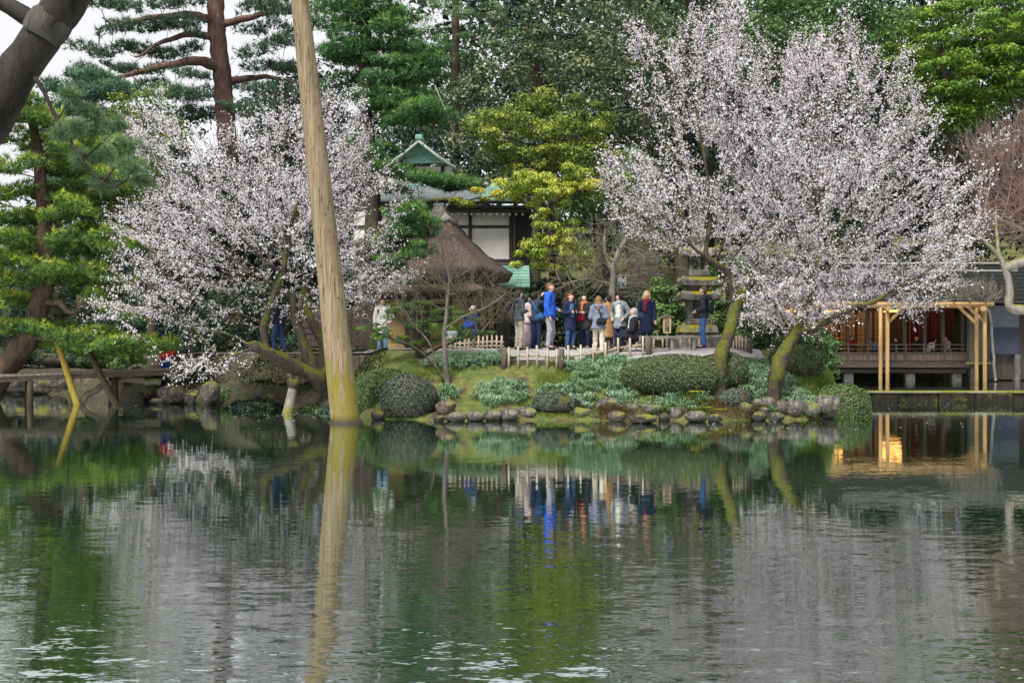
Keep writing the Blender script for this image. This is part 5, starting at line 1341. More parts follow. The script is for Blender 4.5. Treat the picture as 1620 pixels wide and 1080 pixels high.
dw = empty('fallen_branch', P(120, 640, 40.4)); dw.location.z = 0; tag(dw, 'mossy fallen branch lying in the water between the two props', 'branch')
pts = [P(u, v, Y) - dw.location for u, v, Y in ((124, 642, 40.4), (140, 622, 40.6), (165, 606, 41), (205, 601, 41.4), (255, 604, 41.6))]
V, F = tube_arrays(smooth_line(pts, .2, 3, .03), np.linspace(.10, .12, len(smooth_line(pts, .2, 3, .03))), 9); link('limb', np_mesh('limb', V, F, True), m_bark_moss, dw)
pts = [P(u, v, Y) - dw.location for u, v, Y in ((112, 640, 39.9), (105, 622, 40), (88, 612, 40.2), (70, 612, 40.3))]
V, F = tube_arrays(smooth_line(pts, .15, 4, .02), np.linspace(.05, .02, len(smooth_line(pts, .15, 4, .02))), 7); link('side_twig', np_mesh('side_twig', V, F, True), m_bark_dark, dw)

m_plank = wood_mat('bridge_plank_wood', (.09, .075, .065), (.26, .225, .20), 1)
br = empty('plank_bridge', (0, 0, 0)); tag(br, 'narrow plank footbridge on dark piles at the left', 'bridge')
b0 = P(-150, 600, 38.6); b1 = P(275, 583, 42.0); br.location = b0; D = b1 - b0; yaw = math.atan2(D.y, D.x); Ln = D.length; slope = math.atan2(D.z, math.hypot(D.x, D.y))
np_ = 46
for k in range(np_):
    t = (k + .5) / np_; mb = MB(); mb.box(D * t, (Ln / np_ - .018, 1.1, .055), rz=yaw, ry=-slope); mb.build('plank', m_plank, br)
nrm = Vector((-math.sin(yaw), math.cos(yaw), 0))
for s in (-.42, .42):
    mb = MB(); mb.box(D * .5 + nrm * s + Vector((0, 0, -.11)), (Ln, .12, .16), rz=yaw, ry=-slope); mb.build('beam', m_oldwood, br)
for t in (.12, .44, .76):
    for s in (-.4, .4):
        q = D * t + nrm * s; mb = MB(); mb.tube([(q.x, q.y, -b0.z - .5), (q.x, q.y, q.z - .15)], [.11, .10], 10); mb.build('pile', m_brownlog, br)

wr = empty('stone_weir', (25, 41.55, 0)); tag(wr, 'low mossy stone weir holding back the upper pond', 'weir')
m_weir = bark_mat('mossy_weir_stone', (.006, .005, .004), (.032, .028, .021), (.075, .08, .012), .26, 7, 4.0)
m_weirtop = bark_mat('weir_capping', (.16, .16, .13), (.34, .34, .30), (.19, .21, .02), .45, 5, 1.1)
x = -16.0
rk = random.Random(5)
while x < 12:
    w = rk.uniform(.9, 1.5); mb = MB(); mb.box((x + w / 2, rk.uniform(-.05, .03), -.1), (w - .01, .5, .84), bev=.05, rz=rk.uniform(-.03, .03)); mb.build('stone_block', m_weir, wr); x += w
x = -16.0
while x < 12:
    w = rk.uniform(1.6, 2.4); mb = MB(); mb.box((x + w / 2, -.02, .352), (w - .012, .58, .06), bev=.015); mb.build('cap_stone', m_weirtop, wr); x += w

# ---------------------------------------------------------------- log frame in front of the tea house
m_log = wood_mat('tan_log', (.26, .155, .06), (.52, .34, .15), 2, 6, .6)
m_logh = wood_mat('tan_log_beam', (.26, .155, .06), (.52, .34, .15), 0, 6, .6)
tl = empty('log_trellis', P(1480, 602, 56)); tl.location.z = .2; tag(tl, 'tan log trellis standing in the upper pond before the tea house', 'trellis')
def T(u, v, Y): return P(u, v, Y) - tl.location
def lg(name, a, c, r_, mat): 
    mb = MB(); a = Vector(a); c = Vector(c); mb.tube([a, a.lerp(c, .33), a.lerp(c, .66), c], [r_, r_ * .97, r_ * .98, r_ * .94], 12); return mb.build(name, mat, tl)
for u, Y in ((1404, 55.6), (1393, 57), (1558, 55.6), (1545, 57), (1262, 55.6), (1252, 57)):
    a = T(u, 602, Y); lg('post', (a.x, a.y, -.6), (a.x, a.y, T(u, 483 if Y < 56 else 486, Y).z), .09, m_log)
lg('top_beam', T(1235, 481, 55.55), T(1572, 481, 55.55), .095, m_logh)
lg('top_beam', T(1235, 484, 57.0), T(1562, 484, 57.0), .09, m_logh)
for u in (1262, 1406, 1556): lg('cross_beam', T(u, 488, 55.2), T(u - 6, 488, 57.5), .12, m_logh)
for a, c in (((1516, 484), (1545, 512)), ((1530, 484), (1557, 508)), ((1432, 484), (1405, 510)), ((1288, 484), (1263, 510)), ((1553, 490), (1560, 506))):
    lg('brace', T(*a, 55.8), T(*c, 55.8), .075, m_log)
for u in (1300, 1350, 1440, 1480, 1510, 1535, 1560):
    lg('lath', T(u, 477.5, 55.1), T(u - 4, 479, 57.6), .035, plain('dark_lath', (.09, .06, .04)))
A, _, _ = crown_points([(1490, 478), (1510, 462), (1540, 455), (1575, 465), (1580, 480), (1500, 480)], 56, 500, 1.0, rb)
bare('leafless wisteria twigs heaped on the log trellis', [([P(1575, 602, 56.4), P(1570, 540, 56.3), P(1566, 490, 56.2), P(1540, 474, 56.1), P(1500, 473, 56)], -1)], [(.06, .03)], A, 76, m_bark_grey, .16, .16, .011, 2.4, 'wisteria_vine', 'climbers', shoots=160, sl=(.3, .8), sr=.011, up=.5)

# ---------------------------------------------------------------- tea house over the upper pond
m_dk = wood_mat('dark_timber', (.025, .019, .016), (.08, .062, .052), 2)
m_dkh = wood_mat('dark_timber_beam', (.025, .019, .016), (.085, .066, .056), 0)
m_brd = wood_mat('brown_railing_board', (.05, .034, .027), (.13, .092, .075), 2)
m_roofd = speckle('dark_slate_roof', [(.3, (.010, .011, .010)), (.7, (.028, .03, .027))], 6, .95, .5, .02, spec=.08)
m_paper = leaf_mat('shoji_paper', [(0, (.72, .52, .30)), (1, (.72, .52, .30))], .35, .9, .1)
m_lat = plain('shoji_lattice', (.10, .06, .035))
m_foot = speckle('footing_stone', [(.3, (.035, .034, .031)), (.7, (.13, .127, .12))], 4, .9, .5, .02)
m_red = plain('red_cloth', (.09, .010, .012))
YT = 58.0; kt = YT / FPX
th = empty('tea_house', (17.5, YT, .2)); tag(th, 'dark timber tea house with open veranda and warm lit paper screens', 'building')
def X(u, Y=YT): return (u - 810) / FPX * Y - 17.5
def Z(v, Y=YT): return CAMH - (v - 540) / FPX * Y - .2
def tb(name, x0, x1, y0, y1, z0, z1, mat, par=th, bev=0.0):
    mb = MB(); mb.box(((x0 + x1) / 2, (y0 + y1) / 2, (z0 + z1) / 2), (abs(x1 - x0), abs(y1 - y0), abs(z1 - z0)), bev=bev); return mb.build(name, mat, par)
xl, xr = X(1215), X(1531)
zfl = Z(572)
for k in range(9): tb('floor_board', xl, xr, .06 + k * .45, .06 + k * .45 + .43, zfl - .09, zfl, m_dkh)
tb('fascia_beam', xl - .1, xr + .1, -.06, .05, Z(581), Z(571.5), m_dkh)
tb('lower_beam', xl, xr, .3, .5, Z(590), Z(584), m_dkh)
for u in (1235, 1345, 1443, 1517):
    tb('stilt', X(u) - .13, X(u) + .13, .28, .52, -.7, Z(590) + .01, m_dk); tb('footing', X(u) - .22, X(u) + .22, .2, .62, -.8, Z(590) - .02, m_foot, bev=.03)
    tb('stilt', X(u) - .13, X(u) + .13, 3.2, 3.45, -.7, zfl - .1, m_dk)
n = 44
for k in range(n):
    x0 = xl + (xr - xl) * k / n; tb('railing_board', x0 + .006, x0 + (xr - xl) / n - .006, .0 + .004 * (k % 3), .035 + .004 * (k % 3), Z(570.5), Z(559.5), m_brd)
tb('rail', xl, xr, -.03, .06, Z(559.4), Z(557), m_dkh); tb('rail', xl, xr, -.02, .05, Z(552.5), Z(551), m_dkh); tb('rail', xl, xr, -.03, .06, Z(546), Z(543.8), m_dkh)
for u in (1240, 1280, 1312, 1342, 1373, 1418, 1433, 1462, 1495): tb('rail_post', X(u) - .04, X(u) + .04, -.025, .055, Z(571), Z(544), m_dk)
for u in (1225, 1284, 1342, 1374, 1432, 1464, 1493, 1524): tb('pillar', X(u) - .075, X(u) + .075, .07, .22, zfl, Z(466), m_dk)
tb('header_beam', xl - .1, xr + .2, .06, .24, Z(487), Z(479), m_dkh)
# back room wall of paper screens
yb = 3.5
tb('lintel', xl, xr, yb - .1, yb + .1, Z(492, 61.5), Z(486, 61.5), m_dkh)
tb('back_wall', xl, xr, yb + .35, yb + .45, zfl, Z(440), plain('warm_plaster', (.42, .30, .18)))
npn = 11; pw = (xr - xl) / npn
for k in range(npn):
    x0 = xl + k * pw; sc = empty('paper_screen', (0, 0, 0)); sc.parent = th
    if k in (3, 8): tb('dark_panel', x0, x0 + pw, yb, yb + .05, zfl, Z(493, 61.5), m_brd, sc); continue
    tb('paper', x0 + .03, x0 + pw - .03, yb + .03, yb + .034, zfl + .25, Z(493, 61.5), m_paper, sc)
    mb = MB()
    for s in (0, 1): mb.box((x0 + .03 + s * (pw - .06), yb, (zfl + Z(493, 61.5)) / 2), (.05, .05, Z(493, 61.5) - zfl))
    for q in range(8): mb.box((x0 + pw / 2, yb + .012, zfl + .25 + q * .25), (pw - .08, .022, .02))
    for q in range(1, 4): mb.box((x0 + q * pw / 4, yb + .012, zfl + 1.15), (.018, .02, 1.9))
    mb.box((x0 + pw / 2, yb, zfl + .13), (pw - .08, .04, .25)); mb.build('lattice', m_lat, sc)
tb('ceiling', xl, xr, .1, yb + .3, Z(466), Z(464), m_dkh)
tb('side_wall', xl - .1, xl - .02, .1, yb + .3, zfl, Z(466), m_brd)
# red hangings to the right
for k, (u, w) in enumerate(((1478, .5), (1500, .6), (1518, .5))):
    mb = MB(); nn = 12; x0 = X(u)
    V = []; F = []
    for i in range(nn + 1):
        xx = x0 - w / 2 + w * i / nn; yy = 1.5 + .06 * math.sin(i * 1.9 + k)
        V += [(xx, yy, Z(484)), (xx * 1.0, yy + .02, zfl + .35), (xx, yy + .02, Z(484)), (xx, yy + .04, zfl + .35)]
    for i in range(nn): a = i * 4; F += [(a, a + 1, a + 5, a + 4), (a + 2, a + 6, a + 7, a + 3)]
    mb.add(V, F, True); mb.build('red_hanging', m_red, th)
tb('red_back_panel', X(1470), xr, 2.6, 2.68, zfl, Z(484), m_red)
# roof: two slopes of long boards and a ridge
def slope(name, x0, x1, ya, za, yb_, zb, th_, mat, par, n, lap=.0):
    """courses from eave (a) to ridge (b)"""
    for k in range(n):
        t0 = k / n; t1 = (k + 1.06) / n if k < n - 1 else 1
        y0 = ya + (yb_ - ya) * t0; z0 = za + (zb - za) * t0; y1 = ya + (yb_ - ya) * t1; z1 = za + (zb - za) * t1
        mb = MB(); mb.add([(x0, y0, z0 + lap), (x1, y0, z0 + lap), (x1, y1, z1), (x0, y1, z1), (x0, y0, z0 + lap - th_), (x1, y0, z0 + lap - th_), (x1, y1, z1 - th_), (x0, y1, z1 - th_)],
                          [(0, 1, 2, 3), (7, 6, 5, 4), (4, 5, 1, 0), (5, 6, 2, 1), (6, 7, 3, 2), (7, 4, 0, 3)]); mb.build('roof_course', mat, par)
rf_ = empty('roof'); rf_.parent = th
slope('f', X(1180), X(1700), -1.1, Z(474, 56.9), 2.4, Z(420, 60.4), .06, m_roofd, rf_, 9, .035)
slope('b', X(1180), X(1700), 6.2, Z(474, 56.9), 2.4, Z(420, 60.4), .06, m_roofd, rf_, 6, .035)
tb('eave_board', X(1180), X(1700), -1.08, -1.0, Z(478.5, 56.9), Z(475.5, 56.9), m_dkh)
for k, (v, dy) in enumerate(((418, 2.25), (430, 1.75))):
    mb = MB(); mb.tube([(X(1330, 60), dy, Z(v, YT + dy) + .04), (X(1606, 60), dy, Z(v, YT + dy) + .04)], [.05, .05], 8); mb.build('ridge_pole', plain('pale_ridge_pole', (.36, .35, .32)), rf_)
for k in range(14):
    mb = MB(); x0 = X(1230) + k * .85; mb.box((x0, -.5, Z(474, 56.9) + .06), (.07, 1.3, .09), rx=math.atan2(Z(420, 60.4) - Z(474, 56.9), 3.5)); mb.build('rafter', m_dk, rf_)
# right wing: mossy boards, blinds
for k in range(8): tb('wall_board', X(1532), X(1562), -.06 + .006 * (k % 2), .0 + .006 * (k % 2), Z(563 - k * 10), Z(572.8 - k * 10), wood_mat('mossy_wall_board', (.05, .045, .03), (.13, .12, .08), 0) if k == 0 else bpy.data.materials['mossy_wall_board'])
tb('corner_post', X(1529), X(1532), -.1, .06, Z(578), Z(470), m_dk); tb('corner_post', X(1562), X(1565), -.1, .06, Z(578), Z(470), m_dk)
tb('sill', X(1527), X(1567), -.14, .08, Z(576), Z(572.5), plain('green_sill', (.13, .14, .06)))
m_blind = speckle('grey_blind', [(.3, (.07, .08, .095)), (.7, (.13, .145, .165))], 3, .8, .3, .01, (1, 1, 8)); m_navy = speckle('navy_blind', [(.3, (.022, .026, .045)), (.7, (.045, .052, .08))], 3, .8, .3, .01, (6, 1, 1))
tb('upper_blind', X(1567), X(1613), .05, .08, Z(518), Z(483), m_blind); tb('lower_blind', X(1567), X(1612), .02, .05, Z(560), Z(518.3), m_navy)
tb('wing_wall', X(1565), X(1760), .3, .4, Z(600), Z(466), m_dk)
tb('wing_footing', X(1606), X(1615), .0, .3, -.6, Z(560.5), m_foot, bev=.03); tb('wing_footing', X(1537), X(1545), .1, .35, -.7, Z(576.5), m_foot, bev=.03)
# ceiling lamps that are lit
m_lampglow = emit('lit_lamp', (1.0, .42, .08), 3)
for k, (u, y) in enumerate(((1422, 1.2), (1330, 1.6), (1258, 1.4))):
    cl = empty('ceiling_lamp', (17.5 + X(u), YT + y, .2 + Z(491))); tag(cl, ['lit rectangular ceiling lamp seen between the trellis posts', 'ceiling lamp glowing above the guest in red', 'ceiling lamp hidden behind the blossom tips'][k], 'lamp', 'tea house lamps')
    mb = MB(); mb.box((0, 0, 0), (.6, .3, .09)); mb.build('shade', m_lampglow, cl)
    mb = MB(); mb.box((0, 0, .07), (.66, .36, .04)); mb.build('frame', m_dk, cl)
    mb = MB(); mb.tube([(0, 0, .08), (0, 0, .7)], [.012, .012], 6); mb.build('cord', m_dk, cl)
    ld = bpy.data.lights.new('lamp_light', 'POINT'); ld.energy = 15; ld.color = (1, .45, .12); ld.shadow_soft_size = .5
    lo = bpy.data.objects.new('lamp_light', ld); col.objects.link(lo); lo.parent = cl; lo.location = (0, 0, -.2)
for k, (u, y) in enumerate(((1328, 1.0), (1368, 1.1), (1410, 1.0), (1478, 1.0))):
    t = empty('low_table', (17.5 + X(u), YT + y, .2 + zfl)); tag(t, 'dark low table at the ' + ['teal guest', 'guest in red', 'guest in the dark suit', 'guests in white'][k], 'table', 'tea house tables')
    mb = MB(); mb.box((0, 0, .66), (.8, .7, .05), bev=.01); mb.build('table_top', m_dkh, t)
    for sx in (-.34, .34):
        for sy in (-.28, .28): mb = MB(); mb.box((sx, sy, .32), (.05, .05, .63)); mb.build('leg', m_dk, t)

# ---------------------------------------------------------------- thatched house
m_thatch = speckle('thatch', [(.28, (.022, .015, .013)), (.5, (.085, .06, .053)), (.74, (.19, .145, .13))], 16, .95, 1.0, .08, (1, 1, .35), 8)
m_cap = speckle('ridge_cap_bark', [(.3, (.14, .125, .12)), (.7, (.30, .28, .27))], 6, .9, .6, .03)
m_ochre = speckle('ochre_wall', [(.3, (.26, .175, .075)), (.7, (.36, .25, .12))], 3, .9, .2, .01)
m_shake = speckle('brown_shingle', [(.3, (.05, .035, .03)), (.7, (.14, .105, .09))], 6, .9, .6, .02, (6, 1, 1))
hut = empty('thatched_house', (-2.62, 46.0, 1.75), R(-15)); tag(hut, 'ochre walled house under a steep brown thatched roof', 'building')
def hip(s0, z0, s1, z1, n, bulge, th_, mat, name, seed=0, jag=0.0, m=24, par=hut):
    """square hipped surface from half size s0 at z0 to s1 at z1 with a thick edge"""
    rk = np.random.default_rng(seed); V = []
    rng_ = []
    for k in range(n + 1):
        t = k / n; s = s0 + (s1 - s0) * t + bulge * math.sin(math.pi * t); z = z0 + (z1 - z0) * t
        ring = []
        for side in range(4):
            for q in range(m // 4):
                f = -1 + 2 * q / (m // 4)
                x, y = [(f, -1), (1, f), (-f, 1), (-1, -f)][side]
                j = rk.normal(0, jag); cr = (abs(x) * abs(y)) ** 4
                ring.append((x * s * (1 - .03 * cr) + j, y * s * (1 - .03 * cr) + j * .5, z + rk.normal(0, jag) + (.10 * cr * (1 - t) ** 3)))
        rng_.append(ring)
    under = [[(x * .93, y * .93, z - th_) for x, y, z in rng_[0]], [(x * .55, y * .55, z - th_ + .1) for x, y, z in rng_[0]]]
    rings = [under[1], under[0]] + rng_; V = [p for rr in rings for p in rr]; F = []
    for k in range(len(rings) - 1):
        for q in range(m): a = k * m + q; b_ = k * m + (q + 1) % m; F.append((a, b_, b_ + m, a + m))
    F.append(tuple((len(rings) - 1) * m + q for q in range(m)))
    mb = MB(); mb.add(V, F, True); return mb.build(name, mat, par)
ro = hip(2.25, 2.72, .36, 4.78, 12, -.16, .34, m_thatch, 'thatched_roof', 1, .016, 64)
hip(.58, 4.62, .15, 5.18, 5, -.06, .14, m_cap, 'ridge_cap', 2, .008, 32)
mb = MB(); mb.box((0, 0, 5.2), (.42, .34, .12), bev=.03); mb.build('ridge_tile', plain('blue_grey_tile', (.22, .25, .30)), hut)
hip(2.45, 1.95, 1.7, 2.42, 5, 0, .08, m_shake, 'skirt_roof', 3, .01, 48)
def hb(name, x0, x1, y0, y1, z0, z1, mat): return tb(name, x0, x1, y0, y1, z0, z1, mat, hut)
for (x0, x1, y0, y1) in ((-1.6, 1.6, -1.62, -1.54), (1.54, 1.62, -1.6, 1.6), (-1.6, 1.6, 1.54, 1.62), (-1.62, -1.54, -1.6, 1.6)): hb('wall', x0, x1, y0, y1, -.3, 2.5, m_ochre)
for x0 in (-1.62, -.7, .1, .9, 1.62): hb('post', x0 - .06, x0 + .06, -1.68, -1.56, -.3, 2.6, m_dk)
for y0 in (-.6, .5, 1.55): hb('post', 1.57, 1.69, y0 - .06, y0 + .06, -.3, 2.6, m_dk)
hb('beam', -1.7, 1.7, -1.70, -1.60, 1.75, 1.88, m_dkh)
w_ = hb('window', .25, .78, -1.645, -1.60, .75, 1.55, plain('window_dark', (.03, .028, .025)))
for q in range(5): tb('bar', .3 + q * .1, .325 + q * .1, -1.665, -1.645, .75, 1.55, m_dk, w_)
d_ = hb('door', -.62, .02, -1.645, -1.60, -.1, 1.7, m_dk)
for q in range(5): tb('board', -.6 + q * .125, -.485 + q * .125, -1.668, -1.646, -.1, 1.68, m_brd, d_)
hb('base_panel', 1.63, 1.66, -1.5, 1.5, .05, .75, m_dk)

# ---------------------------------------------------------------- white walled house with copper roofs
m_plaster = speckle('white_plaster', [(.3, (.60, .58, .54)), (.7, (.74, .72, .67))], 1.6, .9, .1, .01)
m_copper = speckle('green_copper', [(.3, (.11, .24, .20)), (.55, (.20, .37, .31)), (.75, (.32, .50, .43))], 3, .7, .3, .01, (1, 3, 3))
m_slate = speckle('grey_slate', [(.3, (.10, .125, .13)), (.7, (.22, .25, .255))], 8, .8, .5, .02, (1, 2, 2))
m_black = wood_mat('black_timber', (.02, .019, .02), (.06, .056, .056), 2)
m_blackh = wood_mat('black_timber_beam', (.02, .019, .02), (.06, .056, .056), 0)
YW = 52.0
wh = empty('white_house', (-2.5, YW, 1.7)); tag(wh, 'white walled house with dark timbers and green copper roofs', 'building')
def WX(u, Y=YW): return (u - 810) / FPX * Y + 2.5
def WZ(v, Y=YW): return CAMH - (v - 540) / FPX * Y - 1.7
def wb(name, u0, u1, y0, y1, v0, v1, mat, bev=0.0): return tb(name, WX(u0), WX(u1), y0, y1, WZ(v1), WZ(v0), mat, wh, bev)
wb('wall', 560, 808, 0, .15, 335, 418, m_plaster); wb('lower_wall', 560, 808, .02, .15, 418.5, 560, m_black); wb('side_wall', 806, 841, .35, .5, 330, 560, m_black)
for u in (640, 700, 744, 808): wb('post', u - 2.6, u + 2.6, -.06, .06, 335, 470, m_black)
wb('beam', 560, 812, -.05, .02, 356.5, 361, m_blackh); wb('beam', 560, 812, -.05, .02, 410, 415, m_blackh)
wb('downpipe', 812, 815, -.3, -.2, 320, 440, m_black); wb('downpipe', 838, 841, .1, .2, 330, 440, m_black)
wb('inner_panel', 730, 741, -.02, .0, 362, 410, plain('paper_window', (.66, .64, .60)))
wb('soffit', 580, 838, -.75, .2, 328, 332, m_blackh); wb('fascia', 575, 842, -.95, -.85, 319.5, 326, m_blackh)
wb('lower_fascia', 700, 838, -.62, -.5, 334, 338.5, m_blackh)
for k in range(12): wb('rafter_end', 715 + k * 10, 718 + k * 10, -.7, -.45, 340, 343, plain('pale_rafter_end', (.45, .44, .42)) if k == 0 else bpy.data.materials['pale_rafter_end'])
r1 = empty('eaves_roof'); r1.parent = wh
slope('r', WX(600), WX(700), -1.05, WZ(318, 51), 1.4, WZ(294, 53.4), .05, m_slate, r1, 8, .03)
slope('r', WX(700), WX(833), -1.05, WZ(318, 51), 1.0, WZ(298, 53), .05, m_slate, r1, 8, .03)
for k in range(7):       # curved copper end of the roof
    t0 = k / 7; t1 = (k + 1) / 7
    def pt(t, s): 
        y = -1.08 + 2.1 * t; zc = WZ(319, 51) + (WZ(293, 53) - WZ(319, 51)) * t ** .8; w0 = WX(760 + 18 * t); w1 = WX(834 - 52 * t)
        return (w0 + (w1 - w0) * s, y, zc + .10 - .10 * s * s * (1 - t))
    mb = MB(); N = 8; V = []; F = []
    for i in range(N + 1): 
        for t, dz in ((t0, .03), (t1 + .02, 0)): p = pt(t, i / N); V += [(p[0], p[1], p[2] + dz), (p[0], p[1], p[2] + dz - .07)]
    for i in range(N): a = i * 4; F += [(a, a + 4, a + 6, a + 2), (a + 1, a + 3, a + 7, a + 5), (a, a + 1, a + 5, a + 4)]
    F += [(0, 2, 3, 1), (N * 4, N * 4 + 1, N * 4 + 3, N * 4 + 2)]
    mb.add(V, F); mb.build('copper_course', m_copper, r1)
mb = MB(); mb.box((WX(650), 1.42, WZ(294, 53.4) + .03), (WX(705) - WX(595), .3, .1)); mb.build('copper_flashing', m_copper, r1)
wb('upper_wall', 590, 712, 1.6, 1.75, 255, 300, m_plaster)
for u in (610, 655, 700): tb('upper_post', WX(u, 53.6) - .07, WX(u, 53.6) + .07, 1.52, 1.62, WZ(300, 53.6), WZ(262, 53.6), m_dk, wh)
# gable on top
r2 = empty('gable_roof'); r2.parent = wh
Yg = 53.2; ax, az = WX(664, Yg), WZ(222, Yg)
for s, (ue, ve) in ((-1, (612, 262)), (1, (722, 266))):
    ex, ez = WX(ue, Yg), WZ(ve, Yg)
    for k in range(7):
        t0 = k / 7; t1 = (k + 1.05) / 7
        def gp(t): return (ax + (ex - ax) * t, az + (ez - az) * (t ** .85))
        (x0, z0), (x1, z1) = gp(t0), gp(min(1, t1))
        mb = MB(); mb.add([(x0, .8, z0), (x1, .8, z1 + .03), (x1, 5, z1 + .03), (x0, 5, z0), (x0, .8, z0 - .06), (x1, .8, z1 - .03), (x1, 5, z1 - .03), (x0, 5, z0 - .06)],
                          [(0, 1, 2, 3), (4, 7, 6, 5), (0, 4, 5, 1), (3, 2, 6, 7), (1, 5, 6, 2), (0, 3, 7, 4)]); mb.build('copper_course', m_copper, r2)
    mb = MB(); q0 = Vector((ax, .72, az - .12)); q1 = Vector((ex, .72, ez - .1)); mb.tube([q0, q0.lerp(q1, .5) - Vector((0, 0, .05)), q1], [.06, .06, .06], 8); mb.build('bargeboard', plain('pale_bargeboard', (.26, .30, .28)), r2)
mb = MB(); mb.prism([(WX(625, Yg), WZ(258, Yg)), (WX(708, Yg), WZ(258, Yg)), (ax, az - .12)], 1.2, 1.3); mb.build('gable_wall', m_copper, r2)
mb = MB(); mb.box((ax, 2.9, az + .06), (.3, 4.4, .22), bev=.04); mb.build('ridge', m_copper, r2)
# lean-to copper roof at the right corner
r3 = empty('lean_to_roof'); r3.parent = wh
slope('l', WX(748, 48), WX(838, 48), -4.4, WZ(453, 47.6), -2.2, WZ(420, 49.8), .06, m_copper, r3, 7, .03)
for u in (775, 832): tb('post', WX(u, 48.4) - .07, WX(u, 48.4) + .07, -3.6, -3.45, WZ(560, 48.4), WZ(450, 48.4), m_dk, wh)

# fences and rails on the left
bf = empty('board_fence', G(515, 40.5)); tag(bf, 'brown board fence behind the old cherry limbs', 'fence')
for k in range(6): mb = MB(); mb.box((.15, .02 * (k % 2), .32 + k * .2), (1.9, .04, .17)); mb.build('board', m_brd, bf)
for x0 in (-.75, .1, 1.0): mb = MB(); mb.box((x0, .08, .65), (.1, .1, 1.5)); mb.build('post', m_oldwood_v, bf)
rl = empty('rail_fence', G(60, 51.0)); tag(rl, 'thin dark rail fence along the far left path', 'fence')
for z in (.35, .68): 
    pts = [G(u, 51.0) - rl.location + Vector((0, 0, z)) for u in (30, 60, 90, 120, 160, 200)]; mb = MB(); mb.tube(pts, [.025] * 6, 6); mb.build('rail', m_dk, rl)
for u in (30, 62, 95, 128, 165, 200): q = G(u, 51.0) - rl.location; mb = MB(); mb.tube([q - Vector((0, 0, .1)), q + Vector((0, 0, .75))], [.04, .035], 7); mb.build('post', m_dk, rl)
# guy ropes of the pine
for k, (a, c) in enumerate((((688, 135, 45), (745, 268, 47)), ((696, 215, 45), (728, 270, 47)))):
    mb = MB(); A_ = P(*a); C_ = P(*c); mb.tube([A_, A_.lerp(C_, .5) - Vector((0, 0, .08)), C_], [.014] * 3, 5)
    tag(mb.build('guy_rope', plain('pale_rope', (.42, .38, .33)) if k == 0 else bpy.data.materials['pale_rope']), ['long pale guy rope slanting down beside the dense pine', 'short pale guy rope beside the copper gable'][k], 'rope', 'guy ropes of the pine')

# ---------------------------------------------------------------- people
def surface_nets(f, o, h):
    s = f < 0; nx, ny, nz = f.shape
    c = np.zeros((nx - 1, ny - 1, nz - 1), int)
    for i in (0, 1):
        for j in (0, 1):
            for k in (0, 1): c += s[i:nx - 1 + i, j:ny - 1 + j, k:nz - 1 + k]
    mix = (c > 0) & (c < 8); idx = -np.ones(mix.shape, int); cells = np.argwhere(mix); idx[mix] = np.arange(len(cells))
    acc = np.zeros((len(cells), 3)); cnt = np.zeros(len(cells))
    for ax in range(3):
        e = np.zeros(3, int); e[ax] = 1; o1, o2 = [q for q in range(3) if q != ax]
        for a in (0, 1):
            for b_ in (0, 1):
                d0 = np.zeros(3, int); d0[o1] = a; d0[o2] = b_
                p = cells + d0; q = p + e
                fa = f[p[:, 0], p[:, 1], p[:, 2]]; fb = f[q[:, 0], q[:, 1], q[:, 2]]; m = (fa < 0) != (fb < 0)
                t = fa[m] / (fa[m] - fb[m]); acc[m] += p[m] + t[:, None] * e; cnt[m] += 1
    V = o + h * (acc / cnt[:, None]); F = []
    for ax in range(3):
        o1, o2 = (ax + 1) % 3, (ax + 2) % 3
        sl = [slice(1, -1)] * 3; sl[ax] = slice(0, -1); a = s[tuple(sl)]
        sl2 = [slice(1, -1)] * 3; sl2[ax] = slice(1, None); b_ = s[tuple(sl2)]
        p = np.argwhere(a != b_)
        if not len(p): continue
        inside = a[p[:, 0], p[:, 1], p[:, 2]]; base = p + 1; base[:, ax] -= 1
        def cid(d1, d2): q = base.copy(); q[:, o1] -= d1; q[:, o2] -= d2; return idx[q[:, 0], q[:, 1], q[:, 2]]
        Q = np.stack([cid(1, 1), cid(0, 1), cid(0, 0), cid(1, 0)], 1); Q[~inside] = Q[~inside][:, ::-1]; F.append(Q)
    return V, np.concatenate(F)

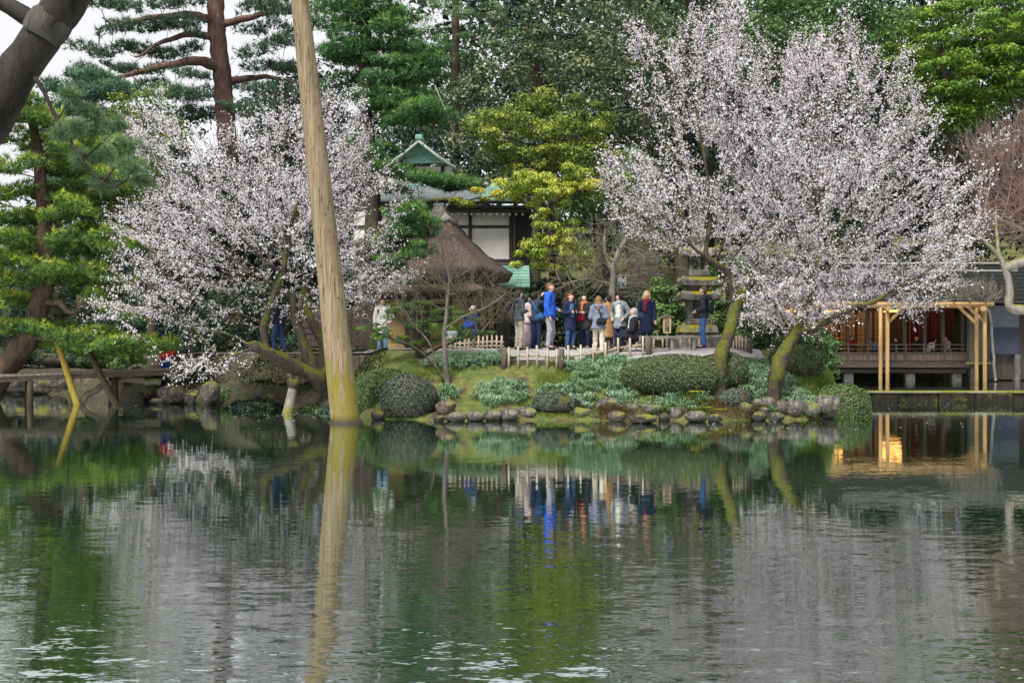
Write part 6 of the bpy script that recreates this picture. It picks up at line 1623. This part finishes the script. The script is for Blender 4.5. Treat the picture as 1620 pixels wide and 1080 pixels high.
def sculpt(prims, h=.016, k=.03, cut=None, fold=0.0):
    """prims: (a, b, ra, rb, squash_y). one smooth continuous surface"""
    A = np.array([[*p[0]] for p in prims]); B = np.array([[*p[1]] for p in prims]); Rm = np.array([max(p[2], p[3]) for p in prims])
    lo = np.minimum(A, B).min(0) - Rm.max() - 3 * h; hi = np.maximum(A, B).max(0) + Rm.max() + 3 * h
    n = np.ceil((hi - lo) / h).astype(int) + 1; f = np.full(n, .2)
    for (a, b_, ra, rb, sq) in prims:
        a = np.array(a, float); b_ = np.array(b_, float); R_ = max(ra, rb) + k * 1.6 + 2 * h
        i0 = np.maximum(0, np.floor((np.minimum(a, b_) - R_ - lo) / h).astype(int)); i1 = np.minimum(n, np.ceil((np.maximum(a, b_) + R_ - lo) / h).astype(int) + 1)
        gx_, gy_, gz_ = [lo[q] + h * np.arange(i0[q], i1[q]) for q in range(3)]
        p = np.stack(np.meshgrid(gx_, gy_, gz_, indexing='ij'), -1) - a; ba = b_ - a; den = ba @ ba + 1e-9
        t = np.clip((p @ ba) / den, 0, 1); dlt = p - t[..., None] * ba; dlt[..., 1] /= sq
        d = np.linalg.norm(dlt, axis=-1) - (ra + (rb - ra) * t)
        sl = tuple(slice(i0[q], i1[q]) for q in range(3)); cur = f[sl]
        hh = np.clip(.5 + .5 * (cur - d) / k, 0, 1); f[sl] = cur * (1 - hh) + d * hh - k * hh * (1 - hh)
    if fold:
        g_ = [lo[q] + h * np.arange(n[q]) for q in range(3)]; a_, b2, c_ = np.meshgrid(*g_, indexing='ij'); ph = lo[0] * 31 + lo[2] * 17
        f = f + fold * (np.sin(c_ * 46 + 9 * np.sin(a_ * 14 + ph) + b2 * 22) * .6 + np.sin(a_ * 61 + c_ * 23 + ph * 2) * .5 + np.sin(b2 * 57 - c_ * 31 + a_ * 13) * .5)
    if cut is not None:
        g_ = np.stack(np.meshgrid(*[lo[q] + h * np.arange(n[q]) for q in range(3)], indexing='ij'), -1); f = np.maximum(f, cut(g_))
    f[0] = f[-1] = .2; f[:, 0] = f[:, -1] = .2; f[:, :, 0] = f[:, :, -1] = .2
    return surface_nets(f, lo, h)

m_skin = plain('skin', (.55, .36, .27), .55, .08, 20, .03); m_skin2 = plain('tanned_skin', (.48, .29, .21), .55, .08, 20, .03)
m_eye = plain('eye_dark', (.02, .015, .012), .3); m_lip = plain('lip', (.38, .14, .12))
_cl = {}
def cloth(c, sc=10):
    key = tuple(c)
    if key not in _cl: _cl[key] = speckle('cloth_%02d' % len(_cl), [(.3, tuple(x * .75 for x in c)), (.7, tuple(min(1, x * 1.2) for x in c))], sc, .85, .5, .03, (1, 1, .6), 4, .15)
    return _cl[key]

def person(label, u, Y, H=1.65, face=180, z=None, arms=None, sit=False, top=(.05, .05, .06), legs=(.05, .06, .1), hair=(.03, .022, .018), long=0, coat=None, skin=None, shoe=(.04, .035, .03), step=.0, lean=0.0,
           bag=None, scarf=None, cap=None, hood=False, inner=None, skirt=None, pack=None, bulk=1.0, turn=0.0, group='visitors on the path', hold=None, x=None, lowres=False):
    """face: compass bearing the person looks at: 180 is towards the camera, 90 to the right of the picture, 0 away"""
    skin = skin or m_skin; x0 = (u - 810) / FPX * Y if x is None else x
    z0 = (pathz(x0, Y) if z is None else z)
    hs = .019 if not lowres else .026
    f = lambda *p: np.array(p, float) * H
    hipz = .525; kz = .285
    if sit: drop = .525 - .29; 
    else: drop = 0
    def tors(p):                # lean of everything above the hip, about the hip
        p = np.array(p, float) - np.array([0, 0, drop]); dz = p[2] - (hipz - drop)
        if dz > 0 and lean: p = p + np.array([0, math.sin(lean) * dz, (math.cos(lean) - 1) * dz])
        return p * H
    sh = [tors((s * .098, 0, .805)) for s in (-1, 1)]
    arms = arms or 'down'
    pres = {'down': ((.135, -.01, .645), (.145, .045, .50)), 'hold': ((.135, .0, .64), (.05, .125, .655)), 'raise': ((.13, .13, .80), (.045, .20, .93)), 'hip': ((.185, -.04, .66), (.12, .05, .56)), 'pocket': ((.145, -.04, .645), (.125, .04, .53)), 'lap': ((.13, .06, .64), (.05, .20, .565)), 'phone': ((.135, -.01, .645), (.075, .10, .60))}
    if isinstance(arms, str): arms = (arms, arms)
    el, wr, ha = [], [], []
    for i, s in enumerate((-1, 1)):
        e, w = pres[arms[i]]; el.append(tors((s * e[0], e[1], e[2]))); wr.append(tors((s * w[0], w[1], w[2])))
        d = unit((wr[-1] - el[-1])[None])[0]; ha.append(wr[-1] + d * .05 * H)
    hp = [f(s * .052, 0, hipz - drop) for s in (-1, 1)]
    if sit: kn = [f(s * .06, .24, .30) for s in (-1, 1)]; an = [f(s * .06, .25, .045) for s in (-1, 1)]
    else: kn = [f(-.058, .02 + step, kz), f(.058, .02 - step * .6, kz)]; an = [f(-.06, -.01 + step * 1.6, .045), f(.06, -.01 - step * 1.8, .045 + abs(step) * .15)]
    to = [a + f(0, .10, -.028) for a in an]
    nk = tors((0, .0, .845)); ch = tors((0, .012, .885)); hc = tors((0, .012, .93))
    ct = math.sin(turn), math.cos(turn)
    def hd(px, py, pz): return hc + H * np.array([px * ct[1] + py * ct[0], py * ct[1] - px * ct[0], pz])
    pel, wst, chs = f(0, 0, hipz - drop), tors((0, 0, .62)), tors((0, 0, .74))
    B = [(pel - f(.035, 0, 0), pel + f(.035, 0, 0), .05 * H, .05 * H, .9), (pel, wst, .062 * H, .058 * H, .8), (wst, chs, .058 * H, .068 * H, .75), (sh[0] + f(.02, 0, -.006), sh[1] - f(.02, 0, .006), .038 * H, .038 * H, .9), (chs, nk, .066 * H, .032 * H, .8), (nk, ch, .032 * H, .032 * H, 1)]
    B += [(hd(0, -.008, .012), hd(0, .004, -.005), .046 * H, .047 * H, 1.12), (hd(0, .018, -.03), hd(0, .024, -.042), .033 * H, .024 * H, 1), (hd(0, .050, .0), hd(0, .057, -.014), .004 * H, .007 * H, 1), (hd(-.046, -.002, -.006), hd(-.049, -.006, .008), .009 * H, .010 * H, 1), (hd(.046, -.002, -.006), hd(.049, -.006, .008), .009 * H, .010 * H, 1)]
    for i in range(2):
        B += [(sh[i] - f(0, 0, .006), el[i], .026 * H, .024 * H, 1), (el[i], wr[i], .024 * H, .016 * H, 1), (wr[i], ha[i], .017 * H, .021 * H, 1), (hp[i], kn[i], .045 * H, .033 * H, 1), (kn[i], an[i], .034 * H, .022 * H, 1), (an[i], to[i], .022 * H, .016 * H, 1)]
    V, F = sculpt(B, hs, .022)
    # fingers: five of unequal length, rooted in the palm, slightly curled
    Vs = [V]; Fs = [F]; o = len(V)
    for i, s in enumerate((-1, 1)):
        d = unit((wr[i] - el[i])[None])[0]; side = unit(np.cross(d, [0, 1, .2])[None])[0]; nrm = np.cross(side, d)
        for q, L in enumerate((.042, .050, .054, .049, .038)):
            if q == 0: b0 = wr[i] + d * .02 * H - side * s * .012 * H; dd = unit((d * .6 - side * s * .8 + nrm * .2)[None])[0]
            else: b0 = ha[i] + side * (q - 2.5) * .0105 * H; dd = unit((d + side * (q - 2.5) * .12)[None])[0]
            L *= H * .8; cu = nrm * (-.3 if not s else .3)
            V2, F2 = tube_arrays([b0, b0 + dd * L * .55 + cu * L * .1, b0 + (dd * .85 + cu * .9) * L], [.0062 * H, .0056 * H, .004 * H], 6); Vs.append(V2); Fs.append(F2 + o); o += len(V2)
    me = np_mesh('person', np.concatenate(Vs), np.concatenate(Fs), True)
    body = link('person', me, skin); tag(body, label, 'person', group)
    def part(name, prims, mat, h=hs * 1.15, k=.03, cut=None):
        V, F = sculpt(prims, h, k, cut, 0.0 if name in ('hair', 'shoe') else .0042); return link(name, np_mesh(name, V, F, True), mat, body)
    # trousers and shoes
    tl_ = []
    for i in range(2): tl_ += [(hp[i], kn[i], .056 * H, .043 * H, 1), (kn[i], an[i] + f(0, 0, .012), .044 * H, .036 * H, 1)]
    tl_ += [(pel - f(.032, 0, .005), pel + f(.032, 0, -.005), .058 * H, .058 * H, .92), (pel, wst, .066 * H, .062 * H, .8)]
    part('trousers', tl_, cloth(legs))
    for i in range(2): part('shoe', [(an[i] + f(0, -.015, -.022), to[i] + f(0, .01, -.004), .026 * H, .022 * H, 1), (an[i], an[i] + f(0, 0, -.02), .026 * H, .027 * H, 1)], cloth(shoe), .018, .02)
    # upper garment
    hem = (hipz - .02 if coat is None else coat); b_ = bulk
    up = [(sh[0] + f(.012, 0, -.008), sh[1] - f(.012, 0, .008), .052 * H * b_, .052 * H * b_, .95), (chs, tors((0, 0, .83)), .086 * H * b_, .052 * H, .8), (wst, chs, .08 * H * b_, .088 * H * b_, .78)]
    if coat is None or not sit:
        hz = np.array([0, 0, (hem - drop) * H]); q_ = max(hem, .40) - drop; hq = np.array([0, 0, q_ * H]); fl = .012 if coat else 0
        up += [(hz - f(.032, 0, 0), hz + f(.032, 0, 0), (.088 + fl) * H * b_, (.088 + fl) * H * b_, .85), (hz, wst, (.098 + fl) * H * b_, .084 * H * b_, .82), (hz - f(.03, 0, 0), wst - f(.012, 0, 0), .088 * H * b_, .08 * H * b_, .85), (hz + f(.03, 0, 0), wst + f(.012, 0, 0), .088 * H * b_, .08 * H * b_, .85)]
    else:
        up += [(pel, wst, .09 * H * b_, .08 * H * b_, .9)] + [(hp[i], hp[i] * .4 + kn[i] * .6, .078 * H, .066 * H, 1) for i in range(2)]
    for i in range(2): up += [(sh[i], el[i], .047 * H * b_, .039 * H * b_, 1), (el[i], wr[i] - (wr[i] - el[i]) * .06, .038 * H * b_, .029 * H * b_, 1)]
    cz_ = (hem - drop) * H - .012 * H
    part('jacket' if coat is None else 'coat', up, top if not isinstance(top, tuple) else cloth(top), cut=None if sit else (lambda g_: np.where((np.abs(g_[..., 0]) < .125 * H * b_) & (g_[..., 1] < .07 * H), cz_ - g_[..., 2], -1.0)))
    if inner: part('sweater', [(tors((0, .045, .60)), tors((0, .04, .76)), .06 * H, .055 * H, .8)], cloth(inner))
    if hood: part('hood', [(tors((-.045, -.045, .835)), tors((.045, -.045, .835)), .036 * H, .036 * H, 1.1), (tors((-.055, .0, .85)), tors((-.03, .035, .835)), .02 * H, .018 * H, 1), (tors((.055, .0, .85)), tors((.03, .035, .835)), .02 * H, .018 * H, 1)], cloth(top) if isinstance(top, tuple) else top)
    if skirt: part('skirt', [(pel + f(0, 0, .04), f(0, 0, .17), .085 * H, .12 * H, .8)], cloth(skirt))
    # hair
    ext = [(hd(0, -.014, .018), hd(0, -.012, .008), .053 * H, .052 * H, 1.12), (hd(0, -.03, -.025), hd(0, -.028, .0), .038 * H, .046 * H, 1)]
    if long:
        for s in (-1, 1): ext += [(hd(s * .043, -.004, .005), hd(s * .048, -.012, -.055), .020 * H, .022 * H, 1), (hd(s * .046, -.014, -.055), tors((s * .045, -.03, .845 - long)), .026 * H, .018 * H, 1)]
        ext += [(hd(0, -.04, -.02), tors((0, -.062, .845 - long)), .042 * H, .034 * H, .8)]
    def cutf(g_):
        q = g_ - hc; lx = q[..., 0] * ct[1] - q[..., 1] * ct[0]; ly = q[..., 0] * ct[0] + q[..., 1] * ct[1]; lz = q[..., 2]
        face_ = np.minimum(np.minimum(ly - .012 * H, .030 * H - lz + .0 * lx), (.036 if long else .055) * H - np.abs(lx)); return face_
    part('hair', ext, cloth(hair, 30), .014, .018, cutf)
    for s in (-1, 1):
        mb = MB(); c = hd(s * .019, .0515, .004); V, F = tube_arrays([c - f(0, .006, 0), c, c + f(0, .003, 0)], [.004 * H, .006 * H, .002 * H], 8); mb.add(V, [tuple(q) for q in F], True); mb.build('eye', m_eye, body)
    mb = MB(); c0, c1, c2 = hd(-.013, .050, -.031), hd(0, .0545, -.032), hd(.013, .050, -.031); mb.tube([c0, c1, c2], [.002 * H, .005 * H, .002 * H], 6); mb.build('mouth', m_lip, body)
    if scarf: part('scarf', [(tors((-.04, -.02, .845)), tors((.04, -.02, .845)), .03 * H, .03 * H, 1.1), (tors((-.045, .01, .845)), tors((0, .05, .83)), .028 * H, .03 * H, 1), (tors((.045, .01, .845)), tors((0, .05, .83)), .028 * H, .03 * H, 1), (tors((.025, .065, .82)), tors((.03, .085, .66)), .026 * H, .022 * H, .7)], cloth(scarf))
    if cap: part('cap', [(hd(0, -.008, .03), hd(0, -.004, .045), .056 * H, .042 * H, 1.1), (hd(0, .05, .028), hd(0, .085, .024), .026 * H, .018 * H, 1)], cloth(cap), .014, .015)
    if pack: part('backpack', [(tors((-.04, -.115, .62)), tors((-.035, -.10, .79)), .058 * H, .05 * H, .9), (tors((.04, -.115, .62)), tors((.035, -.10, .79)), .058 * H, .05 * H, .9)] + [(tors((s * .065, -.07, .82)), tors((s * .075, .07, .77)), .016 * H, .016 * H, 1) for s in (-1, 1)] + [(tors((s * .075, .07, .77)), tors((s * .085, -.03, .63)), .015 * H, .013 * H, 1) for s in (-1, 1)], cloth(pack))
    if bag:
        c, sx, sy, w, hgt = bag
        bg = part('shoulder_bag', [(tors((sx * .1 - w / 2, sy, .56)), tors((sx * .1 + w / 2, sy, .56)), hgt * H, hgt * H, .7), (tors((sx * .1 - w / 2.4, sy, .60)), tors((sx * .1 + w / 2.4, sy, .60)), hgt * .7 * H, hgt * .7 * H, .7)], cloth(c))
        bs = MB(); bs.tube([tuple(tors(q)) for q in ((sx * .11, sy * .9, .60), (sx * .075, (.088 if sy >= 0 else -.088), .72), (-sx * .06, .06, .83), (-sx * .06, -.05, .84), (sx * .06, -.095, .72), (sx * .11, sy * .8 - .02, .60))], [.009 * H] * 6, 6); o_ = bs.build('strap', cloth(c), bg)
    if hold:
        c = (ha[0] + ha[1]) / 2 if hold == 2 else ha[1]
        mb = MB(); mb.box(tuple(c + f(0, .018, .02)), (.075, .012, .15) if hold == 2 else (.07, .02, .14), bev=.004, rx=.4); mb.build('phone', plain('phone_black', (.015, .015, .018), .25) if 'phone_black' not in bpy.data.materials else bpy.data.materials['phone_black'], body)
    body.location = (x0, Y, z0 - .012); body.rotation_euler = (0, 0, -R(face))
    return body

NAVY = (.016, .022, .055); BLACK = (.014, .014, .017); JEANS = (.05, .10, .22); DJEANS = (.02, .03, .075)
person('man in dark jacket and beige trousers carrying a big black shoulder bag', 821, 35.4, 1.66, 60, arms=('pocket', 'hold'), top=(.05, .06, .075), legs=(.34, .30, .25), bag=(BLACK, -.6, -.03, .14, .055), hood=True)
person('woman in pale pink shawl and patterned skirt between two dark coats', 834, 36.2, 1.58, 70, arms='hold', top=(.45, .36, .36), legs=(.30, .24, .26), skirt=(.42, .34, .36))
person('visitor in navy raising a camera overhead with both arms', 848, 36.0, 1.66, 40, arms='raise', top=(.035, .045, .07), legs=DJEANS, hold=2, bag=((.03, .10, .26), .9, -.03, .1, .05))
person('tall man in bright blue hooded jacket and light grey trousers', 870, 35.5, 1.86, 110, arms=('phone', 'down'), top=(.022, .10, .50), legs=(.30, .30, .36), hair=(.16, .09, .05), hood=True, hold=1, turn=.1, bulk=1.08, skin=m_skin2)
person('red haired woman in long navy padded coat and jeans looking at her phone', 902, 35.6, 1.56, 150, arms='hold', top=NAVY, legs=JEANS, hair=(.22, .06, .03), coat=.36, hold=1, inner=(.05, .11, .2), turn=-.5, bulk=1.05)
person('black haired woman in dark coat with orange scarf and red bag', 925, 36.0, 1.56, 205, arms='hold', top=(.03, .028, .03), legs=DJEANS, hair=(.015, .012, .012), scarf=(.42, .15, .04), bag=((.28, .015, .04), .5, .10, .07, .05), long=.06, coat=.40)
person('woman seen from behind in grey blue hooded jacket and cream trousers', 947, 35.0, 1.66, 10, arms='hold', top=(.16, .18, .25), legs=(.52, .46, .38), hair=(.20, .12, .07), long=.05, hood=True, coat=.46, bag=(BLACK, .55, -.10, .09, .045), step=.035)
person('visitor in long camel coat half hidden behind the grey blue jacket', 963, 36.6, 1.60, 330, arms='down', top=(.34, .19, .08), legs=(.10, .08, .07), coat=.24)
person('short haired woman in grey shawl over cream sweater turned away', 980, 36.2, 1.62, 215, arms='hip', top=(.20, .22, .25), legs=DJEANS, hair=(.025, .018, .018), scarf=(.30, .31, .33), inner=(.66, .64, .56), coat=.42, turn=1.2)
person('grey haired man in black coat seated on the bench', 1003, 35.55, 1.72, 265, arms='lap', sit=True, z=pathz(3.4, 35.6) - .06, top=(.018, .02, .026), legs=(.02, .022, .03), hair=(.36, .36, .37), scarf=(.38, .42, .44), coat=.40, bulk=1.12)
person('blonde woman in navy coat with dark red scarf standing behind the bench', 1023, 36.4, 1.70, 185, arms='down', top=NAVY, legs=DJEANS, hair=(.50, .35, .18), long=.08, scarf=(.22, .02, .035), coat=.33, bag=((.03, .045, .08), .9, .03, .08, .06))
person('man in black jacket and jeans with a backpack beside the pagoda', 1113, 36.3, 1.78, 285, arms='phone', top=(.035, .037, .042), legs=(.06, .14, .34), hair=(.13, .08, .05), hood=True, pack=(.02, .022, .027), hold=1)
person('woman in pale coat and light jeans with hand on hip behind the evergreen', 605, 37.6, 1.62, 175, arms=('hip', 'down'), top=(.82, .79, .77), legs=(.20, .36, .52), coat=.40, long=.06, shoe=(.66, .66, .66), z=1.68, scarf=None, pack=(.05, .04, .04))
person('white haired man in blue jacket seated behind the dense bamboo fence', 748, 39.6, 1.66, 240, arms='lap', sit=True, top=(.02, .055, .34), legs=(.03, .03, .045), hair=(.6, .6, .6), bulk=1.1, z=gz(-1.25, 39.6) + .12)
person('grey jacketed visitor half hidden at the stem of the forked bare tree', 713, 39.8, 1.55, 200, arms='hold', top=(.28, .33, .33), legs=(.12, .13, .18), z=gz(-1.9, 39.8) - .35, sit=True)
person('walker in dark jacket and dark jeans behind the old cherry limbs', 441, 38.0, 1.74, 300, arms='pocket', top=(.018, .022, .035), legs=(.025, .05, .12), step=.04, z=1.68)
person('figure in red top and blue trousers at the end of the plank bridge', 262, 42.2, 1.62, 200, arms='pocket', top=(.55, .02, .02), legs=(.02, .06, .30), z=gz(-11.56, 42.2), lowres=True)
person('distant walker in red cap and dark clothes on the far left path', 68, 60, 1.66, 180, arms='down', top=(.02, .024, .04), legs=(.03, .03, .05), cap=(.6, .06, .03), z=gz(-22.2, 60) + .05, lowres=True)
person('woman with brown hair and grey top on the slope above the group', 988, 47.6, 1.6, 30, arms='down', top=(.36, .36, .38), legs=(.05, .05, .07), hair=(.12, .05, .03), long=.08, z=gz(4.24, 47.6), lowres=True)
gT = 'guests inside the tea house'
for i, (lab, u, dy, face, top, hr, ar, ln_) in enumerate([
    ('tea house guest in teal at the left end of the veranda', 1312, .75, 60, (.02, .30, .34), (.02, .015, .015), 'lap', .25),
    ('dark haired guest in red inside the tea house', 1347, 1.2, 190, (.30, .012, .02), (.012, .01, .01), 'lap', .05),
    ('guest in blue grey bending over the table left of the trellis post', 1390, .7, 280, (.10, .15, .30), (.015, .012, .012), 'lap', .55),
    ('guest in dark suit with white collar leaning forward', 1428, .9, 270, (.014, .014, .018), (.012, .01, .01), 'lap', .45),
    ('shadowy guest in black right of the dark suited one', 1450, 1.3, 200, (.02, .02, .022), (.012, .01, .01), 'lap', .1),
    ('guest in white shirt leaning over the table', 1466, .7, 80, (.55, .58, .60), (.015, .012, .012), 'lap', .6),
    ('guest in pale grey beside the red hanging', 1500, .9, 250, (.42, .44, .46), (.015, .012, .012), 'lap', .15),
    ('dark guest seated against the paper screen behind the teal one', 1325, 1.9, 200, (.016, .016, .018), (.012, .01, .01), 'lap', .0)]):
    Yp = YT + dy
    person(lab, u, Yp, 1.62, face, z=.2 + zfl - .03, arms=ar, sit=True, top=top, legs=(.03, .03, .04), hair=hr, long=.05 if i == 1 else 0, lean=ln_, group=gT, lowres=True)
    st_ = empty('stool', ((u - 810) / FPX * Yp, Yp, .2 + zfl)); tag(st_, 'dark stool under the ' + ' '.join(lab.replace('tea house ', '').split(' inside')[0].split()[:11]), 'stool', 'tea house stools')
    mb = MB(); mb.box((0, 0, .33), (.36, .36, .05), bev=.01); mb.build('seat', m_dkh, st_)
    for sx in (-.14, .14):
        for sy in (-.14, .14): mb = MB(); mb.box((sx, sy, .15), (.04, .04, .31)); mb.build('leg', m_dk, st_)
